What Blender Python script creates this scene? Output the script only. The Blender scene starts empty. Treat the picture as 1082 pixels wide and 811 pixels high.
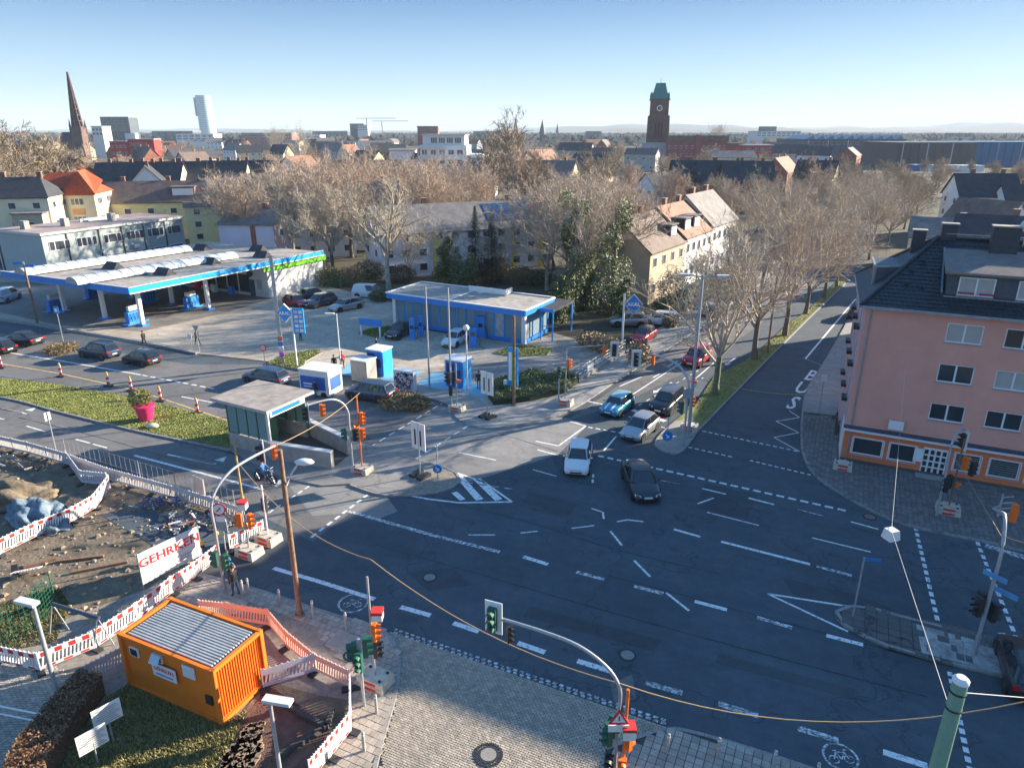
import bpy, bmesh, math, random
from mathutils import Vector, Matrix
random.seed(7)
S = bpy.context.scene
COL = S.collection
pi = math.pi
R = math.radians
# ---------------------------------------------------------------- camera
F_PX, HC = 745.0, 22.0
PITCH = math.atan(267.5 / F_PX)
cam = bpy.data.cameras.new('camera'); camo = bpy.data.objects.new('camera', cam); COL.objects.link(camo)
cam.sensor_width = 36; cam.lens = F_PX / 1082 * 36; cam.clip_end = 30000; cam.clip_start = 0.3
camo.location = (0, 0, HC); camo.rotation_euler = (pi / 2 - PITCH, 0, 0)
S.camera = camo
# ---------------------------------------------------------------- sky and sun
SUN_AZ, SUN_EL = 22.5, 17.5            # azimuth counted from +X towards +Y
W = bpy.data.worlds.new('World'); S.world = W; W.use_nodes = True
nt = W.node_tree; nt.nodes.clear()
sky = nt.nodes.new('ShaderNodeTexSky'); sky.sky_type = 'NISHITA'; sky.sun_disc = False
sky.sun_elevation = R(SUN_EL); sky.sun_rotation = R(90 - SUN_AZ)
sky.air_density = 1.0; sky.dust_density = 0.4; sky.ozone_density = 2.0; sky.altitude = 100
bg = nt.nodes.new('ShaderNodeBackground'); bg.inputs[1].default_value = 0.12
wo = nt.nodes.new('ShaderNodeOutputWorld')
tcw = nt.nodes.new('ShaderNodeTexCoord'); sxw = nt.nodes.new('ShaderNodeSeparateXYZ'); rmp = nt.nodes.new('ShaderNodeValToRGB'); bg2 = nt.nodes.new('ShaderNodeBackground'); mxw = nt.nodes.new('ShaderNodeMixShader')
for i_, (p_, c_) in enumerate(((0.0, (.23, .285, .315)), (.05, (.12, .20, .275)), (.15, (.019, .073, .17)), (.6, (.032, .105, .24)))):
    e_ = rmp.color_ramp.elements[i_] if i_ < 2 else rmp.color_ramp.elements.new(p_)
    e_.position = p_; e_.color = (*c_, 1)
nt.links.new(tcw.outputs['Generated'], sxw.inputs[0]); nt.links.new(sxw.outputs['Z'], rmp.inputs['Fac']); nt.links.new(rmp.outputs['Color'], bg2.inputs[0])
mxw.inputs[0].default_value = .88
nt.links.new(sky.outputs[0], bg.inputs[0]); nt.links.new(bg.outputs[0], mxw.inputs[1]); nt.links.new(bg2.outputs[0], mxw.inputs[2]); nt.links.new(mxw.outputs[0], wo.inputs[0])
sl = bpy.data.lights.new('sun', 'SUN'); so = bpy.data.objects.new('sun', sl); COL.objects.link(so)
sl.energy = 5.0; sl.angle = R(0.5); sl.color = (1.0, 0.87, 0.70)
sd = Vector((math.cos(R(SUN_AZ)) * math.cos(R(SUN_EL)), math.sin(R(SUN_AZ)) * math.cos(R(SUN_EL)), math.sin(R(SUN_EL))))
so.rotation_euler = sd.to_track_quat('Z', 'Y').to_euler()
S.view_settings.view_transform = 'Standard'; S.view_settings.look = 'None'
S.view_settings.exposure = 1.7; S.view_settings.gamma = 1
# ---------------------------------------------------------------- measuring: photo pixel -> place
def ray(px, py):
    u = (px - 541) / F_PX; v = -(py - 405.5) / F_PX
    return Vector((u, math.cos(PITCH) + v * math.sin(PITCH), -math.sin(PITCH) + v * math.cos(PITCH)))
def G(px, py, z=0.0):
    d = ray(px, py); t = (z - HC) / d.z
    return Vector((d.x * t, d.y * t, z))
def P3(px, py, Y):
    d = ray(px, py); t = Y / d.y
    return Vector((d.x * t, Y, HC + d.z * t))
def GL(pts, z=0.0): return [G(a, b, z) for a, b in pts]
A1 = R(-25.5); A2 = R(57)
E1 = Vector((math.cos(A1), math.sin(A1), 0)); E2 = Vector((math.cos(A2), math.sin(A2), 0))
# ---------------------------------------------------------------- materials
MATS = {}
def M(name, rgb, rough=0.75, var=0.12, scale=2.0, bump=0.0, metal=0.0, rgb2=None, world=True, spec=None, bscale=None, emit=None):
    if name in MATS: return MATS[name]
    m = bpy.data.materials.new(name); m.use_nodes = True; MATS[name] = m
    n = m.node_tree; b = n.nodes['Principled BSDF']
    b.inputs['Roughness'].default_value = rough; b.inputs['Metallic'].default_value = metal
    if spec is not None: b.inputs['Specular IOR Level'].default_value = spec
    if emit: b.inputs['Emission Color'].default_value = (*rgb, 1); b.inputs['Emission Strength'].default_value = emit
    if var > 0 or rgb2 or bump:
        if world: co = n.nodes.new('ShaderNodeNewGeometry').outputs['Position']
        else: co = n.nodes.new('ShaderNodeTexCoord').outputs['Object']
        no = n.nodes.new('ShaderNodeTexNoise'); no.inputs['Scale'].default_value = scale; no.inputs['Detail'].default_value = 6; no.inputs['Roughness'].default_value = 0.65
        n.links.new(co, no.inputs['Vector'])
        cr = n.nodes.new('ShaderNodeValToRGB'); cr.color_ramp.elements[0].position = 0.32; cr.color_ramp.elements[1].position = 0.7
        c2 = rgb2 if rgb2 else tuple(min(1, c * (1 + var)) for c in rgb)
        c1 = rgb if rgb2 else tuple(c * (1 - var) for c in rgb)
        cr.color_ramp.elements[0].color = (*c1, 1); cr.color_ramp.elements[1].color = (*c2, 1)
        n.links.new(no.outputs['Fac'], cr.inputs['Fac']); n.links.new(cr.outputs['Color'], b.inputs['Base Color'])
        if bump:
            n2 = n.nodes.new('ShaderNodeTexNoise'); n2.inputs['Scale'].default_value = bscale or scale * 8; n2.inputs['Detail'].default_value = 4
            n.links.new(co, n2.inputs['Vector'])
            bp = n.nodes.new('ShaderNodeBump'); bp.inputs['Strength'].default_value = bump; bp.inputs['Distance'].default_value = 0.05
            n.links.new(n2.outputs['Fac'], bp.inputs['Height']); n.links.new(bp.outputs['Normal'], b.inputs['Normal'])
    else: b.inputs['Base Color'].default_value = (*rgb, 1)
    return m
def asphalt(name, base, crack=0.5, patch=0.25, streak=(A1, 0.25)):
    """worn asphalt: fine grain, broad patches, tyre-polished streaks along the lane, tar-sealed cracks"""
    m = bpy.data.materials.new(name); m.use_nodes = True; MATS[name] = m
    n = m.node_tree; b = n.nodes['Principled BSDF']; L = n.links; N = n.nodes.new
    geo = N('ShaderNodeNewGeometry').outputs['Position']
    def noise(scale, detail=5, rough=0.6, vec=geo):
        q = N('ShaderNodeTexNoise'); q.inputs['Scale'].default_value = scale; q.inputs['Detail'].default_value = detail; q.inputs['Roughness'].default_value = rough
        L.new(vec, q.inputs['Vector']); return q.outputs['Fac']
    def mul(a, k, add=0.0):
        q = N('ShaderNodeMath'); q.operation = 'MULTIPLY_ADD'; L.new(a, q.inputs[0]); q.inputs[1].default_value = k; q.inputs[2].default_value = add; return q.outputs[0]
    def prod(a, c):
        q = N('ShaderNodeMath'); q.operation = 'MULTIPLY'; L.new(a, q.inputs[0]); L.new(c, q.inputs[1]); return q.outputs[0]
    mp = N('ShaderNodeMapping'); mp.vector_type = 'TEXTURE'; mp.inputs['Rotation'].default_value = (0, 0, streak[0]); mp.inputs['Scale'].default_value = (14, 1, 1)
    L.new(geo, mp.inputs['Vector'])
    st = mul(noise(0.9, 4, 0.6, mp.outputs[0]), streak[1] * 2, 1 - streak[1])
    br = mul(noise(0.13, 5, 0.7), patch * 2.4, 1 - patch * 1.2)
    fi = mul(noise(14, 3), 0.5, 0.75)
    mid = mul(noise(1.3, 7, 0.75), 0.9, 0.55)
    v = prod(prod(st, br), prod(fi, mid))
    vo = N('ShaderNodeTexVoronoi'); vo.feature = 'DISTANCE_TO_EDGE'; vo.inputs['Scale'].default_value = 0.11
    wv = N('ShaderNodeVectorMath'); wv.operation = 'ADD'
    nn = N('ShaderNodeTexNoise'); nn.inputs['Scale'].default_value = 0.5; nn.inputs['Detail'].default_value = 6; L.new(geo, nn.inputs['Vector'])
    sc = N('ShaderNodeVectorMath'); sc.operation = 'SCALE'; sc.inputs['Scale'].default_value = 5.0; L.new(nn.outputs['Color'], sc.inputs[0])
    L.new(geo, wv.inputs[0]); L.new(sc.outputs[0], wv.inputs[1]); L.new(wv.outputs[0], vo.inputs['Vector'])
    cr = N('ShaderNodeMapRange'); cr.inputs['From Min'].default_value = 0.003; cr.inputs['From Max'].default_value = 0.010
    cr.inputs['To Min'].default_value = 1 - crack; cr.inputs['To Max'].default_value = 1; L.new(vo.outputs['Distance'], cr.inputs['Value'])
    v = prod(v, cr.outputs[0])
    sp = N('ShaderNodeVectorMath'); sp.operation = 'SCALE'; sp.inputs[0].default_value = base; L.new(v, sp.inputs['Scale'])
    L.new(sp.outputs[0], b.inputs['Base Color'])
    b.inputs['Roughness'].default_value = 0.85
    bp = N('ShaderNodeBump'); bp.inputs['Strength'].default_value = 0.35; bp.inputs['Distance'].default_value = 0.02
    L.new(noise(30, 2), bp.inputs['Height']); L.new(bp.outputs['Normal'], b.inputs['Normal'])
    return m
# ---------------------------------------------------------------- mesh builder
def rotz(v, a):
    c, s = math.cos(a), math.sin(a); return Vector((v[0] * c - v[1] * s, v[0] * s + v[1] * c, v[2] if len(v) > 2 else 0))
class MB:
    def __init__(s): s.v = []; s.f = []; s.m = []; s.sm = []
    def add(s, vs, fs, mi=0, smooth=False):
        o = len(s.v); s.v += [tuple(v) for v in vs]
        for f in fs: s.f.append([i + o for i in f]); s.m.append(mi); s.sm.append(smooth)
        return s
    def box(s, c, d, rz=0, mi=0, taper=1.0):
        """c = centre of base, d = full size"""
        x, y, z = d[0] / 2, d[1] / 2, d[2]; t = taper
        vs = [(-x, -y, 0), (x, -y, 0), (x, y, 0), (-x, y, 0), (-x * t, -y * t, z), (x * t, -y * t, z), (x * t, y * t, z), (-x * t, y * t, z)]
        vs = [Vector(c) + rotz(Vector(v), rz) for v in vs]
        return s.add(vs, [(3, 2, 1, 0), (4, 5, 6, 7), (0, 1, 5, 4), (1, 2, 6, 5), (2, 3, 7, 6), (3, 0, 4, 7)], mi)
    def beam(s, a, b, w, h, mi=0):
        """box of width w, height h from a to b (height along z-ish)"""
        a = Vector(a); b = Vector(b); d = (b - a)
        if d.length < 1e-6: return s
        d.normalize(); up = Vector((0, 0, 1)) if abs(d.z) < .95 else Vector((0, 1, 0))
        sd_ = d.cross(up).normalized(); u2 = sd_.cross(d).normalized()
        vs = []
        for p in (a, b):
            for i, j in ((-1, -1), (1, -1), (1, 1), (-1, 1)): vs.append(p + sd_ * (i * w / 2) + u2 * (j * h / 2))
        return s.add(vs, [(3, 2, 1, 0), (4, 5, 6, 7), (0, 1, 5, 4), (1, 2, 6, 5), (2, 3, 7, 6), (3, 0, 4, 7)], mi)
    def tube(s, pts, r, n=8, mi=0, cap=True, smooth=True):
        pts = [Vector(p) for p in pts]; k = len(pts); rs = r if isinstance(r, (list, tuple)) else [r] * k
        vs = []; fs = []
        for i, p in enumerate(pts):
            d = (pts[min(i + 1, k - 1)] - pts[max(i - 1, 0)])
            if d.length < 1e-9: d = Vector((0, 0, 1))
            d.normalize(); up = Vector((0, 0, 1)) if abs(d.z) < .9 else Vector((1, 0, 0))
            a = d.cross(up).normalized(); b = d.cross(a).normalized()
            for j in range(n):
                t = 2 * pi * j / n; vs.append(p + (a * math.cos(t) + b * math.sin(t)) * rs[i])
        for i in range(k - 1):
            for j in range(n):
                j2 = (j + 1) % n; fs.append((i * n + j, i * n + j2, (i + 1) * n + j2, (i + 1) * n + j))
        s.add(vs, fs, mi, smooth)
        if cap and n > 2:
            s.add(vs[:n], [tuple(range(n))], mi); s.add(vs[-n:], [tuple(reversed(range(n)))], mi)
        return s
    def cyl(s, a, b, r, n=10, mi=0, r2=None): return s.tube([a, b], [r, r if r2 is None else r2], n, mi)
    def prism(s, poly, z0, z1, mi=0, mside=None):
        """poly: list of xy; extruded"""
        n = len(poly); ar = sum(poly[i][0] * poly[(i + 1) % n][1] - poly[(i + 1) % n][0] * poly[i][1] for i in range(n))
        if ar < 0: poly = list(reversed(poly))
        vs = [(p[0], p[1], z0) for p in poly] + [(p[0], p[1], z1) for p in poly]
        s.add(vs, [tuple(range(n, 2 * n))], mi)
        s.add(vs, [(i, (i + 1) % n, (i + 1) % n + n, i + n) for i in range(n)], mi if mside is None else mside)
        s.add(vs, [tuple(reversed(range(n)))], mi if mside is None else mside)
        return s
    def flat(s, poly, z, mi=0):
        n = len(poly); ar = sum(poly[i][0] * poly[(i + 1) % n][1] - poly[(i + 1) % n][0] * poly[i][1] for i in range(n))
        if ar < 0: poly = list(reversed(poly))
        return s.add([(p[0], p[1], z) for p in poly], [tuple(range(n))], mi)
    def quad(s, a, b, c, d, mi=0): return s.add([a, b, c, d], [(0, 1, 2, 3)], mi)
    def disc(s, c, nrm, r, n=14, mi=0, th=0.02):
        c = Vector(c); nrm = Vector(nrm).normalized(); return s.tube([c - nrm * th / 2, c + nrm * th / 2], r, n, mi, True, False)
    def sphere(s, c, r, n=8, m=6, mi=0, sc=(1, 1, 1)):
        vs = []; fs = []
        for i in range(m + 1):
            t = pi * i / m
            for j in range(n):
                p = 2 * pi * j / n; vs.append((c[0] + r * sc[0] * math.sin(t) * math.cos(p), c[1] + r * sc[1] * math.sin(t) * math.sin(p), c[2] + r * sc[2] * math.cos(t)))
        for i in range(m):
            for j in range(n): fs.append((i * n + j, (i + 1) * n + j, (i + 1) * n + (j + 1) % n, i * n + (j + 1) % n))
        return s.add(vs, fs, mi, True)
    def mesh(s, name, mats):
        me = bpy.data.meshes.new(name); me.from_pydata(s.v, [], s.f)
        for m in (mats if isinstance(mats, (list, tuple)) else [mats]): me.materials.append(m)
        if me.polygons:
            me.polygons.foreach_set('material_index', s.m); me.polygons.foreach_set('use_smooth', s.sm)
        me.update(); return me
    def build(s, name, mats, parent=None, **kw): return put(name, s.mesh(name, mats), parent, **kw)
CHD = {}
def put(name, me, parent=None, loc=None, rz=None, kind=None, label=None, cat=None, group=None, rot=None, sc=None):
    o = bpy.data.objects.new(name, me); COL.objects.link(o)
    if parent is not None: o.parent = parent; CHD.setdefault(parent.name, []).append(o)
    if loc is not None: o.location = loc
    if rz is not None: o.rotation_euler = (0, 0, rz)
    if rot is not None: o.rotation_euler = rot
    if sc is not None: o.scale = sc
    if kind: o['kind'] = kind
    if label: o['label'] = label
    if cat: o['category'] = cat
    if group: o['group'] = group
    return o
def T(name, label, cat, loc=(0, 0, 0), rz=0, group=None):
    return put(name, None, None, loc=loc, rz=rz, label=label, cat=cat, group=group)
def copy_tree(o, parent=None, label=None, loc=None, rz=None, sc=None):
    c = o.copy(); COL.objects.link(c); c.parent = parent
    if parent is not None: CHD.setdefault(parent.name, []).append(c)
    if label: c['label'] = label
    if loc is not None: c.location = loc
    if rz is not None: c.rotation_euler = (0, 0, rz)
    if sc is not None: c.scale = sc
    for ch in KIDS(o): copy_tree(ch, c)
    return c
def KIDS(o): return list(CHD.get(o.name, []))
def baked(ob, name):
    dg = bpy.context.evaluated_depsgraph_get(); dg.update()
    me = bpy.data.meshes.new_from_object(ob.evaluated_get(dg)); me.name = name; return me
_TX = {}
def text_mesh(txt, size, mat, depth=0.004, bold=0.0):
    k = (txt, size, mat.name)
    if k in _TX: return _TX[k]
    c = bpy.data.curves.new('text', 'FONT'); c.body = txt; c.size = size; c.align_x = 'CENTER'; c.align_y = 'CENTER'; c.extrude = depth; c.offset = bold
    c.resolution_u = 2
    o = bpy.data.objects.new('text', c); COL.objects.link(o)
    me = baked(o, 'lettering'); bpy.data.objects.remove(o); me.materials.clear(); me.materials.append(mat); _TX[k] = me
    return me
def lettering(txt, size, mat, parent, loc, facing, bold=0.0, sx=1.0, up=None):
    """lettering standing upright; facing = local azimuth its front looks to"""
    o = put('lettering', text_mesh(txt, size, mat, bold=bold), parent, loc=loc)
    o.rotation_euler = (pi / 2, 0, facing + pi / 2); o.scale = (sx, 1, 1)
    return o
def inside(p, poly):
    c = False; n = len(poly); x, y = p[0], p[1]
    for i in range(n):
        a = poly[i]; b = poly[i - 1]
        if (a[1] > y) != (b[1] > y) and x < (b[0] - a[0]) * (y - a[1]) / (b[1] - a[1] + 1e-12) + a[0]: c = not c
    return c
def arc(pts, n=6):
    """Catmull-Rom smoothing of an open pixel polyline"""
    out = []; k = len(pts)
    for i in range(k - 1):
        p0 = pts[max(i - 1, 0)]; p1 = pts[i]; p2 = pts[i + 1]; p3 = pts[min(i + 2, k - 1)]
        for j in range(n):
            t = j / n; out.append(tuple(0.5 * ((2 * p1[q]) + (-p0[q] + p2[q]) * t + (2 * p0[q] - 5 * p1[q] + 4 * p2[q] - p3[q]) * t * t + (-p0[q] + 3 * p1[q] - 3 * p2[q] + p3[q]) * t ** 3) for q in range(2)))
    out.append(tuple(pts[-1][:2])); return out
# ================================================================= GROUND, ROADS, PAVEMENTS
m_ground = M('m_ground', (0.05, 0.05, 0.03), .95, rgb2=(0.10, 0.085, 0.055), scale=0.05, bump=.3)
m_asph = asphalt('m_asphalt', (0.068, 0.087, 0.102), .3, .5)
m_asph_pale = asphalt('m_asphalt_pale', (0.15, 0.145, 0.14), .3, .5)  # brightness of the sunlit lanes is painted into this paler tone
m_asph_old2 = asphalt('m_asphalt_patch', (0.058, 0.067, 0.075), .2, .4)
m_conc_road = asphalt('m_concrete_road', (0.235, 0.225, 0.21), .3, .4)
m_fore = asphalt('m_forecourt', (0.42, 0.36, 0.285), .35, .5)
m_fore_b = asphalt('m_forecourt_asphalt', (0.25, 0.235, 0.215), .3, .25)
m_kerb = M('m_kerb', (0.28, 0.27, 0.25), .8, .25, 3, .2)
m_joint = M('m_joint', (0.07, 0.068, 0.06), .95, .3, 6)
m_soil = M('m_soil', (0.085, 0.065, 0.045), .95, scale=.6, rgb2=(0.24, 0.19, 0.13), bump=1.0, bscale=5)
m_grass_base = M('m_turf', (0.15, 0.17, 0.045), .95, scale=.8, rgb2=(0.30, 0.29, 0.10), bump=.8, bscale=14)
def wearpaint(name, rgb, wear=.35, base=(.12, .125, .13)):
    m = bpy.data.materials.new(name); m.use_nodes = True; n = m.node_tree; b = n.nodes['Principled BSDF']; MATS[name] = m
    g = n.nodes.new('ShaderNodeNewGeometry'); no = n.nodes.new('ShaderNodeTexNoise'); no.inputs['Scale'].default_value = 5; no.inputs['Detail'].default_value = 8; no.inputs['Roughness'].default_value = .75
    n.links.new(g.outputs['Position'], no.inputs['Vector']); r = n.nodes.new('ShaderNodeValToRGB')
    r.color_ramp.elements[0].position = wear; r.color_ramp.elements[1].position = wear + .12
    r.color_ramp.elements[0].color = (*base, 1); r.color_ramp.elements[1].color = (*rgb, 1)
    n.links.new(no.outputs['Fac'], r.inputs['Fac']); n.links.new(r.outputs['Color'], b.inputs['Base Color']); b.inputs['Roughness'].default_value = .7
    return m
m_paint = wearpaint('m_road_paint', (0.80, 0.80, 0.78), .36)
m_paint2 = wearpaint('m_road_paint_worn', (0.75, 0.75, 0.73), .45)
m_yellow = wearpaint('m_road_paint_yellow', (0.75, 0.50, 0.12), .38)
m_bluepaint = wearpaint('m_bay_paint', (0.20, 0.46, 0.60), .34, (.33, .38, .38))

g = MB(); g.flat([(-9000, -300), (9000, -300), (9000, 14000), (-9000, 14000)], -0.03); g.build('ground', m_ground, kind='structure')
# the carriageways as one sheet of asphalt: junction, main road and side street
road_px = [(-420, 330), (-150, 345), (0, 337), (209, 373), (300, 372), (400, 388), (480, 424), (600, 430), (735, 350), (850, 255), (872, 236), (915, 236), (912, 300), (890, 350), (1020, 520), (1500, 640), (1800, 800), (1500, 1200), (700, 1200), (640, 830), (395, 830), (200, 620), (-40, 540), (-420, 470)]
r_ = MB(); r_.flat(GL(road_px), 0.0); road = r_.build('road', m_asph, kind='structure')
def patch(px, mat, z, name='road_patch', parent=road):
    p = MB(); p.flat(GL(px), z); return p.build(name, mat, parent)
# paler asphalt, sunlight on the lanes put into its colour, and concrete
patch([(-420, 345), (-150, 353), (0, 352), (200, 385), (300, 385), (400, 402), (470, 428), (560, 452), (600, 445), (600, 470), (480, 500), (300, 470), (240, 445), (150, 420), (0, 397), (-420, 380)], m_asph_pale, .006)
patch([(-420, 420), (0, 420), (60, 436), (150, 458), (245, 480), (310, 500), (395, 522), (330, 572), (282, 548), (250, 530), (120, 492), (0, 462), (-420, 440)], m_asph_pale, .006)
patch([(385, 474), (470, 430), (602, 442), (620, 450), (590, 480), (500, 508), (440, 520)], m_conc_road, .009)
patch([(300, 506), (372, 512), (405, 519), (420, 540), (400, 548), (372, 541), (330, 545)], m_conc_road, .009)
patch([(598, 445), (735, 352), (800, 300), (858, 262), (862, 300), (850, 306), (790, 352), (742, 384), (663, 424)], m_asph_pale, .006)
patch([(150, 560), (105, 520), (190, 545), (300, 590), (270, 600), (215, 612)], m_asph_old2, .006)
patch([(645, 722), (668, 712), (672, 738), (650, 745)], m_asph_pale, .006)
patch([(745, 510), (800, 523), (790, 548), (735, 536)], m_asph_old2, .006)
patch([(430, 604), (478, 600), (500, 618), (452, 624)], m_asph_old2, .004)
patch([(560, 640), (700, 676), (690, 688), (552, 651)], m_asph_old2, .004)
patch([(560, 520), (610, 532), (600, 548), (548, 535)], m_asph_old2, .004)
patch([(760, 690), (905, 728), (900, 738), (755, 700)], m_asph_old2, .004)
patch([(826, 610), (905, 628), (960, 650), (900, 640), (840, 632)], m_asph_old2, .006)

def slab(name, px, z, mat, side=None, z0=-0.02, **kw):
    p = MB(); p.prism([tuple(v)[:2] for v in GL(px)], z0, z, 0, 1); return p.build(name, [mat, side or m_kerb], kind='structure', **kw)
KST = {}
def kerb(name, pts, w=.16, z=.125, stone=1.0, maxn=300, smooth=True, dark=None):
    """kerbstones laid end to end along a pixel polyline"""
    line = [G(a, b) for a, b in (arc(pts, 6) if smooth else pts)]
    root = put(name, None, kind='structure'); root.location = (0, 0, 0)
    me = KST.get((w, z, stone))
    if not me:
        q = MB(); L = stone - .02; q.box((0, 0, -.02), (L, w, z + .02)); q.v = [(a, b, c) for a, b, c in q.v]; me = q.mesh('kerb_stone', dark or m_kerb); KST[(w, z, stone)] = me
    i = 0; pos = 0.0; acc = []
    ds = [(line[k + 1] - line[k]).length for k in range(len(line) - 1)]
    tot = sum(ds); n = max(1, int(tot / stone))
    def at(s):
        for k, d in enumerate(ds):
            if s <= d or k == len(ds) - 1: return line[k].lerp(line[k + 1], min(1, s / max(d, 1e-6)))
            s -= d
    for k in range(min(n, maxn)):
        a = at(k * tot / n); b = at((k + 1) * tot / n); c = (a + b) / 2; d = b - a
        put('kerb_stone', me, root, loc=(c.x, c.y, random.uniform(-.006, .006)), rz=math.atan2(d.y, d.x), sc=(d.length / stone, 1, 1))
    return root
# ---- pavements
m_pave_far = asphalt('m_pavement', (0.30, 0.285, 0.26), .25, .2)
m_slab = [M('m_slab%d' % i, c, .85, .18, 3, .25) for i, c in enumerate([(0.36, 0.31, 0.255), (0.41, 0.36, 0.30), (0.31, 0.27, 0.23)])]
m_brick = [M('m_paver%d' % i, c, .85, .2, 3, .25) for i, c in enumerate([(0.42, 0.36, 0.285), (0.37, 0.32, 0.255), (0.47, 0.41, 0.33)])]
m_slabd = [M('m_slabdark%d' % i, c, .85, .18, 3, .25) for i, c in enumerate([(0.17, 0.16, 0.155), (0.20, 0.19, 0.18), (0.145, 0.14, 0.135)])]
def pavers(name, px, zb, mats, bw, bh, ang, parent, bond=.5, gap=.018, raise_=.012, holes=()):
    """paving laid piece by piece in running bond, clipped to a polygon"""
    poly = [tuple(v)[:2] for v in GL(px)]; hol = [[tuple(v)[:2] for v in GL(h)] for h in holes]
    cx = sum(p[0] for p in poly) / len(poly); cy = sum(p[1] for p in poly) / len(poly)
    c, s = math.cos(ang), math.sin(ang)
    loc = [((x - cx) * c + (y - cy) * s, -(x - cx) * s + (y - cy) * c) for x, y in poly]
    x0 = min(p[0] for p in loc); x1 = max(p[0] for p in loc); y0 = min(p[1] for p in loc); y1 = max(p[1] for p in loc)
    q = MB(); nrow = int((y1 - y0) / bh) + 1; ncol = int((x1 - x0) / bw) + 2
    for r in range(nrow):
        for k in range(ncol):
            lx = x0 + (k + (bond * (r % 2))) * bw; ly = y0 + (r + .5) * bh
            w = (cx + lx * c - ly * s, cy + lx * s + ly * c)
            if not inside(w, poly) or any(inside(w, h) for h in hol): continue
            if w[1] < 12: continue
            hz = random.uniform(0, raise_); a = bw / 2 - gap / 2; b = bh / 2 - gap / 2; tl = random.uniform(-.006, .006)
            vs = []
            for z, e in ((zb - .01, 0), (zb + .012 + hz, .006)):
                for i, j in ((-1, -1), (1, -1), (1, 1), (-1, 1)):
                    px_, py_ = lx + i * (a - e), ly + j * (b - e); vs.append((cx + px_ * c - py_ * s, cy + px_ * s + py_ * c, z + (tl * i if z > zb else 0)))
            q.add(vs, [(4, 5, 6, 7), (0, 1, 5, 4), (1, 2, 6, 5), (2, 3, 7, 6), (3, 0, 4, 7)], random.choice((0, 0, 1, 1, 2)))
    o = q.build(name, mats, parent); o['kind'] = 'stuff'; return o
# foreground pavement with slabs (bottom left)
kerb_near = [(205, 606), (250, 618), (290, 630), (350, 650), (398, 664), (412, 674), (420, 690), (422, 710), (415, 745), (403, 785), (392, 830)]
sw = [(-160, 560), (-20, 690), (150, 625), (205, 606)] + arc(kerb_near[1:], 4) + [(300, 1000), (-300, 1000), (-400, 700)]
near_pave = slab('pavement', sw, .10, M('m_pave_base', (.25, .22, .185), .95, .3, 4, .4))
slab_px = [(205, 608)] + arc(kerb_near[1:], 4) + [(392, 850), (330, 850), (330, 811), (372, 740), (372, 715), (330, 660), (262, 640), (230, 640), (150, 672), (150, 640)]
pavers('paving_slab', slab_px, .11, m_slab, .32, .32, A1, near_pave, .5)
dark_pave_px = [(-20, 700), (60, 706), (88, 728), (20, 811), (-10, 850), (-60, 850), (-60, 760)]
pavers('paving_slab', dark_pave_px, .11, m_slab, .22, .12, A1 + .5, near_pave, .5)
kerb('kerb', kerb_near)
# brick bay
bay = [(412, 668), (560, 718), (700, 766), (706, 772), (642, 790), (642, 860), (395, 860), (405, 790), (417, 745), (423, 712), (421, 690)]
bayo = slab('paver_bay', bay, .02, m_joint)
def ring(cx, cy, rr, n=18):
    c = G(cx, cy); return c, [(c.x + rr * math.cos(2 * pi * i / n), c.y + rr * math.sin(2 * pi * i / n)) for i in range(n)]
pavers('paver', bay, .025, m_brick, .20, .10, A1, bayo, .5, .016, .006)
# right foreground pavement with bollards
rp = [(640, 792), (706, 770), (760, 783), (850, 812), (900, 832), (1100, 900), (1000, 1100), (600, 1100)]
rpo = slab('pavement', rp, .10, m_joint)
pavers('paving_slab', [(640, 800), (706, 772), (760, 785), (850, 814), (870, 840), (640, 840)], .11, m_slab, .32, .32, A1, rpo, 0)
kerb('kerb', [(640, 792), (706, 769), (760, 782), (850, 811), (900, 830)], smooth=False)
# pavement round the pink building
kr = [(915, 300), (893, 345), (868, 388), (853, 412), (848, 436), (847, 462), (849, 482), (860, 502), (880, 517), (905, 532), (940, 549), (975, 560), (1010, 567), (1046, 574), (1082, 583), (1180, 606), (1400, 668)]
pk = arc(kr, 4) + [(1500, 600), (1100, 500), (950, 420), (940, 300)]
pinkpave = slab('pavement', pk, .10, m_joint)
pavers('paving_slab', arc(kr[4:15], 4) + [(1100, 560), (1100, 505), (885, 470), (880, 440), (858, 440)], .11, m_slabd, .30, .30, A1, pinkpave, 0)
pvu = MB(); pvu.flat(GL(arc(kr[:5], 4) + [(882, 440), (905, 400), (930, 330), (930, 300)]), .108); pvu.build('pavement_surface', m_pave_far, pinkpave)
kerb('kerb', kr)
# far corner pavement by the filling station
kf = [(400, 404), (440, 417), (474, 428), (482, 441), (497, 450), (520, 453), (550, 449), (600, 435), (648, 405), (690, 378), (735, 350), (790, 312), (838, 276)]
cp = arc(kf, 3) + [(820, 276), (770, 305), (700, 345), (672, 362), (650, 380), (612, 402), (588, 418), (555, 426), (515, 430), (505, 421), (470, 415), (440, 406)]
slab('pavement', cp, .12, m_pave_far); kerb('kerb', kf)
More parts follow.
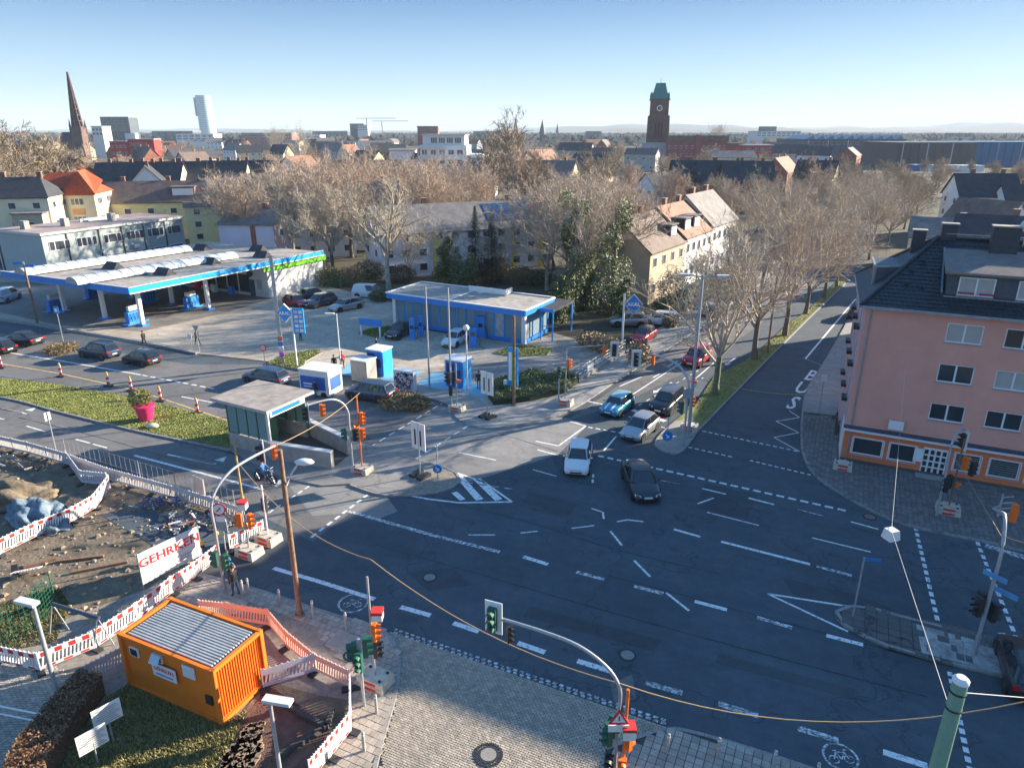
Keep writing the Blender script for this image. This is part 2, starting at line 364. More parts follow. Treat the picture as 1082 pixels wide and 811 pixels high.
# filling-station forecourt
fore = [(-400, 262), (-150, 272), (215, 297), (285, 311), (335, 300), (425, 322), (420, 345), (554, 364), (585, 352), (652, 372), (655, 380), (612, 402), (588, 418), (515, 430), (505, 421), (470, 415), (440, 406), (400, 402), (300, 384), (209, 374), (0, 338), (-150, 312), (-400, 290)]
slab('forecourt', fore, .06, m_fore)
fb = MB(); fb.flat(GL([(470, 378), (590, 356), (652, 373), (655, 380), (612, 402), (600, 400), (560, 398), (520, 405), (470, 395)], .07), .07); fb.build('forecourt_asphalt', m_fore_b, kind='structure')
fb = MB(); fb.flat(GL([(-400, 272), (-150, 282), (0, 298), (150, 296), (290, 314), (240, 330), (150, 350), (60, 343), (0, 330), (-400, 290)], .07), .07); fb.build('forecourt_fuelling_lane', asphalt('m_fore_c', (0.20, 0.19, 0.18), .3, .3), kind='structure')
for pxs in ([(401, 400), (421, 388), (447, 392), (428, 404)], [(440, 406), (458, 393), (486, 396), (473, 412)], [(484, 413), (497, 405), (537, 406), (520, 420), (512, 420)], [(356, 395), (371, 382), (392, 385), (380, 398)]):
    b = MB(); b.flat(GL(pxs, .075), .075); b.build('painted_bay', m_bluepaint, kind='structure')
kerb('kerb', [(-150, 312), (0, 338), (60, 347), (140, 360), (209, 374)], .5, .2, 1.0)
kerb('kerb', [(500, 380), (519, 374), (540, 366), (560, 366)], .14, .13, 1.0)
# islands
def grass_blades(name, px, n, h=.12, cols=((.17, .20, .05), (.28, .28, .09), (.10, .13, .03)), parent=None, z=.12, seed=1, label=None, cat=None, w=.03, **kw):
    rnd = random.Random(seed); poly = [tuple(v)[:2] for v in GL(px)]
    x0 = min(p[0] for p in poly); x1 = max(p[0] for p in poly); y0 = min(p[1] for p in poly); y1 = max(p[1] for p in poly)
    q = MB(); k = 0; tries = 0
    while k < n and tries < n * 12:
        tries += 1; x = rnd.uniform(x0, x1); y = rnd.uniform(y0, y1)
        if not inside((x, y), poly): continue
        k += 1; a = rnd.uniform(0, 2 * pi); l = h * rnd.uniform(.5, 1.3); dx, dy = math.cos(a) * w, math.sin(a) * w; tx, ty = rnd.uniform(-.6, .6) * l, rnd.uniform(-.6, .6) * l
        q.add([(x - dx, y - dy, z), (x + dx, y + dy, z), (x + tx, y + ty, z + l)], [(0, 1, 2)], rnd.choice((0, 0, 1, 1, 2)))
    mats = [M('m_blade%d_%d' % (i, int(c[0] * 1000)), c, .9, .25, 2) for i, c in enumerate(cols)]
    return q.build(name, mats, parent, kind='stuff', label=label, cat=cat)
med_l = [(-400, 372), (-150, 384), (0, 400), (60, 407), (140, 420), (190, 432), (243, 447), (243, 474), (150, 456), (60, 434), (0, 419), (-150, 395), (-400, 386)]
slab('grass_verge', med_l, .10, m_grass_base)
grass_blades('grass', med_l[2:11], 22000, .07, cols=((.23, .27, .05), (.33, .34, .10), (.18, .18, .05)), parent=None, label='sunlit tufted grass covering the long median strip', cat='grass', seed=3, w=.04, z=.1)
kerb('kerb', [(-150, 396), (0, 420), (60, 435), (150, 457), (243, 476)], dark=m_kerb)
isl = [(243, 476), (300, 506), (340, 514), (370, 512), (405, 523), (441, 523), (470, 519), (486, 509), (478, 498), (455, 491), (420, 481), (395, 472), (350, 462), (320, 452), (243, 447)]
slab('traffic_island', isl, .10, m_conc_road)
kerb('kerb', [(370, 513), (405, 524), (441, 523), (470, 519), (486, 509), (478, 498), (455, 491), (420, 481)])
tip = MB(); tip.flat(GL([(420, 522), (441, 510), (455, 492), (478, 498), (485, 509), (468, 518), (441, 522)], .106), .106); tip.build('island_paving', M('m_tip', (.27, .23, .18), .9, .3, 4, .4), kind='structure')
med_r = [(692, 470), (697, 476), (717, 480), (736, 456), (742, 450), (807, 383), (855, 335), (893, 299), (890, 292), (855, 327), (831, 344), (811, 363), (787, 382), (754, 399), (735, 428), (712, 446)]
slab('grass_verge', med_r, .10, m_grass_base)
grass_blades('grass', med_r[4:15], 12000, .07, cols=((.22, .21, .08), (.30, .29, .10), (.16, .15, .06)), label='rough grass on the side street median under the row of trees', cat='grass', seed=4, w=.04, z=.1)
mp = MB(); mp.flat(GL([(692, 470), (697, 475), (717, 479), (740, 452), (731, 440), (712, 446)], .106), .106); mp.build('island_paving', m_pave_far, kind='structure')
kerb('kerb', [(742, 451), (736, 457), (717, 480), (697, 476), (692, 470), (700, 458), (714, 446)])
kerb('kerb', [(742, 451), (807, 384), (855, 336), (893, 300)], smooth=False)
isr = arc([(883, 650), (890, 643), (916, 643), (968, 657), (1082, 684), (1200, 720)], 3) + arc([(1200, 765), (1064, 716), (986, 697), (934, 682), (890, 660), (883, 650)], 3)[:-1]
isro = slab('traffic_island', isr, .10, m_joint)
pavers('paving_slab', isr, .11, [asphalt('m_islr', (.12, .115, .11))] * 3, .5, .5, A1, isro, 0)
fr = MB(); fr.flat(GL([(968, 659), (1200, 722), (1200, 762), (1064, 713), (974, 689)], .13), .132); fr.build('island_paving', M('m_isl_pale', (.34, .33, .31), .9, .45, 2.2, .5), kind='structure')
kerb('kerb', [(1082, 721), (1064, 716), (986, 697), (934, 682), (890, 660), (883, 650), (890, 643), (916, 643), (968, 657), (1082, 684)])
# filling-station grass
for i, (pxs, lb) in enumerate((([(282, 385), (299, 376), (335, 370), (341, 373), (323, 383), (319, 392)], 'small grass patch around the blue price pylon'), ([(379, 353), (388, 349), (412, 345), (414, 352), (398, 358)], 'grass strip by the low blue bay sign near the pavilion'), ([(521, 374), (540, 366), (560, 366), (585, 369), (578, 376), (545, 378)], 'pale oval lawn in front of the blue pavilion corner'))):
    slab('lawn', pxs, .14, m_grass_base); grass_blades('grass', pxs, 1500, .12, label=lb, cat='grass', seed=20 + i, z=.14, w=.05)
# construction site ground
site = [(-300, 445), (0, 466), (60, 478), (115, 497), (150, 506), (250, 532), (262, 548), (215, 590), (190, 622), (120, 655), (60, 680), (-60, 705), (-300, 640)]
slab('site_ground', site, .05, m_soil)
sr = MB(); sr.flat(GL([(105, 543), (140, 540), (250, 545), (262, 552), (222, 590), (200, 592), (160, 575)], .06), .062); sr.build('site_asphalt', m_asph, kind='structure')
so_ = MB(); so_.flat(GL([(92, 742), (130, 728), (245, 765), (283, 720), (340, 735), (372, 740), (330, 860), (-10, 860), (30, 811)], .115), .135); so_.build('verge_soil', m_soil, kind='structure')
grass_blades('grass', [(110, 745), (135, 725), (245, 764), (262, 752), (240, 800), (215, 830), (40, 850), (70, 800)], 22000, .15, cols=((.24, .22, .07), (.42, .36, .15), (.14, .12, .05)), label='rough long grass below the orange site container', cat='grass', seed=9, w=.03, z=.13)
grass_blades('grass', [(0, 640), (60, 620), (75, 640), (60, 680), (0, 690)], 7000, .16, cols=((.14, .13, .05), (.24, .21, .09), (.08, .08, .03)), label='scrubby grass behind the green mesh fence', cat='grass', seed=10, w=.03, z=.05)

# ---------------------------------------------------------------- road markings
mk = MB(); mkw = MB()
def mark(p, q, w=.12, mb=None, z=.013):
    a = G(*p); b = G(*q); d = (b - a).normalized(); n = Vector((-d.y, d.x, 0)) * (w / 2)
    (mb or mk).add([(v.x, v.y, z) for v in (a - n, b - n, b + n, a + n)], [(0, 1, 2, 3)])
def dash(p, q, n, w=.14, fill=.6, mb=None):
    a = G(*p); b = G(*q)
    for i in range(n):
        s = a.lerp(b, (i + (1 - fill) / 2) / n); e = a.lerp(b, (i + (1 + fill) / 2) / n); d = (e - s).normalized(); k = Vector((-d.y, d.x, 0)) * (w / 2)
        (mb or mk).add([(v.x, v.y, .013) for v in (s - k, e - k, e + k, s + k)], [(0, 1, 2, 3)])
def pline(pts, w=.12, mb=None):
    for a, b in zip(pts, pts[1:]): mark(a, b, w, mb)
pline([(-300, 352), (0, 371), (75, 383), (149, 396)], .2); dash((149, 396), (228, 411), 9, .2); mark((192, 419), (224, 425), .15)
dash((0, 401), (60, 410), 2, .12, .4)
mark((-30, 427), (28, 437), .15); mark((28, 450), (48, 456), .14); mark((80, 464), (95, 468), .14); mark((98, 469), (113, 473), .14); mark((-10, 440), (4, 443), .14)
mark((177, 480), (228, 490), .16); mark((142, 481), (278, 517), .22); mark((289, 513), (313, 500), .5)
def arrow(p, q, w=.18, head=.5, bend=0):
    mark(p, q, w); a = G(*p); b = G(*q); d = (b - a).normalized(); n = Vector((-d.y, d.x, 0))
    if bend: b = b + n * bend; d = n * (1 if bend > 0 else -1); n = Vector((-d.y, d.x, 0)); 
    mk.add([(v.x, v.y, .0135) for v in (b - n * head, b + d * head * 2.0, b + n * head)], [(0, 1, 2)])
arrow((-20, 429), (24, 436), .18, .4, .5); arrow((190, 483), (226, 490), .18, .4, .5); arrow((710, 404), (694, 413), .2, .35); arrow((777, 378), (769, 384), .2, .35); arrow((745, 362), (738, 367), .2, .35)
dash((282, 543), (335, 508), 7, .14); dash((327, 569), (397, 516), 9, .18); dash((388, 474), (480, 418), 10, .14); dash((436, 487), (505, 443), 7, .14)
pline([(368, 540), (460, 566), (528, 583)], .28, mkw); mark((400, 478), (415, 482), .12)
pline([(408, 519), (452, 527), (485, 531), (541, 530), (511, 509), (478, 498)], .16)
mark((484, 502), (507, 528), .5); mark((504, 506), (527, 528), .5); mark((480, 520), (489, 528), .4)
mark((485, 478), (524, 486), .12); mark((566, 466), (590, 471), .16); mark((568, 475), (590, 481), .16); pline([(590, 471), (619, 450), (602, 445)], .14)
dash((620, 451), (660, 458), 5, .16); dash((630, 481), (640, 483), 1, .25); dash((640, 483), (896, 540), 22, .24, .66)
mark((638, 476), (651, 461), .14); mark((563, 496), (588, 503), .1); dash((627, 500), (626, 511), 2, .14); mark((495, 565), (523, 565), .1); mark((550, 563), (568, 561), .1)
mark((604, 558), (628, 555), .1); pline([(625, 537), (637, 541), (638, 548)], .12); pline([(652, 551), (663, 549), (680, 551)], .12); mark((645, 561), (657, 576), .14); mark((670, 592), (687, 609), .14); mark((704, 626), (728, 645), .14)
mark((553, 588), (579, 596), .28); mark((609, 604), (638, 612), .26, mkw); mark((670, 619), (701, 627), .26, mkw); mark((734, 635), (768, 644), .26); mark((800, 652), (837, 663), .26, mkw); mark((873, 671), (912, 681), .26)
dash((475, 507), (544, 517), 5, .12, .6, mkw)
mark((742, 516), (767, 522), .14); mark((791, 526), (818, 533), .18); mark((737, 532), (754, 526), .12); mark((747, 541), (802, 555), .1); mark((712, 559), (740, 567), .2); mark((762, 572), (856, 596), .22); mark((863, 598), (900, 608), .24, mkw); mark((858, 568), (920, 583), .12); mark((899, 551), (928, 559), .14); mark((843, 538), (870, 545), .1, mkw)
mark((690, 506), (718, 511), .08, mkw)
dash((741, 455), (844, 477), 15, .16); dash((726, 472), (775, 483), 7, .16); dash((791, 486), (858, 502), 10, .16); dash((652, 437), (672, 442), 2, .14)
pline([(834, 434), (845, 441), (820, 445), (844, 457), (818, 462), (845, 477)], .1)
pline([(851, 379), (904, 316)], .2); pline([(873, 384), (900, 345)], .14); mark((848, 378), (874, 388), .08, mkw)
pline([(665, 419), (720, 383)], .14); pline([(735, 400), (758, 380)], .14); pline([(668, 433), (703, 445)], .5); mark((617, 423), (641, 428), .2)
for a, b in (((655, 408), (678, 398)), ((706, 387), (716, 381)), ((690, 399), (697, 395)), ((743, 367), (751, 362)), ((780, 344), (790, 338)), ((765, 354), (772, 350))): mark(a, b, .14)
dash((672, 430), (740, 390), 9, .1, .4); dash((684, 434), (745, 398), 9, .1, .4); dash((675, 446), (712, 454), 5, .14)
pline([(289, 600), (340, 615), (396, 633)], .28)
for a, b, k in (((423, 641), (455, 650), mk), ((479, 658), (506, 667), mk), ((547, 679), (576, 689), mk), ((610, 698), (646, 709), mk), ((682, 721), (721, 732), mkw), ((759, 743), (801, 756), mkw), ((843, 769), (886, 782), mkw), ((933, 794), (980, 809), mk)): mark(a, b, .3, k)
pline([(900, 641), (811, 627), (896, 667)], .13)
dash((967, 556), (991, 657), 14, .2); dash((1003, 708), (1026, 818), 12, .2); dash((1032, 571), (1076, 679), 13, .2); mark((1041, 576), (1100, 594), .5, mkw)
mark((240, 540), (262, 534), .12, mkw); mark((128, 530), (148, 536), .3); mark((160, 560), (175, 565), .25)
for row in (0, 1):
    dash((415, 664 + row * 3.5), (705, 761.5 + row * 3.5), 42, .13, .62, mkw)
o = mk.build('lane_marking', m_paint, road); o = mkw.build('lane_marking', m_paint2, road)
yl = MB(); pline([(-300, 364), (0, 384), (60, 394), (130, 409), (168, 420), (240, 444)], .14, yl); yl.build('lane_marking', m_yellow, road)
# BUS lettering stretched along the lane
for ch, (px_, py_) in zip('BUS', ((857, 397), (848, 410), (838, 426))):
    o = put('lettering', text_mesh(ch, 2.1, m_paint, .001, .03), road, loc=(*G(px_, py_)[:2], .012)); o.rotation_euler = (0, 0, A2 - pi / 2); o.scale = (.8, 2.2, 1)
def bike_sign(px_, py_, r=.75):
    c = G(px_, py_); b = MB(); n = 26
    for i in range(n):
        a0, a1 = 2 * pi * i / n, 2 * pi * (i + 1) / n
        b.add([(c.x + k * math.cos(a), c.y + k * math.sin(a), .012) for k, a in ((r, a0), (r, a1), (r * .86, a1), (r * .86, a0))], [(0, 1, 2, 3)])
    for ox in (-.28, .28):
        for i in range(10):
            a0, a1 = 2 * pi * i / 10, 2 * pi * (i + 1) / 10
            b.add([(c.x + ox + k * math.cos(a), c.y - .12 + k * math.sin(a), .013) for k, a in ((.2, a0), (.2, a1), (.15, a1), (.15, a0))], [(0, 1, 2, 3)])
    for p, q in (((-.28, -.12), (-.1, .2)), ((-.1, .2), (.22, .2)), ((.22, .2), (.28, -.12)), ((-.1, .2), (0, -.12)), ((0, -.12), (.22, .2)), ((-.18, .28), (-.05, .28)), ((.2, .3), (.34, .3))):
        d = Vector((q[0] - p[0], q[1] - p[1])).normalized() * .025; nx, ny = -d.y, d.x
        b.add([(c.x + p[0] - nx, c.y + p[1] - ny, .0135), (c.x + q[0] - nx, c.y + q[1] - ny, .0135), (c.x + q[0] + nx, c.y + q[1] + ny, .0135), (c.x + p[0] + nx, c.y + p[1] + ny, .0135)], [(0, 1, 2, 3)])
    b.build('cycle_marking', m_paint2, road)
for pts in ([(640, 607), (720, 628), (800, 650), (900, 676), (1000, 702)], [(396, 575), (470, 596), (560, 622), (640, 645), (760, 678), (880, 710), (980, 736)], [(470, 530), (560, 552), (650, 580), (760, 606)], [(520, 455), (600, 480), (700, 507), (860, 545), (960, 575)], [(0, 404), (90, 416), (190, 440)], [(20, 441), (120, 466), (230, 500)]):
    L_ = [G(*p) for p in arc(pts, 8)]; q = MB(); 
    for a, b in zip(L_, L_[1:]):
        w = random.uniform(.02, .05); j = random.uniform(-.03, .03); q.add([(a.x, a.y - w + j, .009), (b.x, b.y - w, .009), (b.x, b.y + w, .009), (a.x, a.y + w + j, .009)], [(0, 1, 2, 3)])
    q.build('tar_seam', M('m_tar', (.018, .019, .02), .5, .2, 3), road)
bike_sign(373, 637); bike_sign(888, 799, .65)
m_iron = M('m_cast_iron', (.20, .18, .17), .6, .3, 20, .3, .3)
m_dark = M('m_dark', (.025, .027, .03), .6, 0)
def manhole(px_, py_, z=.0, ringed=True, tone='round iron manhole cover in the carriageway', grp=None):
    c = G(px_, py_, z); t = T('manhole_cover', tone, 'manhole cover', (c.x, c.y, z), group=grp)
    b = MB(); b.cyl((0, 0, -.01), (0, 0, .022), .40, 24); b.build('frame', m_dark, t)
    b = MB(); b.cyl((0, 0, .0), (0, 0, .03), .30, 24); b.build('cover', m_iron if not ringed else M('m_manhole_conc', (.25, .235, .21), .8, .2, 9), t)
    if ringed == 2:
        b = MB()
        for i in range(22):
            a = 2 * pi * i / 22; b.box((math.cos(a) * .5, math.sin(a) * .5, -.005), (.1, .12, .03), a)
        b.build('sett_ring', m_dark, t)
manhole(454, 610, 0, 1, 'round manhole cover in the carriageway above the brick bay'); manhole(663, 692, 0, 1, 'round manhole cover in the road right of the arched signal arm'); manhole(516, 797, .045, 2, 'round manhole cover ringed by dark setts in the brick paving'); manhole(919, 546, 0, 0, 'square-looking drain cover by the pink building kerb')
manhole(372, 718 - 26, .12, 1, 'small round cover in the slab pavement near the cycle symbol')
# ================================================================= BUILDING KIT
m_glass = M('m_window_glass', (.035, .045, .055), .06, 0, spec=.9)
m_glass2 = M('m_window_glass_curtain', (.42, .41, .39), .2, .08, 2, spec=.7)
m_glassblue = M('m_window_glass_blue', (.05, .12, .18), .06, 0, spec=.9)
m_white = M('m_white_frame', (.78, .78, .78), .5, .05, 5)
m_zinc = M('m_zinc', (.30, .33, .36), .5, .2, 3, metal=.3)
m_conc = M('m_concrete', (.34, .325, .30), .9, .2, 1.6, .3)
m_blacktrim = M('m_black_trim', (.03, .03, .035), .5, 0)
_WN = {}
def window(parent, p, az, w, h, style=0, name='window', sill=True):
    """window part; p = bottom centre on the wall plane (parent space), az = outward normal azimuth"""
    k = (round(w, 2), round(h, 2), style)
    if k not in _WN:
        f = MB(); fw = .07 if w < 4 else .12; y = .03
        # local: x along wall, -y outward
        f.box((0, -.02, 0), (w, .09, fw)); f.box((0, -.02, h - fw), (w, .09, fw)); f.box((-w / 2 + fw / 2, -.02, fw), (fw, .09, h - 2 * fw)); f.box((w / 2 - fw / 2, -.02, fw), (fw, .09, h - 2 * fw))
        if style in (0, 3, 5): f.box((0, -.02, fw), (fw * 1.5, .085, h - 2 * fw))
        if style == 4: f.box((0, -.02, h * .6), (w - 2 * fw, .08, fw)); f.box((0, -.02, fw), (fw, .085, h - 2 * fw))
        gms = {0: m_glass, 1: m_glass, 2: m_glassblue, 3: m_glass2, 4: m_glass, 5: m_glass}[style]
        panes = []
        xs = [(-w / 2 + fw, -fw * .75), (fw * .75, w / 2 - fw)] if style in (0, 3, 5, 4) else [(-w / 2 + fw, w / 2 - fw)]
        for i, (a, b) in enumerate(xs):
            q = MB(); q.box(((a + b) / 2, 0.0, fw), (b - a, .03, h - 2 * fw)); panes.append(q.mesh('pane', gms))
        s = MB(); s.box((0, -.09, -.05), (w + .1, .2, .045))
        _WN[k] = (f.mesh('window', m_white), panes, s.mesh('sill', m_zinc))
    f, panes, s = _WN[k]
    o = put(name, f, parent, loc=p, rz=az + pi / 2)
    for q in panes: put('pane', q, o)
    if sill: put('sill', s, o)
    return o
def wall(mb, O, az, L, H, ops, mi=0, z0=0.0, depth=.16, gable=None):
    """wall from O along az with real openings. ops: (s0, z0, s1, z1). outward normal = az-90deg"""
    d = Vector((math.cos(az), math.sin(az), 0)); n = Vector((math.sin(az), -math.cos(az), 0)); O = Vector((O[0], O[1], 0))
    ss = sorted({0.0, L} | {o[0] for o in ops} | {o[2] for o in ops}); zs = sorted({z0, H} | {o[1] for o in ops} | {o[3] for o in ops})
    P = lambda s, z, off=0: O + d * s + Vector((0, 0, z)) - n * off
    for i in range(len(ss) - 1):
        for j in range(len(zs) - 1):
            sm = (ss[i] + ss[i + 1]) / 2; zm = (zs[j] + zs[j + 1]) / 2
            if any(o[0] < sm < o[2] and o[1] < zm < o[3] for o in ops): continue
            mb.quad(P(ss[i], zs[j]), P(ss[i + 1], zs[j]), P(ss[i + 1], zs[j + 1]), P(ss[i], zs[j + 1]), mi)
    for a, b, c, e in ops:
        mb.quad(P(a, b), P(a, b, depth), P(c, b, depth), P(c, b), mi); mb.quad(P(a, e), P(c, e), P(c, e, depth), P(a, e, depth), mi)
        mb.quad(P(a, b), P(a, e), P(a, e, depth), P(a, b, depth), mi); mb.quad(P(c, b), P(c, b, depth), P(c, e, depth), P(c, e), mi)
        mb.quad(P(a, b, depth + .02), P(c, b, depth + .02), P(c, e, depth + .02), P(a, e, depth + .02), mi)
    if gable: mb.add([P(0, H), P(L, H), P(L * gable[0], H + gable[1])], [(0, 1, 2)], mi)
def wins(parent, O, az, ops, style=0, depth=.12):
    d = Vector((math.cos(az), math.sin(az), 0)); n = Vector((math.sin(az), -math.cos(az), 0)); O = Vector((O[0], O[1], 0))
    for a, b, c, e in ops:
        st = style if not isinstance(style, (tuple, list)) else random.choice(style)
        p = O + d * ((a + c) / 2) - n * depth + Vector((0, 0, b)); window(parent, p, az - pi / 2, c - a, e - b, st)
def tile_plane(mb, a, b, c, d, tw=.3, th=.34, mi=0, lift=.035):
    """roof plane a-b (eave) to d-c (ridge), covered in single overlapping tiles (needs planar quad or triangle)"""
    a, b, c, d = map(Vector, (a, b, c, d)); ex = (b - a); Lx = ex.length; ex.normalize(); nrm = ex.cross((c + d) / 2 - (a + b) / 2).normalized(); up = nrm.cross(ex).normalized()
    if nrm.z < 0: nrm = -nrm
    Hh = (d - a).dot(up); sd_, sc_ = (d - a).dot(ex), (c - a).dot(ex)
    n = int(Hh / th)
    for r in range(n):
        y0 = r * th; t0 = y0 / Hh; x0 = sd_ * t0; x1 = Lx + (sc_ - Lx) * t0; k = max(1, int((x1 - x0) / tw))
        for i in range(k):
            xa = x0 + (x1 - x0) * i / k; xb = x0 + (x1 - x0) * (i + 1) / k; j = random.uniform(0, .008)
            p = [a + ex * xa + up * y0 + nrm * (lift + j), a + ex * (xb - .012) + up * y0 + nrm * (lift + j), a + ex * (xb - .012) + up * (y0 + th) + nrm * .004, a + ex * xa + up * (y0 + th) + nrm * .004]
            m_ = (p[0] + p[1]) / 2 + nrm * .02; m2 = (p[2] + p[3]) / 2 + nrm * .02
            mb.add([p[0], m_, p[1], p[2], m2, p[3], p[0] - nrm * lift, p[1] - nrm * lift], [(0, 1, 4, 5), (1, 2, 3, 4), (6, 7, 2, 1, 0)], mi)
def chimney(parent, p, w=.7, d=.5, h=1.4, mat=None, cap=True, rz=0.0, pots=0):
    q = MB(); q.box(p, (w, d, h), rz)
    o = q.build('chimney', mat or M('m_chim_brick', (.24, .12, .08), .9, .3, 4), parent)
    if cap: c = MB(); c.box((p[0], p[1], p[2] + h), (w + .14, d + .14, .08), rz); c.build('chimney_cap', m_conc, o)
    for i in range(pots):
        c = MB(); c.cyl((p[0] + (i - (pots - 1) / 2) * .3 * math.cos(rz), p[1] + (i - (pots - 1) / 2) * .3 * math.sin(rz), p[2] + h + .08), (p[0] + (i - (pots - 1) / 2) * .3 * math.cos(rz), p[1] + (i - (pots - 1) / 2) * .3 * math.sin(rz), p[2] + h + .45), .1, 8); c.build('chimney_pot', M('m_pot', (.35, .16, .1), .9, .2), o)
    return o
# ================================================================= PINK CORNER BUILDING
m_pink = M('m_pink_render', (.76, .36, .275), .92, .09, .35, .12, bscale=30)
m_orange_band = M('m_orange_render', (.74, .20, .08), .9, .08, .8, .1, bscale=30)
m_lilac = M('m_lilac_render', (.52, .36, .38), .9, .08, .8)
m_tile = M('m_dark_tile', (.026, .029, .036), .45, .35, 2.2, .1)
m_slate = M('m_dormer_slate', (.07, .085, .105), .55, .25, 4)
C0 = G(887, 487); N2 = Vector((math.cos(A1 + pi / 2), math.sin(A1 + pi / 2), 0))
AL = R(67); EL_ = Vector((math.cos(AL), math.sin(AL), 0))
pb = T('apartment_building', 'salmon pink corner building with black tiled hipped roof and orange ground floor', 'building', (C0.x, C0.y, 0))
bx = lambda s, o, z: E1 * s + N2 * o + Vector((0, 0, z))
LF, DP, EV, RZ = 31.0, 10.6, 11.3, 15.15
up_ops = []
for k in range(9):
    s = 4.75 + k * 3.13
    for z0_, z1_ in ((9.38, 10.62), (6.72, 7.95), (4.08, 5.25)):
        if s + 2 < LF - .5: up_ops.append((s, z0_, s + 1.98, z1_))
shop_ops = [(.62, .78, 2.5, 2.0), (2.9, .76, 4.5, 2.0), (6.75, .76, 8.2, 2.02), (8.7, .78, 10.35, 2.02), (10.75, .7, 12.7, 2.1), (13.4, .7, 15.4, 2.1), (16, .7, 18, 2.1), (18.6, .7, 20.6, 2.1)]
door_op = (4.9, .12, 6.35, 2.1)
q = MB(); wall(q, (0, 0), A1, LF, EV, up_ops, 0, 2.8); wall(q, (0, 0), A1, LF, 2.8, shop_ops + [door_op], 1)
q.build('wall', [m_pink, m_orange_band], pb)
wins(pb, (0, 0), A1, up_ops, (0, 0, 0, 0, 0, 0, 3)); wins(pb, (0, 0), A1, shop_ops, 1)
# shutters inside the shop windows, horizontal slats
m_shut = M('m_shop_blind', (.16, .20, .20), .5, .2, 5)
for a, b, c, e in shop_ops[2:6]:
    for k in range(7):
        z = b + .12 + k * (e - b - .2) / 7; sl_ = MB(); sl_.beam(bx(a + .1, .075, z), bx(c - .1, .075, z), .03, .07); sl_.build('shutter_slat', m_shut, pb)
fr_ = MB()
for a, b, c, e in shop_ops[:5]:
    for p1, p2 in (((a - .05, b - .05), (c + .05, b - .05)), ((a - .05, e + .05), (c + .05, e + .05))): fr_.beam(bx(p1[0], -.02, p1[1]), bx(p2[0], -.02, p2[1]), .05, .05)
    fr_.beam(bx(a - .05, -.02, b), bx(a - .05, -.02, e), .05, .05); fr_.beam(bx(c + .05, -.02, b), bx(c + .05, -.02, e), .05, .05)
fr_.build('shop_window_surround', m_white, pb)
# white panelled door with 12 dark panes
dr = MB(); a, b, c, e = door_op; dr.box(bx((a + c) / 2, .05, b), (c - a, .06, e - b), A1); dro = dr.build('door', m_white, pb)
pm = MB(); pm.box((0, 0, 0), (.22, .04, .3)); pm = pm.mesh('door_pane', m_glass)
for i in range(4):
    for j in range(4): put('door_pane', pm, dro, loc=bx(a + .2 + i * .35, .0, b + .22 + j * .43), rz=A1)
hd = MB(); hd.beam(bx(c - .1, -.05, 1.0), bx(c - .1, -.05, 1.3), .03, .03); hd.build('handle', m_zinc, dro)
st_ = MB(); st_.box(bx((a + c) / 2, -.35, .1), (1.9, .7, .1), A1); st_.build('door_step', m_conc, pb)
sg = MB(); sg.box(bx(4.66, -.06, 1.0), (.55, .04, .95), A1); nb = sg.build('notice_board', m_white, pb)
# white cornice and dark ledge between ground floor and upper floors
cn = MB(); cn.beam(bx(-.1, -.12, 2.55), bx(LF, -.12, 2.55), .26, .16); cn.build('cornice', m_white, pb)
cn = MB(); cn.beam(bx(-.12, -.14, 2.76), bx(LF, -.14, 2.76), .34, .16); cn.build('ledge', M('m_ledge', (.06, .08, .12), .6, .2), pb)
lamp_ = MB(); lamp_.box(bx(3.0, -.3, 3.1), (.9, .12, .62), A1); lamp_.build('wall_sign', m_white, pb)
pl_ = MB(); pl_.beam(bx(0, -.03, .22), bx(LF, -.03, .22), .06, .24); pl_.build('plinth', M('m_plinth', (.12, .10, .09), .9, .2), pb)
# left facade, rear and right walls
BL = EL_ * 11.2
q = MB(); lops = [(s, z0_, s + 1.1, z1_) for s in (1.6, 4.6, 7.8) for z0_, z1_ in ((9.3, 10.6), (6.6, 7.95), (4.0, 5.3))]
# left wall runs from the rear corner to C0 so that its outside faces the street
wall(q, (BL.x, BL.y), AL + pi, 11.2, EV, lops, 0, 0)
q.build('wall', m_lilac, pb); wins(pb, (BL.x, BL.y), AL + pi, lops, 0)
bxm = MB()
for a_, b_, c_, e_ in lops:
    p = BL - EL_ * ((a_ + c_) / 2); no_ = Vector((-math.sin(AL), math.cos(AL), 0)); bxm.box(p + no_ * .2 + Vector((0, 0, b_ - .3)), (1.0, .35, .25), AL)
bxm.build('window_box', m_blacktrim, pb)
q = MB(); rr = bx(LF, 0, 0); rb = bx(LF, DP, 0); q.quad(rr, rb, rb + Vector((0, 0, EV)), rr + Vector((0, 0, EV))); q.quad(rb, BL, BL + Vector((0, 0, EV)), rb + Vector((0, 0, EV))); q.build('wall', m_pink, pb)
# side shop strip
q = MB(); q.box(bx(-.06, 1.6, 0) , (.1, 2.6, 2.5), AL - pi / 2); q.build('shop_window_surround', m_white, pb)
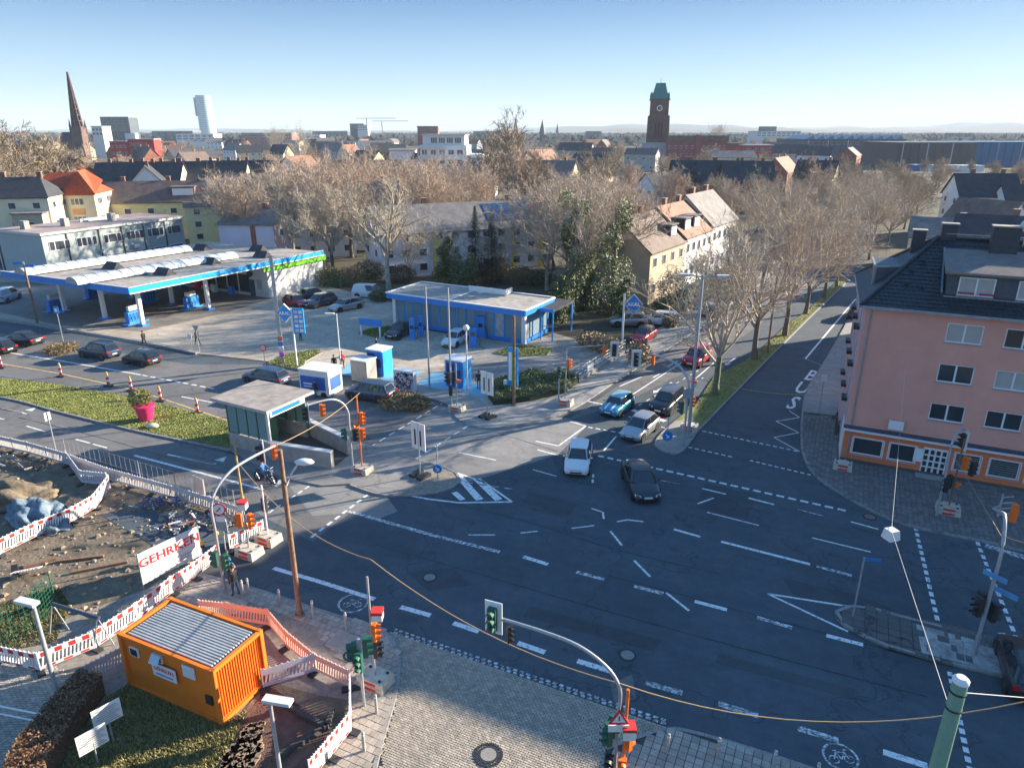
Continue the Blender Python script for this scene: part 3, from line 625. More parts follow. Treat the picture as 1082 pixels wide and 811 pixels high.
# roof
ov = .35; e0 = bx(-ov, -ov, EV - .02); e1 = bx(LF, -ov, EV - .02); r0 = bx(3.75, 5.2, RZ); r1 = bx(LF, 5.2, RZ); e3 = BL + EL_ * ov + Vector((-ov, 0, EV - .02)); b1 = bx(LF, DP + ov, EV - .02)
q = MB(); q.quad(e0, e1, r1, r0); q.add([e3, e0, r0], [(0, 1, 2)]); q.quad(b1, e3, r0, r1); q.quad(e1, b1, r1, r1); q.build('roof', m_tile, pb)
q = MB(); tile_plane(q, e0, e1, r1, r0); tile_plane(q, e3, e0, r0, r0); tr_ = q.build('roof_tile', m_tile, pb); tr_['kind'] = 'stuff'
q = MB(); q.tube([e0 + Vector((0, 0, .04)), r0 + Vector((0, 0, .08))], .13, 6); q.tube([r0 + Vector((0, 0, .08)), r1 + Vector((0, 0, .08))], .13, 6); q.tube([e3 + Vector((0, 0, .04)), r0 + Vector((0, 0, .08))], .13, 6); q.build('ridge_tile', m_tile, pb)
q = MB(); q.beam(e0 + Vector((0, 0, -.05)), e1 + Vector((0, 0, -.05)), .16, .16); q.beam(e3 + Vector((0, 0, -.05)), e0 + Vector((0, 0, -.05)), .16, .16); q.build('gutter', m_zinc, pb)
q = MB(); q.beam(r0 + Vector((.5, 0, .35)) - N2 * .4, r1 + Vector((0, 0, .35)) - N2 * .4, .05, .04); q.build('roof_walk', m_zinc, pb)
# front dormer: long slate-clad box
d0, d1 = 4.35, LF - 1.0
def rz_(o): return EV + (RZ - EV) * (o + ov) / (5.2 + ov)
q = MB(); zt = 14.05
vs = [bx(d0, .95, rz_(.95)), bx(d1, .95, rz_(.95)), bx(d1, .95, zt - .35), bx(d0, .95, zt - .35)]
q.add(vs + [bx(d0, 4.1, rz_(4.1)), bx(d1, 4.1, rz_(4.1))], [(0, 1, 2, 3), (0, 3, 4), (1, 5, 2)]); dm = q.build('dormer', m_slate, pb)
q = MB(); q.quad(bx(d0 - .25, .7, zt - .38), bx(d1 + .2, .7, zt - .38), bx(d1 + .2, 4.4, 14.65), bx(d0 - .25, 4.4, 14.65)); q.beam(bx(d0 - .25, .68, zt - .42), bx(d1 + .2, .68, zt - .42), .1, .14); q.build('dormer_roof', M('m_dormer_roof', (.22, .18, .16), .8, .2, 2), dm)
q = MB(); q.beam(bx(d0 - .2, 1.0, rz_(1.0)), bx(d0 - .2, 4.2, 14.6), .08, .3); q.beam(bx(d0 - .1, .8, rz_(.8) + .02), bx(d1, .8, rz_(.8) + .02), .1, .08); q.build('flashing', m_zinc, dm)
for k in range(9):
    s = 4.95 + k * 3.13
    if s + 2 < d1: 
        window(pb, bx(s + 1.0, .93, 12.25), A1 - pi / 2, 1.95, 1.15, 3)
fl = MB()
for k in range(14): fl.sphere(bx(5.05 + k * .13 + (0 if k < 7 else .25), .72, 12.42), .07, 5, 4)
fl.build('flowers', M('m_redflower', (.45, .02, .03), .8, .4, 8), pb)
# left dormer in the hip
q = MB(); lm = BL * .5; o1 = Vector((-math.sin(AL), math.cos(AL), 0))
pA = EL_ * 3.6; pB = EL_ * 7.6; inn = -o1
q.add([pA + inn * .5 + Vector((0, 0, EV + .6)), pB + inn * .5 + Vector((0, 0, EV + .6)), pB + inn * .5 + Vector((0, 0, 13.2)), pA + inn * .5 + Vector((0, 0, 13.2)), pA + inn * 3.4 + Vector((0, 0, 13.5)), pB + inn * 3.4 + Vector((0, 0, 13.5)), pA + inn * 2.6 + Vector((0, 0, 12.4))], [(1, 0, 3, 2), (0, 6, 4, 3), (2, 3, 4, 5)])
d2 = q.build('dormer', m_slate, pb)
q = MB(); q.beam(pA + inn * .4 + Vector((0, 0, 13.22)), pA + inn * 3.5 + Vector((0, 0, 13.5)), .12, .12); q.beam(pA + inn * .4 + Vector((0, 0, 13.22)), pB + inn * .4 + Vector((0, 0, 13.22)), .12, .12); q.beam(pA + inn * .4 + Vector((0, 0, 12)), pA + inn * .4 + Vector((0, 0, 13.2)), .1, .1); q.build('flashing', m_zinc, d2)
m_blackchim = M('m_slate_chimney', (.05, .055, .065), .7, .2, 4)
chimney(pb, bx(2.7, 6.2, 13.6), .8, .6, 1.9, m_blackchim, True, A1); chimney(pb, bx(4.35, 5.4, 14.6), .9, .6, 1.5, m_blackchim, True, A1)
chimney(pb, bx(7.4, 4.4, 14.0), 1.5, .8, 2.2, m_blackchim, True, A1); chimney(pb, bx(16, 4.6, 14.2), 1.5, .8, 2.0, m_blackchim, True, A1)
q = MB(); q.disc(bx(8.5, 4.6, 16.3), (-.3, -.9, .3), .42, 16, th=.04); q.cyl(bx(8.5, 4.7, 15), bx(8.5, 4.7, 16.3), .03, 5); q.build('satellite_dish', M('m_dish', (.6, .6, .58), .5, .1), pb)
q = MB(); q.tube([bx(.35, -.08, .2), bx(.35, -.08, EV - .2)], .05, 6); q.build('downpipe', m_zinc, pb)
q = MB()
for s, o_, z in ((2.2, 1.5, 0), (2.4, 2.5, 0), (3.1, 1.3, 0), (3.0, 3.3, 0)): q.box(bx(s, o_, rz_(o_) + .05), (.28, .28, .12), A1)
q.build('roof_vent', m_blackchim, pb)
# lower terraced range behind it along the side street (its shade falls on the lanes)
tb = T('terraced_house', 'low terraced range joined behind the pink corner building along the side street', 'building', (C0.x, C0.y, 0))
a_ = Vector((math.cos(R(64.4)), math.sin(R(64.4)), 0)); n_ = Vector((a_.y, -a_.x, 0)); b0 = a_ * 12.5 + n_ * .4; b1_ = a_ * 47; w_ = 9
def gable_block(parent, O, az, L, W_, He, Hr, mw, mr, wn=(3, 2), style=0, z0=0, ovh=.3, wsize=(1.1, 1.3), gab=True, front_ops=True, thick=.14):
    """plain pitched-roof block: O front-left corner, az along the front, depth W_ behind"""
    d = Vector((math.cos(az), math.sin(az), 0)); b = Vector((-math.sin(az), math.cos(az), 0)); O = Vector((O[0], O[1], 0))
    X = lambda s, o, z: O + d * s + b * o + Vector((0, 0, z))
    nx, nz = wn; fo = []; go = []
    for i in range(nx):
        for j in range(nz):
            s = (i + .5) * L / nx - wsize[0] / 2; z = z0 + .9 + j * (He - z0) / nz; fo.append((s, z, s + wsize[0], min(z + wsize[1], He - .1)))
    ng = 2
    for i in range(ng):
        for j in range(nz):
            s = (i + .5) * W_ / ng - wsize[0] / 2; z = z0 + .9 + j * (He - z0) / nz; go.append((s, z, s + wsize[0], min(z + wsize[1], He - .1)))
    q = MB(); wall(q, X(0, 0, 0), az, L, He, fo, 0, z0); wall(q, X(L, W_, 0), az + pi, L, He, fo, 0, z0)
    wall(q, X(L, 0, 0), az + pi / 2, W_, He, go, 0, z0, gable=(.5, Hr - He)); wall(q, X(0, W_, 0), az - pi / 2, W_, He, go, 0, z0, gable=(.5, Hr - He))
    q.build('wall', mw, parent)
    wins(parent, X(0, 0, 0), az, fo, style); wins(parent, X(L, 0, 0), az + pi / 2, go, style); wins(parent, X(0, W_, 0), az - pi / 2, go, style)
    sl = (Hr - He) / (W_ / 2); ez = He - ovh * sl; q = MB()
    for (s0_, s1_, oo) in ((0, 0, 0),):
        A = X(-ovh, -ovh, ez); B = X(L + ovh, -ovh, ez); Cc = X(L + ovh, W_ / 2, Hr); D_ = X(-ovh, W_ / 2, Hr); E_ = X(L + ovh, W_ + ovh, ez); F_ = X(-ovh, W_ + ovh, ez); up = Vector((0, 0, thick))
        vs = [A, B, Cc, D_, E_, F_] + [v + up for v in (A, B, Cc, D_, E_, F_)]
        q.add(vs, [(6, 7, 8, 9), (8, 10, 11, 9), (0, 3, 2, 1), (2, 3, 5, 4), (0, 1, 7, 6), (1, 2, 8, 7), (2, 4, 10, 8), (4, 5, 11, 10), (5, 3, 9, 11), (3, 0, 6, 9)])
    ro = q.build('roof', mr, parent); return X, ro
m_rooftiles = {}
def roofmat(key, rgb, ang=0.0):
    """tiled roof: courses and columns as relief"""
    if key in m_rooftiles: return m_rooftiles[key]
    m = M('m_roof_' + key, rgb, .8, .3, .8, .0); n = m.node_tree; b = n.nodes['Principled BSDF']; g = n.nodes.new('ShaderNodeNewGeometry')
    sx = n.nodes.new('ShaderNodeSeparateXYZ'); n.links.new(g.outputs['Position'], sx.inputs[0])
    w = n.nodes.new('ShaderNodeMath'); w.operation = 'MULTIPLY'; w.inputs[1].default_value = 5.2; n.links.new(sx.outputs['Z'], w.inputs[0])
    f = n.nodes.new('ShaderNodeMath'); f.operation = 'FRACT'; n.links.new(w.outputs[0], f.inputs[0])
    bp = n.nodes.new('ShaderNodeBump'); bp.inputs['Strength'].default_value = .8; bp.inputs['Distance'].default_value = .06; n.links.new(f.outputs[0], bp.inputs['Height']); n.links.new(bp.outputs['Normal'], b.inputs['Normal'])
    m_rooftiles[key] = m; return m
RB, RD, RR, RG, RO = roofmat('brown', (.16, .12, .10)), roofmat('dark', (.045, .05, .06)), roofmat('red', (.50, .085, .03)), roofmat('grey', (.19, .18, .175)), roofmat('orange', (.28, .15, .10))
m_cream, m_yellow_w, m_whitew, m_greyw, m_beige, m_brickw, m_lilacw = M('m_cream', (.72, .64, .45), .9, .08, .5), M('m_yellow_wall', (.74, .67, .36), .9, .08, .5), M('m_white_wall', (.80, .79, .77), .9, .08, .5), M('m_grey_wall', (.40, .42, .42), .9, .1, .5), M('m_beige_wall', (.46, .38, .27), .9, .15, .5), M('m_brick_wall', (.30, .12, .08), .9, .25, .8), M('m_lilac_wall', (.66, .63, .72), .9, .06, .5)
gable_block(tb, b0, R(64.4) , 34, 9, 8.3, 11.8, m_lilac, RD, (10, 3)) if False else None
Xh, _ = gable_block(tb, b0 + n_ * 9 + a_ * 34.5, R(64.4) + pi, 34.5, 9, 8.3, 11.8, m_lilac, RD, (9, 3))
# ================================================================= CARS
m_tyre = M('m_tyre', (.018, .018, .02), .85, 0); m_rim = M('m_rim', (.35, .36, .38), .35, 0, metal=.7); m_chrome = M('m_chrome', (.6, .6, .62), .2, 0, metal=1.0)
m_carglass = M('m_car_glass', (.015, .02, .026), .04, 0, spec=1.0)
m_head = M('m_headlamp', (.75, .78, .8), .08, 0, spec=1.0); m_tail = M('m_tail_lamp', (.45, .01, .012), .15, 0); m_plate = M('m_plate', (.75, .75, .73), .5, .05, 9); m_trim = M('m_car_trim', (.02, .02, .022), .5, 0)
def paint(name, rgb, metal=.2, rough=.28):
    m = M('m_paint_' + name, rgb, rough, .03, 3, metal=metal, world=False); m.node_tree.nodes['Principled BSDF'].inputs['Coat Weight'].default_value = .6; m.node_tree.nodes['Principled BSDF'].inputs['Coat Roughness'].default_value = .04; return m
_whl = {}
def wheel_mesh(r):
    if r in _whl: return _whl[r]
    t = MB(); t.tube([(0, -.11, 0), (0, -.10, 0), (0, .10, 0), (0, .11, 0)], [r * .93, r, r, r * .93], 18, 0, False)
    t.tube([(0, .11, 0), (0, .108, 0)], [r * .93, r * .64], 18, 0, False); t.tube([(0, -.11, 0), (0, -.108, 0)], [r * .93, r * .64], 18, 0, False)
    k = MB(); k.cyl((0, -.09, 0), (0, .09, 0), r * .62, 16, 1)
    for i in range(7):
        a = 2 * pi * i / 7
        for s in (-1, 1): k.beam((0, s * .1, 0), (math.cos(a) * r * .62, s * .1, math.sin(a) * r * .62), .02, .055, 0)
    for s in (-1, 1):
        k.tube([(0, s * .108, 0), (0, s * .112, 0)], [r * .66, r * .6], 16, 0, False); k.disc((0, s * .11, 0), (0, 1, 0), r * .15, 8)
    _whl[r] = (t.mesh('tyre', m_tyre), k.mesh('rim', [m_rim, m_trim])); return _whl[r]
# profiles: x measured from front (0) to rear (1): (x, half width factor, z sill, z shoulder, z deck centre)
BODY = {
 'hatch': dict(L=4.05, W=1.76, H=1.48, st=[(0, .70, .30, .52, .56), (.02, .86, .22, .62, .68), (.08, .95, .2, .72, .80), (.20, 1, .18, .82, .92), (.30, 1, .18, .88, 1.0), (.5, 1, .18, .92, 1.0), (.75, 1, .18, .95, 1.02), (.90, .98, .2, .97, 1.02), (.97, .93, .25, .92, 1.0), (1, .82, .36, .70, .80)], gh=[(.24, .80, 0), (.42, .72, 1), (.60, .73, 1.0), (.86, .70, .95), (.975, .76, 0)]),
 'sedan': dict(L=4.65, W=1.82, H=1.44, st=[(0, .70, .30, .50, .55), (.02, .86, .22, .60, .66), (.07, .95, .2, .70, .78), (.20, 1, .18, .80, .90), (.29, 1, .18, .86, .96), (.5, 1, .18, .90, .98), (.75, 1, .18, .94, 1.02), (.90, .98, .2, .95, 1.06), (.98, .92, .26, .92, 1.04), (1, .82, .36, .70, .80)], gh=[(.26, .80, 0), (.41, .71, 1), (.56, .72, 1.0), (.70, .69, .95), (.86, .74, 0.05)]),
 'wagon': dict(L=4.70, W=1.82, H=1.50, st=[(0, .70, .30, .52, .56), (.02, .86, .22, .62, .68), (.07, .95, .2, .72, .80), (.19, 1, .18, .82, .92), (.28, 1, .18, .88, .98), (.5, 1, .18, .92, 1.0), (.75, 1, .18, .95, 1.02), (.90, .98, .2, .97, 1.02), (.975, .93, .25, .94, 1.0), (1, .84, .36, .70, .80)], gh=[(.25, .80, 0), (.38, .72, .98), (.58, .73, 1.0), (.90, .70, .95), (.98, .76, 0)]),
 'suv': dict(L=4.45, W=1.86, H=1.66, st=[(0, .74, .38, .62, .68), (.02, .88, .28, .78, .84), (.07, .96, .25, .88, .96), (.20, 1, .24, .96, 1.06), (.28, 1, .24, 1.0, 1.1), (.5, 1, .24, 1.04, 1.12), (.75, 1, .24, 1.08, 1.15), (.90, .98, .26, 1.1, 1.15), (.975, .94, .3, 1.04, 1.12), (1, .84, .42, .8, .9)], gh=[(.24, .82, 0), (.36, .75, .98), (.58, .76, 1.0), (.90, .72, .95), (.98, .80, 0)]),
 'mini': dict(L=3.82, W=1.72, H=1.42, st=[(0, .66, .32, .55, .62), (.02, .84, .22, .68, .74), (.08, .95, .2, .78, .84), (.2, 1, .18, .84, .92), (.28, 1, .18, .88, .96), (.5, 1, .18, .92, .98), (.75, 1, .18, .94, 1.0), (.9, .98, .2, .95, 1.0), (.97, .92, .25, .9, .98), (1, .80, .36, .7, .8)], gh=[(.27, .82, 0), (.38, .76, .98), (.58, .77, 1.0), (.90, .74, .95), (.975, .78, 0)]),
 'van': dict(L=4.5, W=1.85, H=1.86, st=[(0, .74, .36, .62, .68), (.02, .88, .26, .80, .88), (.06, .96, .22, .92, 1.0), (.14, 1, .2, 1.0, 1.1), (.2, 1, .2, 1.04, 1.14), (.5, 1, .2, 1.08, 1.16), (.75, 1, .2, 1.1, 1.16), (.93, 1, .22, 1.1, 1.16), (.985, .97, .26, 1.08, 1.14), (1, .92, .36, .9, .95)], gh=[(.15, .86, 0), (.29, .82, .97), (.5, .86, 1.0), (.94, .86, .98), (.99, .88, 0)])}
def car(loc, az, kind, pm, label, group=None, roof=None, name='parked_car', rails=False, stripes=None, closed=False, sc=1.0, wheels=None):
    """az = azimuth the nose points to. local +x is the nose"""
    B = BODY[kind]; L, Wd, H = B['L'] * sc, B['W'], B['H']; hw = Wd / 2; X = lambda t: L / 2 - t * L
    t = T(name, label, 'van' if kind == 'van' else 'car', loc, az, group)
    # body shell: cross-sections
    st = B['st']; fine = []
    for i in range(len(st) - 1):
        a, b = st[i], st[i + 1]; k = 3 if b[0] - a[0] > .08 else 1
        for j in range(k): fine.append(tuple(a[q] + (b[q] - a[q]) * j / k for q in range(5)))
    fine.append(st[-1]); q = MB(); vs = []; fs = []
    for (x, wf, zs, zh, zd) in fine:
        w = hw * wf; xx = X(x)
        ring = [(-w * .90, zs), (-w * .99, zs + .12), (-w, (zs + zh) * .5 + .02), (-w * .985, zh - .10), (-w * .93, zh), (-w * .80, zh + (zd - zh) * .55), (-w * .40, zd - .01), (0, zd)]
        ring = ring + [(-a, b) for a, b in reversed(ring[:-1])]
        vs += [(xx, y, z) for y, z in ring]
    m = 15
    for i in range(len(fine) - 1):
        for j in range(m - 1): fs.append((i * m + j, (i + 1) * m + j, (i + 1) * m + j + 1, i * m + j + 1))
    q.add(vs, fs, 0, True); q.add(vs[:m], [tuple(range(m))]); q.add(vs[-m:], [tuple(reversed(range(m)))])
    # greenhouse as body coloured shell
    gh = B['gh']; z0 = st[5][4] - .05
    def gring(i):
        x, wf, hf = gh[i]; zt = z0 + (H - z0) * hf; return X(x), hw * wf, zt
    rows = []
    xb = [X(gh[0][0]), X(gh[1][0] * .75 + gh[0][0] * .25), X(gh[2][0]), X(gh[3][0] * .7 + gh[4][0] * .3), X(gh[4][0])]
    wb = hw * .93
    base = [(X(gh[0][0]), wb * .86, z0 - .02), (X(gh[0][0] + .06), wb, z0 - .08), (X(.5), wb * 1.0, z0 - .08), (X(gh[4][0] - .05), wb * .97, z0 - .06), (X(gh[4][0]), wb * .84, z0 - .02)]
    roofp = [(X(gh[1][0]), hw * .60, H - .05), (X(gh[1][0] + .07), hw * .70, H - .015), (X(.57), hw * .73, H), (X(gh[3][0] - .06), hw * .70, H - .03), (X(gh[3][0]), hw * .60, H - .09 if kind != 'sedan' else H - .07)]
    gvs = []
    for (bp, rp) in zip(base, roofp):
        gvs += [(bp[0], -bp[1], bp[2]), (rp[0], -rp[1], rp[2]), (rp[0], -rp[1] * .82, rp[2] + .035), (rp[0], 0, rp[2] + .05), (rp[0], rp[1] * .82, rp[2] + .035), (rp[0], rp[1], rp[2]), (bp[0], bp[1], bp[2])]
    gf = []; gm = []
    for i in range(4):
        for j in range(6): gf.append((i * 7 + j, (i + 1) * 7 + j, (i + 1) * 7 + j + 1, i * 7 + j + 1)); gm.append(1 if j in (1, 2, 3, 4) else 0)
    for f, mi in zip(gf, gm): q.add([gvs[k] for k in f], [(0, 1, 2, 3)], mi)
    fA = gvs[:7]; rA = gvs[-7:]
    q.add(fA, [(0, 1, 5, 6), (1, 2, 3, 4, 5)], 0); q.add(rA, [(6, 5, 1, 0), (5, 4, 3, 2, 1)], 0)
    q.build('body', [pm, roof or pm], t)
    def pane(nm, c4, inset=.08, off=.012, mat=m_carglass):
        c4 = [Vector(v) for v in c4]; c = sum(c4, Vector()) / 4; n = (c4[1] - c4[0]).cross(c4[3] - c4[0]).normalized()
        if n.dot(Vector((c.x * .6, c.y, .25))) < 0: n = -n
        p = [v.lerp(c, inset) + n * off for v in c4]; g_ = MB(); g_.quad(*p); g_.quad(*[v - n * .008 for v in reversed(p)]); return g_.build(nm, mat, t)
    b0, r0 = base[0], roofp[0]; pane('windscreen', [(b0[0], -b0[1], b0[2]), (b0[0], b0[1], b0[2]), (r0[0], r0[1], r0[2]), (r0[0], -r0[1], r0[2])], .07)
    b0, r0 = base[4], roofp[4]
    if not closed: pane('rear_window', [(b0[0], -b0[1], b0[2] + .05), (b0[0], b0[1], b0[2] + .05), (r0[0], r0[1], r0[2]), (r0[0], -r0[1], r0[2])], .12)
    for s in (-1, 1):
        for i in range(4):
            if closed and i > 1: continue
            pa, pb_, ra, rb_ = base[i], base[i + 1], roofp[i], roofp[i + 1]
            c4 = [(pa[0], s * pa[1], pa[2] + .03), (pb_[0], s * pb_[1], pb_[2] + .03), (rb_[0], s * rb_[1], rb_[2]), (ra[0], s * ra[1], ra[2])]
            pane('side_window', c4, .07 if i in (1, 2) else .16)
    r = wheels or {'suv': .36, 'van': .33, 'mini': .30}.get(kind, .32); ty, rm = wheel_mesh(r)
    wx = (L / 2 - L * .19, -L / 2 + L * .19)
    for x in wx:
        for s in (-1, 1):
            ar = MB(); ar.disc((x, s * (hw - .03), r + .02), (0, 1, 0), r + .075, 18, 0, .09); ar.build('wheel_arch', m_trim, t)
            w_ = put('wheel', None, t, loc=(x, s * (hw - .10), r)); put('tyre', ty, w_); put('rim', rm, w_)
    zf = st[2][3]
    for s in (-1, 1):
        h_ = MB(); h_.add([(X(.006), s * hw * .50, zf - .16), (X(.035), s * hw * .88, zf - .14), (X(.06), s * hw * .90, zf - .02), (X(.016), s * hw * .54, zf - .05), (X(.06), s * hw * .5, zf - .1)], [(0, 1, 2, 3), (0, 3, 4), (3, 2, 4), (1, 0, 4), (2, 1, 4)])
        h_.v = [(x + .03, y * 1.0, z) for x, y, z in h_.v]; h_.build('headlight', m_head, t)
        l_ = MB(); zr = st[-3][3]; l_.box((X(.992), s * hw * .76, zr - .24), (.10, hw * .30, .17)); l_.build('tail_light', m_tail, t)
        mm = MB(); mm.sphere((X(gh[0][0] + .07), s * (hw + .07), z0 + .03), .1, 7, 5, 0, (.6, 1, .7)); mm.build('mirror', pm, t)
        dh = MB()
        for dx in (.46, .66): dh.box((X(dx), s * (hw * .995), z0 - .22), (.16, .03, .03))
        dh.build('door_handle', m_trim if kind != 'van' else m_trim, t)
        dl = MB()
        for dx in (.36, .56, .73): dl.box((X(dx), s * (hw * .993), .3), (.012, .02, z0 - .40))
        dl.build('door_gap', m_trim, t)
    g_ = MB(); g_.box((X(.0) - .005, 0, .34), (.05, hw * .9, .10)); g_.box((X(.01), 0, zf - .22), (.06, hw * .8, .09)); g_.build('grille', m_trim, t)
    for x, nm in ((X(0) + .025, 0), (X(1) - .015, 1)):
        p_ = MB(); p_.box((x, 0, .46 + .12 * nm), (.02, .52, .115)); p_.build('licence_plate', m_plate, t)
    if rails:
        for s in (-1, 1): rr_ = MB(); rr_.beam((X(.40), s * hw * .68, H + .04), (X(.86), s * hw * .66, H + .02), .04, .04); rr_.build('roof_rail', m_trim, t)
    if stripes:
        for s in (-1, 1):
            sb = MB(); pts = [(x, zd) for (x, _, _, _, zd) in fine if .015 < x < .3]
            for (xa, za), (xb_, zb_) in zip(pts, pts[1:]): sb.add([(X(xa), s * .28 - .09, za + .012), (X(xa), s * .28 + .09, za + .012), (X(xb_), s * .28 + .09, zb_ + .012), (X(xb_), s * .28 - .09, zb_ + .012)], [(0, 1, 2, 3)])
            sb.build('bonnet_stripe', stripes, t)
    return t
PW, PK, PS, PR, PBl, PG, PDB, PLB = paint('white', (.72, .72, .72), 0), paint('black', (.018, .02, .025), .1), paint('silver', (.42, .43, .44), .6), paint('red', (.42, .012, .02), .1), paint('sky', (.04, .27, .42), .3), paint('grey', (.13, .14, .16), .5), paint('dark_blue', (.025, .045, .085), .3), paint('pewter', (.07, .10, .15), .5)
def carat(fpx, rpx, *a, z=0.0, **k):
    """fpx, rpx: photo pixels of ground under nose and tail centre"""
    f = G(*fpx, z); r = G(*rpx, z); d = f - r; c = (f + r) / 2
    return car((c.x, c.y, z), math.atan2(d.y, d.x), *a, **k)
def cara(cpx, az, *a, z=0.0, **k):
    c = G(*cpx, z); return car((c.x, c.y, z), az, *a, **k)
GT = 'cars waiting or driving at the junction'; GP = 'cars parked on the filling station forecourt'; GR = 'cars driving on the near main road lane by the station'
cara((611, 491), A2 + pi + R(23), 'hatch', PW, 'white hatchback crossing the junction, foremost on the left', GT, name='car')
cara((676, 515), A2 + pi + R(36), 'sedan', PK, 'glossy black saloon turning in the middle of the junction', GT, name='car')
cara((676, 458), A2 + pi - R(1) , 'hatch', PS, 'silver hatchback just past the stop line beside the island tip', GT, name='car')
cara((652, 434), A2 + pi, 'mini', PBl, 'bright blue small hatchback with white bonnet stripes and pale roof', GT, name='car', roof=paint('ice', (.25, .45, .52), .1), stripes=M('m_stripe', (.8, .8, .8), .3, 0))
cara((705, 431), A2 + pi, 'suv', PK, 'black compact SUV with pale glinting roof waiting at the stop line', GT, name='car', roof=PG)  # glint on the black roof put into the colour as grey paint
cara((736, 383), A2 + pi, 'suv', PR, 'crimson red car approaching behind the slim lamp mast', GT, name='car')
PZ = .0
cara((282, 404), A1 + pi + R(0), 'wagon', PLB, 'pewter estate car on the near lane in front of the price pylon', GR, name='car', sc=1.0)
cara((392, 421), A1 + pi + R(4), 'suv', PLB, 'blue-grey car partly behind the arched signal arm near the shrub bed', GR, name='car')
GL3 = 'dark cars standing along the kerb of the filling station'
cara((106, 377), A1 + pi + R(3), 'suv', PDB, 'dark blue estate standing at the kerb, middle of three dark cars', GL3, rails=True)
cara((150, 384), A1 + pi, 'hatch', PK, 'black hatchback with purple tail glow, right end of the kerb row', GL3)
cara((26, 363), A1 + pi + R(4), 'sedan', PK, 'black saloon with red tail lights, left of the small roadside shrub', GL3)
cara((313, 323), R(-40), 'hatch', PR, 'red hatchback parked in front of the shop wall with green fascia', GP, z=.06)
cara((339, 323), R(-130), 'suv', PDB, 'dark estate parked nose out between red hatchback and silver estate', GP, z=.06)
cara((325, 316), R(-130), 'hatch', PDB, 'dark small car parked furthest back by the green fascia wall', GP, z=.06)
cara((366, 327), R(-135), 'wagon', PS, 'silver grey estate parked at the right end of the forecourt row', GP, z=.06)
cara((390, 314), R(-10), 'van', PW, 'small white panel van parked under the bare trees by the green fence', GP, z=.0, closed=True)
cara((422, 355), A2 + pi + R(10), 'hatch', PK, 'black electric car plugged in at the left charging post', 'cars at the charging posts', z=.06)
cara((481, 363), A2 + pi + R(12), 'hatch', PW, 'white electric car at the charging bay right of the silver pole', 'cars at the charging posts', z=.06)
GS = 'cars parked beside the beige terraced house'
cara((664, 344), A2 + R(120), 'suv', PS, 'silver grey SUV parked beneath the diamond sign', GS)
cara((698, 343), A2 + R(105), 'suv', PW, 'white SUV parked right of the silver one near the dark bush', GS)
cara((680, 359), A2 + R(180), 'hatch', PR, 'small red hatchback with black roof parked at the wall end', GS, roof=PK)
cara((765, 357 - 32), A2 + pi, 'hatch', PW, 'white car driving down between the street trees', GT, name='car')
cara((752, 333), A2, 'hatch', PG, 'grey car parked under the street trees beyond the red car', GS)
cara((905, 335), A2, 'wagon', PDB, 'dark car parked at the far kerb before the pink building corner', GS)
cara((8, 318), R(95), 'van', paint('palevan', (.30, .40, .48), .1), 'pale blue grey van parked at the left picture edge by the canopy', 'vans at the station', z=.06, closed=True)
cara((0, 372), A1 + pi, 'hatch', PK, 'black car cut by the left picture edge', GL3)
for i, (p, a, k, c, lb) in enumerate((((1080, 715), A1 + R(90), 'hatch', PK, 'black car just entering at the right picture edge by the island'),)):
    cara(p, a, k, c, lb, GT, name='car')
# ================================================================= FILLING STATION
m_blue = M('m_station_blue', (.02, .23, .68), .4, .08, 2); m_cyan = M('m_cyan_lit_fascia', (.02, .34, .76), .35, .05, 2); m_green = M('m_fascia_green', (.16, .58, .02), .4, .05, 2)
m_steel = M('m_steel', (.42, .43, .44), .45, .15, 4, metal=.4); m_lightgrey = M('m_light_grey', (.62, .62, .61), .6, .08, 3); m_roofgravel = M('m_roof_gravel', (.36, .33, .29), .95, .35, 1.2, .5); m_roofdark = M('m_roof_dark', (.10, .10, .11), .9, .4, .8, .3)
m_sky_poly = M('m_skylight', (.66, .70, .72), .35, .08, 2); m_whiteplastic = M('m_white_plastic', (.72, .72, .70), .5, .08, 4); m_wood = M('m_wood_pole', (.22, .14, .09), .9, .3, 5, .3); m_letters_w = M('m_letter_white', (.85, .85, .85), .6, 0); m_letters_b = M('m_letter_blue', (.03, .12, .45), .6, 0); m_letters_r = M('m_letter_red', (.65, .02, .03), .6, 0); m_letters_k = M('m_letter_black', (.03, .03, .035), .6, 0)
CC = G(137, 311, 4.6); uv = Vector((math.cos(R(154.5)), math.sin(R(154.5)), 0)); vv = Vector((math.cos(R(60)), math.sin(R(60)), 0))
cn = T('station_canopy', 'large flat filling station canopy with blue fascia and two white barrel skylights', 'canopy', (CC.x, CC.y, 0))
cx = lambda a, b, z: uv * a + vv * b + Vector((0, 0, z))
LU, LV = 23.6, 30.5
q = MB(); q.prism([tuple(cx(a, b, 0))[:2] for a, b in ((.1, .1), (LU, .1), (LU, LV), (.1, LV))], 4.75, 5.15); q.build('roof_deck', m_roofgravel, cn)
q = MB(); q.beam(cx(0, 0, 4.98), cx(LU, 0, 4.98), .16, .76); q.build('fascia', m_blue, cn)  # side away from the sun, its shade put into the darker blue
q = MB(); q.beam(cx(0, -.08, 4.98), cx(0, LV, 4.98), .16, .76); q.build('fascia', m_cyan, cn)  # same blue fascia, sunlight on this side painted in as brighter cyan
q = MB(); q.beam(cx(-.02, -.1, 5.38), cx(-.02, LV, 5.38), .24, .05); q.beam(cx(-.1, -.02, 5.38), cx(LU, -.02, 5.38), .24, .05); q.build('fascia_cap', m_lightgrey, cn)
q = MB(); q.beam(cx(-.09, 0, 4.66), cx(-.09, LV, 4.66), .03, .12); q.build('fascia_stripe', m_letters_w, cn)
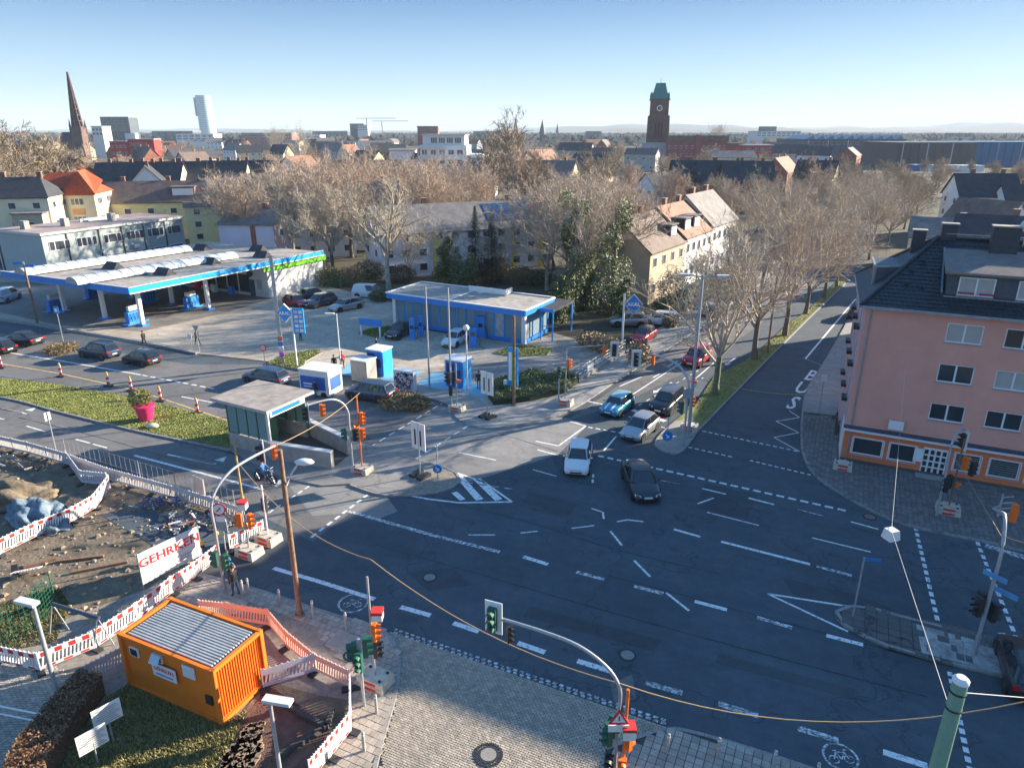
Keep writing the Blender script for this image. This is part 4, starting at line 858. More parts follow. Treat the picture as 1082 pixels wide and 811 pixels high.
def locg(px_, py_, z): return G(px_, py_, z) - Vector((CC.x, CC.y, 0))
for (a, b, w_) in (((76, 301), (246, 272), 2.6), ((22, 291), (198, 265), 2.8)):
    A_ = locg(*a, 5.2); B_ = locg(*b, 5.2); d = (B_ - A_); L_ = d.length; d.normalize(); s_ = Vector((-d.y, d.x, 0)); n = int(L_ / 1.3); q = MB(); qb = MB()
    for i in range(n):
        p0 = A_ + d * (L_ * i / n + .03); p1 = A_ + d * (L_ * (i + 1) / n - .03)
        pr = [(math.cos(pi * k / 8) * w_ / 2, math.sin(pi * k / 8) * .75 + .12) for k in range(9)]
        m = MB()
        vs = [p0 + s_ * y + Vector((0, 0, z)) for y, z in pr] + [p1 + s_ * y + Vector((0, 0, z)) for y, z in pr]
        m.add(vs, [(k, k + 1, k + 10, k + 9) for k in range(8)], 0, True); m.build('skylight_panel', m_sky_poly, cn)
        qb.tube([p0 - d * .03 + s_ * y + Vector((0, 0, z + .02)) for y, z in pr], .035, 4, 0, False, False)
    qb.add([B_ + s_ * y + Vector((0, 0, z)) for y, z in pr], [tuple(range(9))]); qb.add([A_ + s_ * y + Vector((0, 0, z)) for y, z in pr], [tuple(range(9))]); qb.build('skylight_rib', m_steel, cn)
for a, b in ((6, 16), (9, 27), (17, 24), (4.5, 8), (4, 23), (14, 8)):
    q = MB(); c = cx(a, b, 5.15); q.add([c - uv * 1.2 - vv * .8, c + uv * 1.2 - vv * .8, c + uv * 1.2 + vv * .8, c - uv * 1.2 + vv * .8, c + Vector((0, 0, .9)) - uv * 1.0, c + Vector((0, 0, .9)) + uv * 1.0], [(0, 1, 5, 4), (1, 2, 5), (2, 3, 4, 5), (3, 0, 4)]); q.build('roof_light', m_roofdark, cn)
for a, b in ((2.6, 2.7), (9.3, 2.7), (17.5, 3), (2.6, 12), (2.6, 21.5), (9.3, 12), (17, 12), (9.3, 21.5)):
    q = MB(); q.box(cx(a, b, .06), (.42, .42, 4.7), A1); cl = q.build('column', m_white, cn)
    q = MB(); q.box(cx(a, b, .07), (1.1, .9, .22), A1); q.build('column_base', m_blue, cl)
def pump(x, y, lab):
    t = T('fuel_pump', lab, 'fuel pump', (x, y, .06), A1 + pi / 2 + .1, 'fuel pumps beneath the canopy')
    q = MB(); q.box((0, 0, 0), (3.2, 1.0, .16)); q.build('plinth', m_blue, t)
    q = MB(); q.box((0, 0, .16), (2.1, .6, 1.35)); q.build('cabinet', m_blue, t)
    q = MB(); q.box((0, 0, 1.62), (1.5, .4, .55)); q.build('display', m_lightgrey, t)
    for i in range(4):
        q = MB(); q.tube([(-.8 + i * .5, -.33, 1.3), (-.8 + i * .5, -.5, .8), (-.7 + i * .5, -.42, .4), (-.75 + i * .5, -.34, .9)], .03, 5); q.build('hose', m_dark, t)
        q = MB(); q.tube([(-.8 + i * .5, .33, 1.3), (-.8 + i * .5, .5, .8), (-.7 + i * .5, .42, .4), (-.75 + i * .5, .34, .9)], .03, 5); q.build('hose', m_dark, t)
for (px_, py_), lb in (((143, 341), 'blue fuel pump beside the front corner canopy column'), ((60, 328), 'blue fuel pump by the left canopy column'), ((203, 325), 'blue fuel pump by the column nearest the shop side'), ((157, 319), 'blue fuel pump in the shade behind the front corner pump'), ((100, 314), 'blue fuel pump deep under the canopy middle')):
    g_ = G(px_, py_, .06); pump(g_.x, g_.y, lb)
# shop
S0 = G(285, 315, .06); fd = Vector((math.cos(R(152)), math.sin(R(152)), 0)); rd = Vector((math.cos(R(59)), math.sin(R(59)), 0))
sh = T('station_shop', 'white filling station shop with green fascia under the canopy end', 'shop', (S0.x, S0.y, 0))
sx = lambda a, b, z: fd * a + rd * b + Vector((0, 0, z))
q = MB(); q.prism([tuple(sx(a, b, 0))[:2] for a, b in ((0, 0), (24, 0), (24, 10.5), (0, 10.5))], 0, 4.3); q.build('wall', m_white if False else m_lightgrey, sh)
q = MB(); q.prism([tuple(sx(a, b, 0))[:2] for a, b in ((-.2, -.2), (24, -.2), (24, 10.7), (-.2, 10.7))], 4.3, 4.5); q.build('roof', m_roofdark, sh)
q = MB(); q.beam(sx(-.35, -.8, 4.25), sx(-.35, 10.8, 4.25), .12, .75); q.build('fascia', m_green, sh)
q = MB(); q.beam(sx(-.1, .6, 4.6), sx(-.1, 10.8, 4.6), .1, .1); q.beam(sx(-.1, 10.8, 0), sx(-.1, 10.8, 4.6), .1, .1); q.beam(sx(6, 10.8, 4.7), sx(-.1, 10.8, 4.7), .1, .1); q.build('steel_frame', m_steel, sh)
for k in range(8):
    a = 4.6 + k * 2.3; q = MB(); q.box(sx(a, -.03, .5), (2.0, .06, 2.5), R(152)); w_ = q.build('shop_window', m_glass, sh); q = MB(); q.beam(sx(a + 1.15, -.06, .1), sx(a + 1.15, -.06, 3.3), .1, .12); q.build('mullion', m_white, w_)
q = MB(); q.box(sx(3.1, -.04, .1), (1.0, .06, 2.3), R(152)); q.build('door', m_glassblue, sh); q = MB(); q.box(sx(1.6, -.04, 1.2), (.9, .05, 1.3), R(152)); q.build('vent_grille', m_steel, sh)
q = MB(); q.add([sx(3.1, -.3, 2.7), sx(2.5, -.3, 3.25), sx(3.1, -.3, 3.8), sx(3.7, -.3, 3.25)], [(0, 1, 2, 3)]); q.add([sx(3.1, -.22, 2.7), sx(3.7, -.22, 3.25), sx(3.1, -.22, 3.8), sx(2.5, -.22, 3.25)], [(0, 1, 2, 3)]); q.build('emblem', m_letters_k, sh)
for k in range(4): q = MB(); q.box(sx(6.5 + k * 3.5, -.8, .1), (.9, .5, 1.1), R(152)); q.build('display_crate', (m_blue, m_white, m_letters_r, m_blue)[k], sh)
# diamond signs
def diamond(parent, c, az, r, mat, txt, ts):
    d = Vector((-math.sin(az), math.cos(az), 0)); n = Vector((math.cos(az), math.sin(az), 0)); c = Vector(c); q = MB()
    k = r * 1.12
    for kk, off, mi in ((1.0, .10, 0), (.88, .13, 1)):
        P_ = [c + d * r * kk, c + Vector((0, 0, k * kk)), c - d * r * kk, c - Vector((0, 0, k * kk))]
        q.add([p + n * off for p in P_] + [p - n * off for p in P_], [(0, 1, 2, 3), (7, 6, 5, 4), (0, 4, 5, 1), (1, 5, 6, 2), (2, 6, 7, 3), (3, 7, 4, 0)], mi)
    o = q.build('diamond_sign', [m_lightgrey, mat], parent)
    lettering(txt, ts, m_letters_w, o, c + n * .145, az, .02)
    lettering(txt, ts, m_letters_w, o, c - n * .145, az + pi, .02)
b_ = G(299, 385); py = T('price_pylon', 'tall grey pylon carrying the blue diamond station sign beside a price board', 'sign pylon', (b_.x, b_.y, 0))
q = MB(); q.box((0, 0, 0), (.32, .32, 10.9), .3); q.build('mast', m_steel, py)
FA = -pi / 2 - R(5)
for i, c in enumerate(((.5, .1, .5), (.8, .8, .8), (.1, .2, .6), (.6, .2, .1))): q = MB(); q.box((0, 0, .9 + i * .55), (.45 + .01 * (i % 2), .45, .4), .3); q.build('poster', M('m_poster%d' % i, c, .7, .5, 9), py)
diamond(py, (.92, -.5, 5.4), FA, .84, m_cyan, 'ARAL', .44)
b2 = G(314, 387) - b_; pbd = Vector((b2.x, b2.y, 0)); 
q = MB(); q.cyl(pbd, pbd + Vector((0, 0, 5.9)), .09, 8); q.build('post', m_white, py)
q = MB(); q.box(pbd + Vector((.62, 0, 3.4)), (1.1, .14, 2.5), FA + pi / 2); bo = q.build('price_board', m_cyan, py)
n_ = Vector((math.cos(FA), math.sin(FA), 0))
for i in range(5):
    for j in range(2): q = MB(); q.box(pbd + Vector((.42 + j * .45, 0, 3.55 + i * .46)) + n_ * .08, (.36, .03, .3), FA + pi / 2); q.build('price_panel', m_letters_w if (i + j) % 2 else m_lightgrey, bo)
b_ = G(657, 367); sp = T('station_sign', 'blue diamond station sign on a white pole by the side street railing', 'sign', (b_.x, b_.y, 0)); q = MB(); q.cyl((0, 0, 0), (0, 0, 5.9), .11, 8); q.build('pole', m_white, sp); diamond(sp, (1.0, 0, 4.75), FA, 1.0, m_blue, 'ARAL', .55)
# pavilion
P0 = G(419, 342, .06); P1 = G(554, 363, .06); pd = (P1 - P0); LP = pd.length; pd.normalize(); pn = Vector((-pd.y, pd.x, 0)); paz = math.atan2(pd.y, pd.x)
pv = T('pavilion', 'long low blue glazed pavilion with flat roof and bright blue fascia', 'pavilion', (P0.x, P0.y, .06)); X_ = lambda a, b, z: pd * a + pn * b + Vector((0, 0, z))
q = MB(); q.prism([tuple(X_(a, b, 0))[:2] for a, b in ((-.4, -.9), (LP + .5, -.9), (LP + .5, 6.2), (-.4, 6.2))], 3.75, 3.9); q.build('roof', m_roofgravel, pv)
q = MB(); q.beam(X_(-.5, -.95, 3.62), X_(LP + .55, -.95, 3.62), .14, .62); q.beam(X_(LP + .55, -.9, 3.62), X_(LP + .55, 6.2, 3.62), .14, .62); q.beam(X_(-.5, -.9, 3.62), X_(-.5, 6.2, 3.62), .14, .62); q.build('fascia', m_blue, pv)
q = MB(); q.beam(X_(-.6, -.97, 3.98), X_(LP + .65, -.97, 3.98), .26, .1); q.beam(X_(LP + .6, -.9, 3.98), X_(LP + .6, 6.2, 3.98), .26, .1); q.beam(X_(-.5, -.9, 3.98), X_(-.5, 6.2, 3.98), .26, .1); q.beam(X_(-.5, 6.25, 3.98), X_(LP + .6, 6.25, 3.98), .26, .1); q.beam(X_(LP * .46, -.9, 3.96), X_(LP * .46, 6.2, 3.96), .2, .08); q.build('parapet', m_white, pv)
q = MB(); q.beam(X_(LP * .43, 4.6, 4.3), X_(LP * .43 + 5, 4.6, 4.3), .12, .6); q.beam(X_(LP * .43 + 5, 4.6, 4.3), X_(LP * .43 + 5, 6.2, 4.3), .12, .6); q.build('roof_upstand', m_white, pv)
q = MB(); q.prism([tuple(X_(a, b, 0))[:2] for a, b in ((0, 5.4), (LP, 5.4), (LP, 6), (0, 6))], 0, 3.7); q.build('wall', m_blue, pv)
q = MB(); q.beam(X_(0, 0, .2), X_(LP, 0, .2), .3, .4); q.beam(X_(LP, 0, .2), X_(LP, 5.4, .2), .3, .4); q.build('plinth', m_blue, pv)
q = MB(); q.prism([tuple(X_(a, b, 0))[:2] for a, b in ((.2, .6), (LP - .2, .6), (LP - .2, 5.3), (.2, 5.3))], -.02, .05); q.build('floor', m_lightgrey, pv)
m_clear = M('m_clear_glass', (.20, .29, .34), .05, 0, spec=.9)
n = 14
for i in range(n):
    a0 = LP * i / n; a1 = LP * (i + 1) / n; q = MB(); q.beam(X_(a0 + .08, .02, 1.85), X_(a1 - .08, .02, 1.85), .04, 2.9)
    q.build('glass_panel', [m_clear, m_clear, M('m_frost', (.42, .44, .46), .3, .3, 2)][(i * 7) % 3 if i > 9 else 0], pv)
    q = MB(); q.beam(X_(a0, 0, .3), X_(a0, 0, 3.4), .16, .16); q.build('mullion', m_cyan if i % 4 else m_blue, pv)
for i in range(3):
    q = MB(); q.beam(X_(LP, .2 + i * 1.8, 1.9), X_(LP, 1.8 + i * 1.8, 1.9), .04, 2.9); q.build('glass_panel', m_clear, pv)
    q = MB(); q.beam(X_(LP, 1.9 + i * 1.8, .3), X_(LP, 1.9 + i * 1.8, 3.4), .16, .16); q.build('mullion', m_blue, pv)
for a in (0, LP): q = MB(); q.box(X_(a, -.1, 0), (.42, .42, 3.4), paz); q.build('column', m_white, pv)
q = MB(); q.prism([tuple(X_(a, b, 0))[:2] for a, b in ((LP + .8, 2.2), (LP + 2.4, 2.2), (LP + 2.4, 7.5), (LP - 3.5, 7.5), (LP - 3.5, 6.3), (LP + .8, 6.3))], 3.3, 3.6); q.build('side_roof', m_roofdark, pv)
q = MB(); [q.box(X_(a, b, 0), (.15, .15, 3.3), paz) for a, b in ((LP + .9, 2.3), (LP + 2.3, 2.3), (LP + 2.3, 7.3))]; q.beam(X_(LP + .8, 2.2, 3.45), X_(LP + 2.45, 2.2, 3.45), .1, .4); q.beam(X_(LP + .9, 2.3, 1.6), X_(LP + 2.3, 2.3, 1.6), .05, .08); q.build('side_frame', m_blue, pv)
for px_, w_ in ((505, 1.0), (437, .8)): pass
def box_thing(name, lab, cat, px_, py_, w, d, h, mat, az=A1, z=.06, extra=None, group=None):
    c = G(px_, py_, z); t = T(name, lab, cat, (c.x, c.y, z), az, group); q = MB(); q.box((0, d / 2, 0), (w, d, h)); q.build('body', mat, t)
    if extra: extra(t)
    return t
def charger(px_, py_, lab, h=2.3, w=.55):
    c = G(px_, py_, .06); t = T('charging_post', lab, 'charging post', (c.x, c.y, .06), A1 + .4, 'blue charging posts by the pavilion')
    q = MB(); q.box((0, 0, 0), (w + .3, .8, .1)); q.build('base', m_conc, t); q = MB(); q.box((0, 0, .1), (w, .45, h)); q.box((0, 0, .1 + h), (w + .05, .5, .06)); b = q.build('cabinet', m_blue, t)
    q = MB(); q.box((0, -.24, 1.3), (w * .6, .02, .45)); q.build('screen', m_glass, b); q = MB(); q.tube([(w / 2, 0, 1.5), (w / 2 + .35, -.1, .8), (w / 2 + .3, -.2, .2), (w / 2 + .9, -.5, .05)], .03, 5); q.build('cable', m_dark, t)
charger(436, 359, 'blue charging post left of the pair beside the black electric car'); charger(445, 356, 'blue charging post right of the pair beside the black electric car'); charger(500, 367, 'blue charging post close right of the white electric car', 2.0, .8); charger(508, 357, 'stout blue charging cabinet against the pavilion glass', 2.4, .9)
def kiosk_x(t):
    q = MB(); q.box((0, .8, 2.5), (1.9, 1.8, .12)); q.build('roof', m_white, t)
    q = MB(); q.box((-.35, -.02, .15), (.75, .04, 2.1)); q.box((.45, -.02, .9), (.5, .04, .8)); q.build('panel', M('m_deepblue', (.02, .05, .22), .4, .1), t)
    q = MB(); q.box((.9, .8, .1), (.04, 1.5, 2.3)); q.build('side_panel', m_cyan, t)
box_thing('kiosk', 'blue vacuum kiosk with white lid standing left, behind the grey concrete box', 'kiosk', 397, 397, 1.75, 1.6, 2.5, m_blue, extra=kiosk_x); box_thing('kiosk', 'darker blue vacuum kiosk between the two painted bays near the signal masts', 'kiosk', 480, 409, 1.75, 1.6, 2.5, m_blue, extra=kiosk_x)
def cb(t): q = MB(); q.box((0, .75, 2.0), (1.9, 1.7, .08)); q.build('lid', m_lightgrey, t)
box_thing('utility_box', 'grey concrete utility box left of the blue kiosk', 'utility box', 380, 403, 1.8, 1.5, 2.0, m_conc, extra=cb)
def gf(t):
    rnd = random.Random(5)
    for k in range(60):
        x = rnd.uniform(-.95, .95); z = rnd.uniform(.2, 1.75); q = MB(); q.tube([(x + rnd.uniform(-.2, .2), -.03, z + rnd.uniform(-.2, .2)) for _ in range(4)], .03, 4); q.build('graffiti_stroke', [m_letters_k, m_letters_r, M('m_violet', (.1, .05, .3), .7, 0)][k % 3], t)
box_thing('utility_cabinet', 'white cabinet scrawled with graffiti at the edge of the painted bays', 'cabinet', 427, 413, 2.1, .5, 1.9, m_whiteplastic, extra=gf)
def tr_(t):
    q = MB(); q.box((0, 1.05, 2.2), (3.1, 2.2, .1)); q.build('roof', m_white, t); q = MB(); q.box((-.1, -.03, .5), (2.5, .05, 1.2)); pn_ = q.build('advert_panel', m_letters_b, t); q = MB(); q.box((-.5, -.065, .95), (1.1, .02, .12)); q.build('print_line', m_letters_w, pn_); q = MB(); q.box((-.4, -.065, .72), (1.3, .02, .08)); q.build('print_line', m_letters_w, pn_)
    q = MB(); q.box((1.5, 1.05, .5), (.04, 1.6, 1.1)); q.build('advert_panel', m_letters_b, t); q = MB(); q.beam((-1.5, .3, .1), (1.5, .3, .1), .1, .1); q.build('drawbar', m_dark, t)
    for x in (-.9, .9):
        q = MB(); q.cyl((x, -.03, .05), (x, .2, .05), .3, 12); q.build('wheel', m_tyre, t)
box_thing('sales_trailer', 'white sales trailer with blue advert panels on its sides at the kerb', 'trailer', 333, 417, 3.0, 2.1, 2.2, m_whiteplastic, A1 + .1, .12, extra=tr_)
c = G(392, 356, .06); t = T('bay_sign', 'low wide blue sign on two white posts by the lawn strip', 'sign', (c.x, c.y, .1), A1 + .1)
for x in (-1.2, 1.2): q = MB(); q.box((x, 0, 0), (.15, .15, 1.5)); q.build('post', m_white, t)
q = MB(); q.box((0, 0, 1.3), (2.8, .16, .75)); q.build('panel', m_blue, t)
c = G(542, 415, .1); t = T('information_totem', 'tall narrow blue and green totem beside the low hedge', 'totem', (c.x, c.y, .1), A1)
q = MB(); q.box((0, 0, 0), (.95, .25, 4.2)); q.build('panel', m_cyan, t); q = MB(); q.box((.1, -.14, .6), (.35, .04, 3.2)); q.build('stripe', m_green, t); q = MB(); q.box((-.7, 0, 0), (.35, .25, 1.1)); q.build('side_box', m_white, t); q = MB(); q.box((-.2, -.15, 1.2), (.3, .04, 2.6)); q.build('stripe', m_letters_w, t)
# railing along the side street
for i in range(10):
    p = G(612 + i * 6.2, 402 - i * 3.9, .1)
rl = T('railing', 'grey tube railing on a low wall along the station edge', 'railing', tuple(G(608, 405, .1)))
O_ = G(608, 405, .1); E_ = G(660, 372, .1) - O_; q = MB(); q.beam((0, 0, .15), E_ + Vector((0, 0, .15)), .3, .35); q.build('low_wall', m_conc, rl)
for i in range(11): q = MB(); q.cyl(E_ * (i / 10), E_ * (i / 10) + Vector((0, 0, 1.35)), .04, 6); q.build('post', m_steel, rl)
for z in (.7, 1.0, 1.35): q = MB(); q.cyl(Vector((0, 0, z)), E_ + Vector((0, 0, z)), .035, 6); q.build('rail', m_steel, rl)
q = MB(); q.box(E_ * .25 + Vector((.1, -.1, .5)), (.9, .04, .6), A2 - .2); q.build('notice_board', m_white, rl)
# ================================================================= LAMPS AND POLES
m_galv = M('m_galvanised', (.38, .40, .42), .5, .15, 5, metal=.35)
def pole(name, lab, cat, px_, py_, h, r=.08, mat=None, z=0.0, r2=None, group=None):
    c = G(px_, py_, z); t = T(name, lab, cat, (c.x, c.y, z), 0, group); q = MB(); q.tube([(0, 0, 0), (0, 0, h)], [r, r2 or r * .7], 8); q.build('pole', mat or m_galv, t); q = MB(); q.cyl((0, 0, 0), (0, 0, .12), r * 1.7, 8); q.build('collar', mat or m_galv, t); return t
def lamp_head(t, a, b, mat=m_galv, w=.28):
    q = MB(); q.tube([a, b], .045, 6); q.build('arm', mat, t); b = Vector(b); d = (b - Vector(a)); d.z = 0; d.normalize(); q = MB(); q.beam(b - d * .1, b + d * .75, w, .13); h = q.build('lamp_head', m_lightgrey, t); q = MB(); q.beam(b + Vector((0, 0, -.08)), b + d * .65 + Vector((0, 0, -.08)), w * .7, .04); q.build('lens', m_whiteplastic, h)
t = pole('street_lamp', 'tall slim grey lamp mast with two arms on the side street median', 'street lamp', 727, 461, 12.4, .14, z=.1); lamp_head(t, (0, 0, 12.2), (-.9, 0, 12.4)); lamp_head(t, (0, 0, 12.2), (1.1, 0, 12.3))
t = pole('street_lamp', 'white lamp post with one short arm behind the sales trailer', 'street lamp', 361, 396, 6.0, .07, m_lightgrey, .06); lamp_head(t, (0, 0, 5.9), (-.3, 0, 6.0))
t = pole('street_lamp', 'lamp post with round white globe by the darker blue kiosk', 'street lamp', 494, 417, 6.0, .08, m_lightgrey, .06); q = MB(); q.sphere((0, 0, 6.1), .28, 10, 8); q.build('globe', m_whiteplastic, t)
pole('flagpole', 'bare silver flagpole standing by the graffiti cabinet', 'flagpole', 454, 411, 9.4, .09, m_galv, .06); pole('flagpole', 'bare silver flagpole just behind the twin signal masts', 'flagpole', 477, 426, 10.0, .09, m_galv, .1)
pole('wooden_pole', 'brown wooden pole at the corner hedge near the totem', 'pole', 543, 428, 7.8, .13, m_wood, .1, .1)
pole('wooden_pole', 'dark wooden pole among the median street trees', 'pole', 811, 372, 8.0, .12, m_wood, .1, .1)
t = pole('wooden_pole', 'brown wooden pole with blue street name boards at the forecourt edge', 'pole', 40, 343, 7.6, .13, m_wood, 0, .1); q = MB(); q.beam((-1.2, -.1, 7.4), (.0, -.1, 7.45), .06, .3); q.beam((.1, -.1, 7.1), (1.3, -.1, 7.15), .06, .3); q.build('name_board', m_blue, t)
t = pole('wooden_pole', 'tall brown wooden pole with a white lamp arm beside the near crossing', 'pole', 317, 650, 8.75, .14, m_wood, .1, .11)
q = MB(); q.tube([(.12, 0, 7.0), (.4, -.05, 7.6), (.75, -.1, 8.1)], .04, 6); q.build('arm', m_lightgrey, t); q = MB(); q.sphere((1.05, -.1, 8.2), .3, 8, 6, 0, (1.5, .8, .5)); q.build('lamp_head', m_whiteplastic, t)
# near lamps bottom left
c = G(285, 740, 5.0); t = T('street_lamp', 'grey lamp post with flat rectangular head at the dug-up corner, bottom of picture', 'street lamp', (c.x, c.y, .1)); q = MB(); q.tube([(0, 0, 0), (0, 0, 4.85)], [.09, .06], 8); q.build('pole', m_galv, t); q = MB(); q.box((.25, 0, 4.85), (.95, .3, .12), -.2); q.build('lamp_head', m_lightgrey, t)
t = pole('street_lamp', 'grey lamp post with square head by the left hedge and railing', 'street lamp', 65, 748, 5.0, .1, z=.1); q = MB(); q.box((-.3, .1, 4.98), (.95, .32, .13), -.3); q.build('lamp_head', m_lightgrey, t)
# big green tapered mast in the foreground right
c = G(990, 811, 0); gtop = G(1015, 720, 12.0)
b_ = Vector((gtop.x, gtop.y, 0)); t = T('steel_mast', 'thick pale green tapered steel mast with white cap, very near, bottom right', 'mast', tuple(b_)); q = MB(); q.tube([(0, 0, 0), (0, 0, 12)], [.22, .135], 20); q.build('mast_tube', M('m_green_mast', (.17, .33, .25), .5, .1, 3), t)
q = MB(); q.tube([(0, 0, 12), (0, 0, 12.06), (0, 0, 12.12)], [.15, .15, .09], 18); q.build('cap', m_white, t)
for z in (11.75, 11.35): q = MB(); q.tube([(0, 0, z), (0, 0, z + .035)], .155, 16); q.build('band', m_dark, t)
m_rope = M('m_rope_yellow', (.42, .29, .15), .8, .1, 6); m_wire = M('m_wire_grey', (.5, .5, .48), .6, .1)
def cable(lab, pts, r, mat, name='cable', sag=0.0, n=14, group=None):
    P_ = []
    for a, b in zip(pts, pts[1:]):
        a = Vector(a); b = Vector(b)
        for i in range(n): t = i / n; p = a.lerp(b, t); p.z -= sag * 4 * t * (1 - t); P_.append(p)
    P_.append(Vector(pts[-1])); o = P_[0]; q = MB(); q.tube([p - o for p in P_], r, 5); return q.build(name, mat, None, loc=tuple(o), label=lab, cat='cable', group=group)
GTOP = b_ + Vector((0, 0, 11.75))
pinkc = C0 + E1 * 2.9 - N2 * .1 + Vector((0, 0, 7.4))
cable('thin grey wire from the pink facade down to the green mast', [pinkc, G(942, 560, 7.0), b_ + Vector((-.1, 0, 11.4))], .007, m_wire)
c = G(943, 558, 7.0); t = T('hanging_lamp', 'white box lamp hanging on the wire over the right lanes', 'lamp', tuple(c)); q = MB(); q.box((0, 0, -.45), (.5, .5, .4), .3, 0, .8); q.build('housing', m_whiteplastic, t); q = MB(); q.box((0, 0, -.5), (.42, .42, .05), .3); q.build('lens', m_lightgrey, t)
cable('thin wire from the mast cap towards the right picture edge', [GTOP, G(1100, 738, 10.5)], .01, m_wire)
cable('thin wire crossing in front of the pink shop windows', [C0 + E1 * 6.1 - N2 * .2 + Vector((0, 0, 2.6)), G(1058, 566, 6.5), G(1120, 585, 6.3)], .015, m_rope)
# ================================================================= TRAFFIC SIGNALS
m_sgreen = M('m_signal_green', (.015, .10, .07), .5, .1, 4); m_sorange = M('m_signal_orange', (.80, .16, .015), .5, .08, 4); m_sblack = M('m_signal_black', (.02, .022, .025), .5, 0); m_lens = M('m_signal_lens', (.03, .05, .05), .15, 0, spec=.8); m_lensred = M('m_signal_red', (.5, .02, .015), .3, 0)
m_ballast = M('m_ballast_concrete', (.52, .47, .38), .9, .25, 3, .3); m_redpaint = M('m_red_reflective', (.62, .035, .03), .5, .12, 4); m_whiterefl = M('m_white_reflective', (.74, .73, .71), .5, .08, 4); m_orange_pl = M('m_orange_plastic', (.75, .18, .03), .5, .1, 4)
def head(t, p, az, mat=None, n=3, back=False, s=1.0, nm='signal_head'):
    """signal head, front towards az, p = bottom centre"""
    p = Vector(p); d = Vector((math.cos(az), math.sin(az), 0)); q = MB(); hh = .30 * n * s
    q.box(p, (.20 * s, .30 * s, hh), az); h = q.build(nm, mat or m_sgreen, t)
    for i in range(n):
        c = p + Vector((0, 0, (.15 + .30 * i) * s)) + d * (.10 * s)
        l = MB(); l.disc(c, d, .105 * s, 12, 0, .03); l.build('lens', m_lens, h)
        v = MB(); e = Vector((-d.y, d.x, 0)); r = .13 * s; vs = []
        for k in range(8):
            a = -.35 + (pi + .7) * k / 7; o = e * (math.cos(a) * r) + Vector((0, 0, math.sin(a) * r)); vs += [c + o, c + o + d * (.20 * s)]
        v.add(vs, [(2 * k, 2 * k + 1, 2 * k + 3, 2 * k + 2) for k in range(7)]); v.build('visor', mat or m_sgreen, h)
    if back:
        w, hb = .62 * s, hh + .35 * s; q = MB(); q.box(p - d * .11 * s + Vector((0, 0, -.17 * s)), (.03, w, hb), az); bo = q.build('back_board', m_white, h)
        q = MB(); q.box(p - d * .085 * s + Vector((0, 0, -.10 * s)), (.03, w * .84, hb - .14 * s), az); q.build('board_panel', m_whiteplastic, bo)
    return h
def ballast(t, p, az, w=1.3, d=.95):
    p = Vector(p)
    for k, (dz, f) in enumerate(((0, 1), (.26, .96))):
        q = MB(); q.box(p + Vector((0, 0, dz)), (w * f, d * f, .24), az, 0, .97); bl = q.build('ballast_block', m_ballast, t)
        q = MB(); e = Vector((math.cos(az), math.sin(az), 0)); n = Vector((-e.y, e.x, 0))
        for s in (-1, 1): q = MB(); q.box(p + n * (s * d * f * .495) + Vector((0, 0, dz + .06)), (w * .5, .03, .12), az); q.build('reflector', m_redpaint, bl)
    for i in (-1, 1):
        for j in (-1, 1): q = MB(); e = Vector((math.cos(az), math.sin(az), 0)); n = Vector((-e.y, e.x, 0)); q.cyl(p + e * i * w * .33 + n * j * d * .3 + Vector((0, 0, .48)), p + e * i * w * .33 + n * j * d * .3 + Vector((0, 0, .54)), .07, 8); q.build('lifting_point', m_dark, t)
def arm_tube(t, pts, r=.065, mat=None, nm='mast'):
    q = MB(); q.tube(pts, r, 8); return q.build(nm, mat or m_galv, t)
def rel(px_, py_, z, o): return G(px_, py_, z) - Vector((o.x, o.y, 0))
def archmast(lab, base_px, arch, zb=.1, r=.075):
    """arch: list of (px, py, height) points of the arm"""
    o = G(*base_px, zb); o.z = 0; t = T('traffic_light', lab, 'traffic light', tuple(o)); pts = [(0, 0, zb)] + [rel(a, b, z, o) for a, b, z in arch]; arm_tube(t, pts, r); q = MB(); q.cyl((0, 0, zb), (0, 0, 1.0), r * 1.35, 8); q.build('mast_foot', m_galv, t); return t, o
def smooth3(p):
    p = [Vector(x) for x in p]; out = []
    for i in range(len(p) - 1):
        p0 = p[max(i - 1, 0)]; p1 = p[i]; p2 = p[i + 1]; p3 = p[min(i + 2, len(p) - 1)]
        for j in range(5):
            s = j / 5; out.append(.5 * ((2 * p1) + (-p0 + p2) * s + (2 * p0 - 5 * p1 + 4 * p2 - p3) * s * s + (-p0 + 3 * p1 - 3 * p2 + p3) * s ** 3))
    out.append(p[-1]); return out
def arched(lab, base, h, tip_px, tip_z, zb=.1, r=.075):
    """mast rising straight at base then curving over to a tip seen at tip_px"""
    o = G(*base, zb); o.z = 0; t = T('traffic_light', lab, 'traffic light', tuple(o)); tip = rel(*tip_px, tip_z, o); hz = Vector((tip.x, tip.y, 0))
    pts = [Vector((0, 0, zb)), Vector((0, 0, h * .6))] + smooth3([Vector((0, 0, h * .62)), Vector((0, 0, h * .78)), hz * .10 + Vector((0, 0, h * .90)), hz * .32 + Vector((0, 0, h * .985)), hz * .62 + Vector((0, 0, (h + tip_z) / 2 + .03)), tip])
    arm_tube(t, pts, r); q = MB(); q.cyl((0, 0, zb), (0, 0, 1.1), r * 1.35, 8); q.build('mast_foot', m_galv, t); return t, o, tip
TOW = A1 + pi   # facing traffic that comes along the main road
def clamp(t, p, n=3):
    for k in range(n): q = MB(); q.box(Vector(p) + Vector((0, 0, -.2 + k * .18)), (.17, .17, .06)); q.build('clamp', m_dark, t)
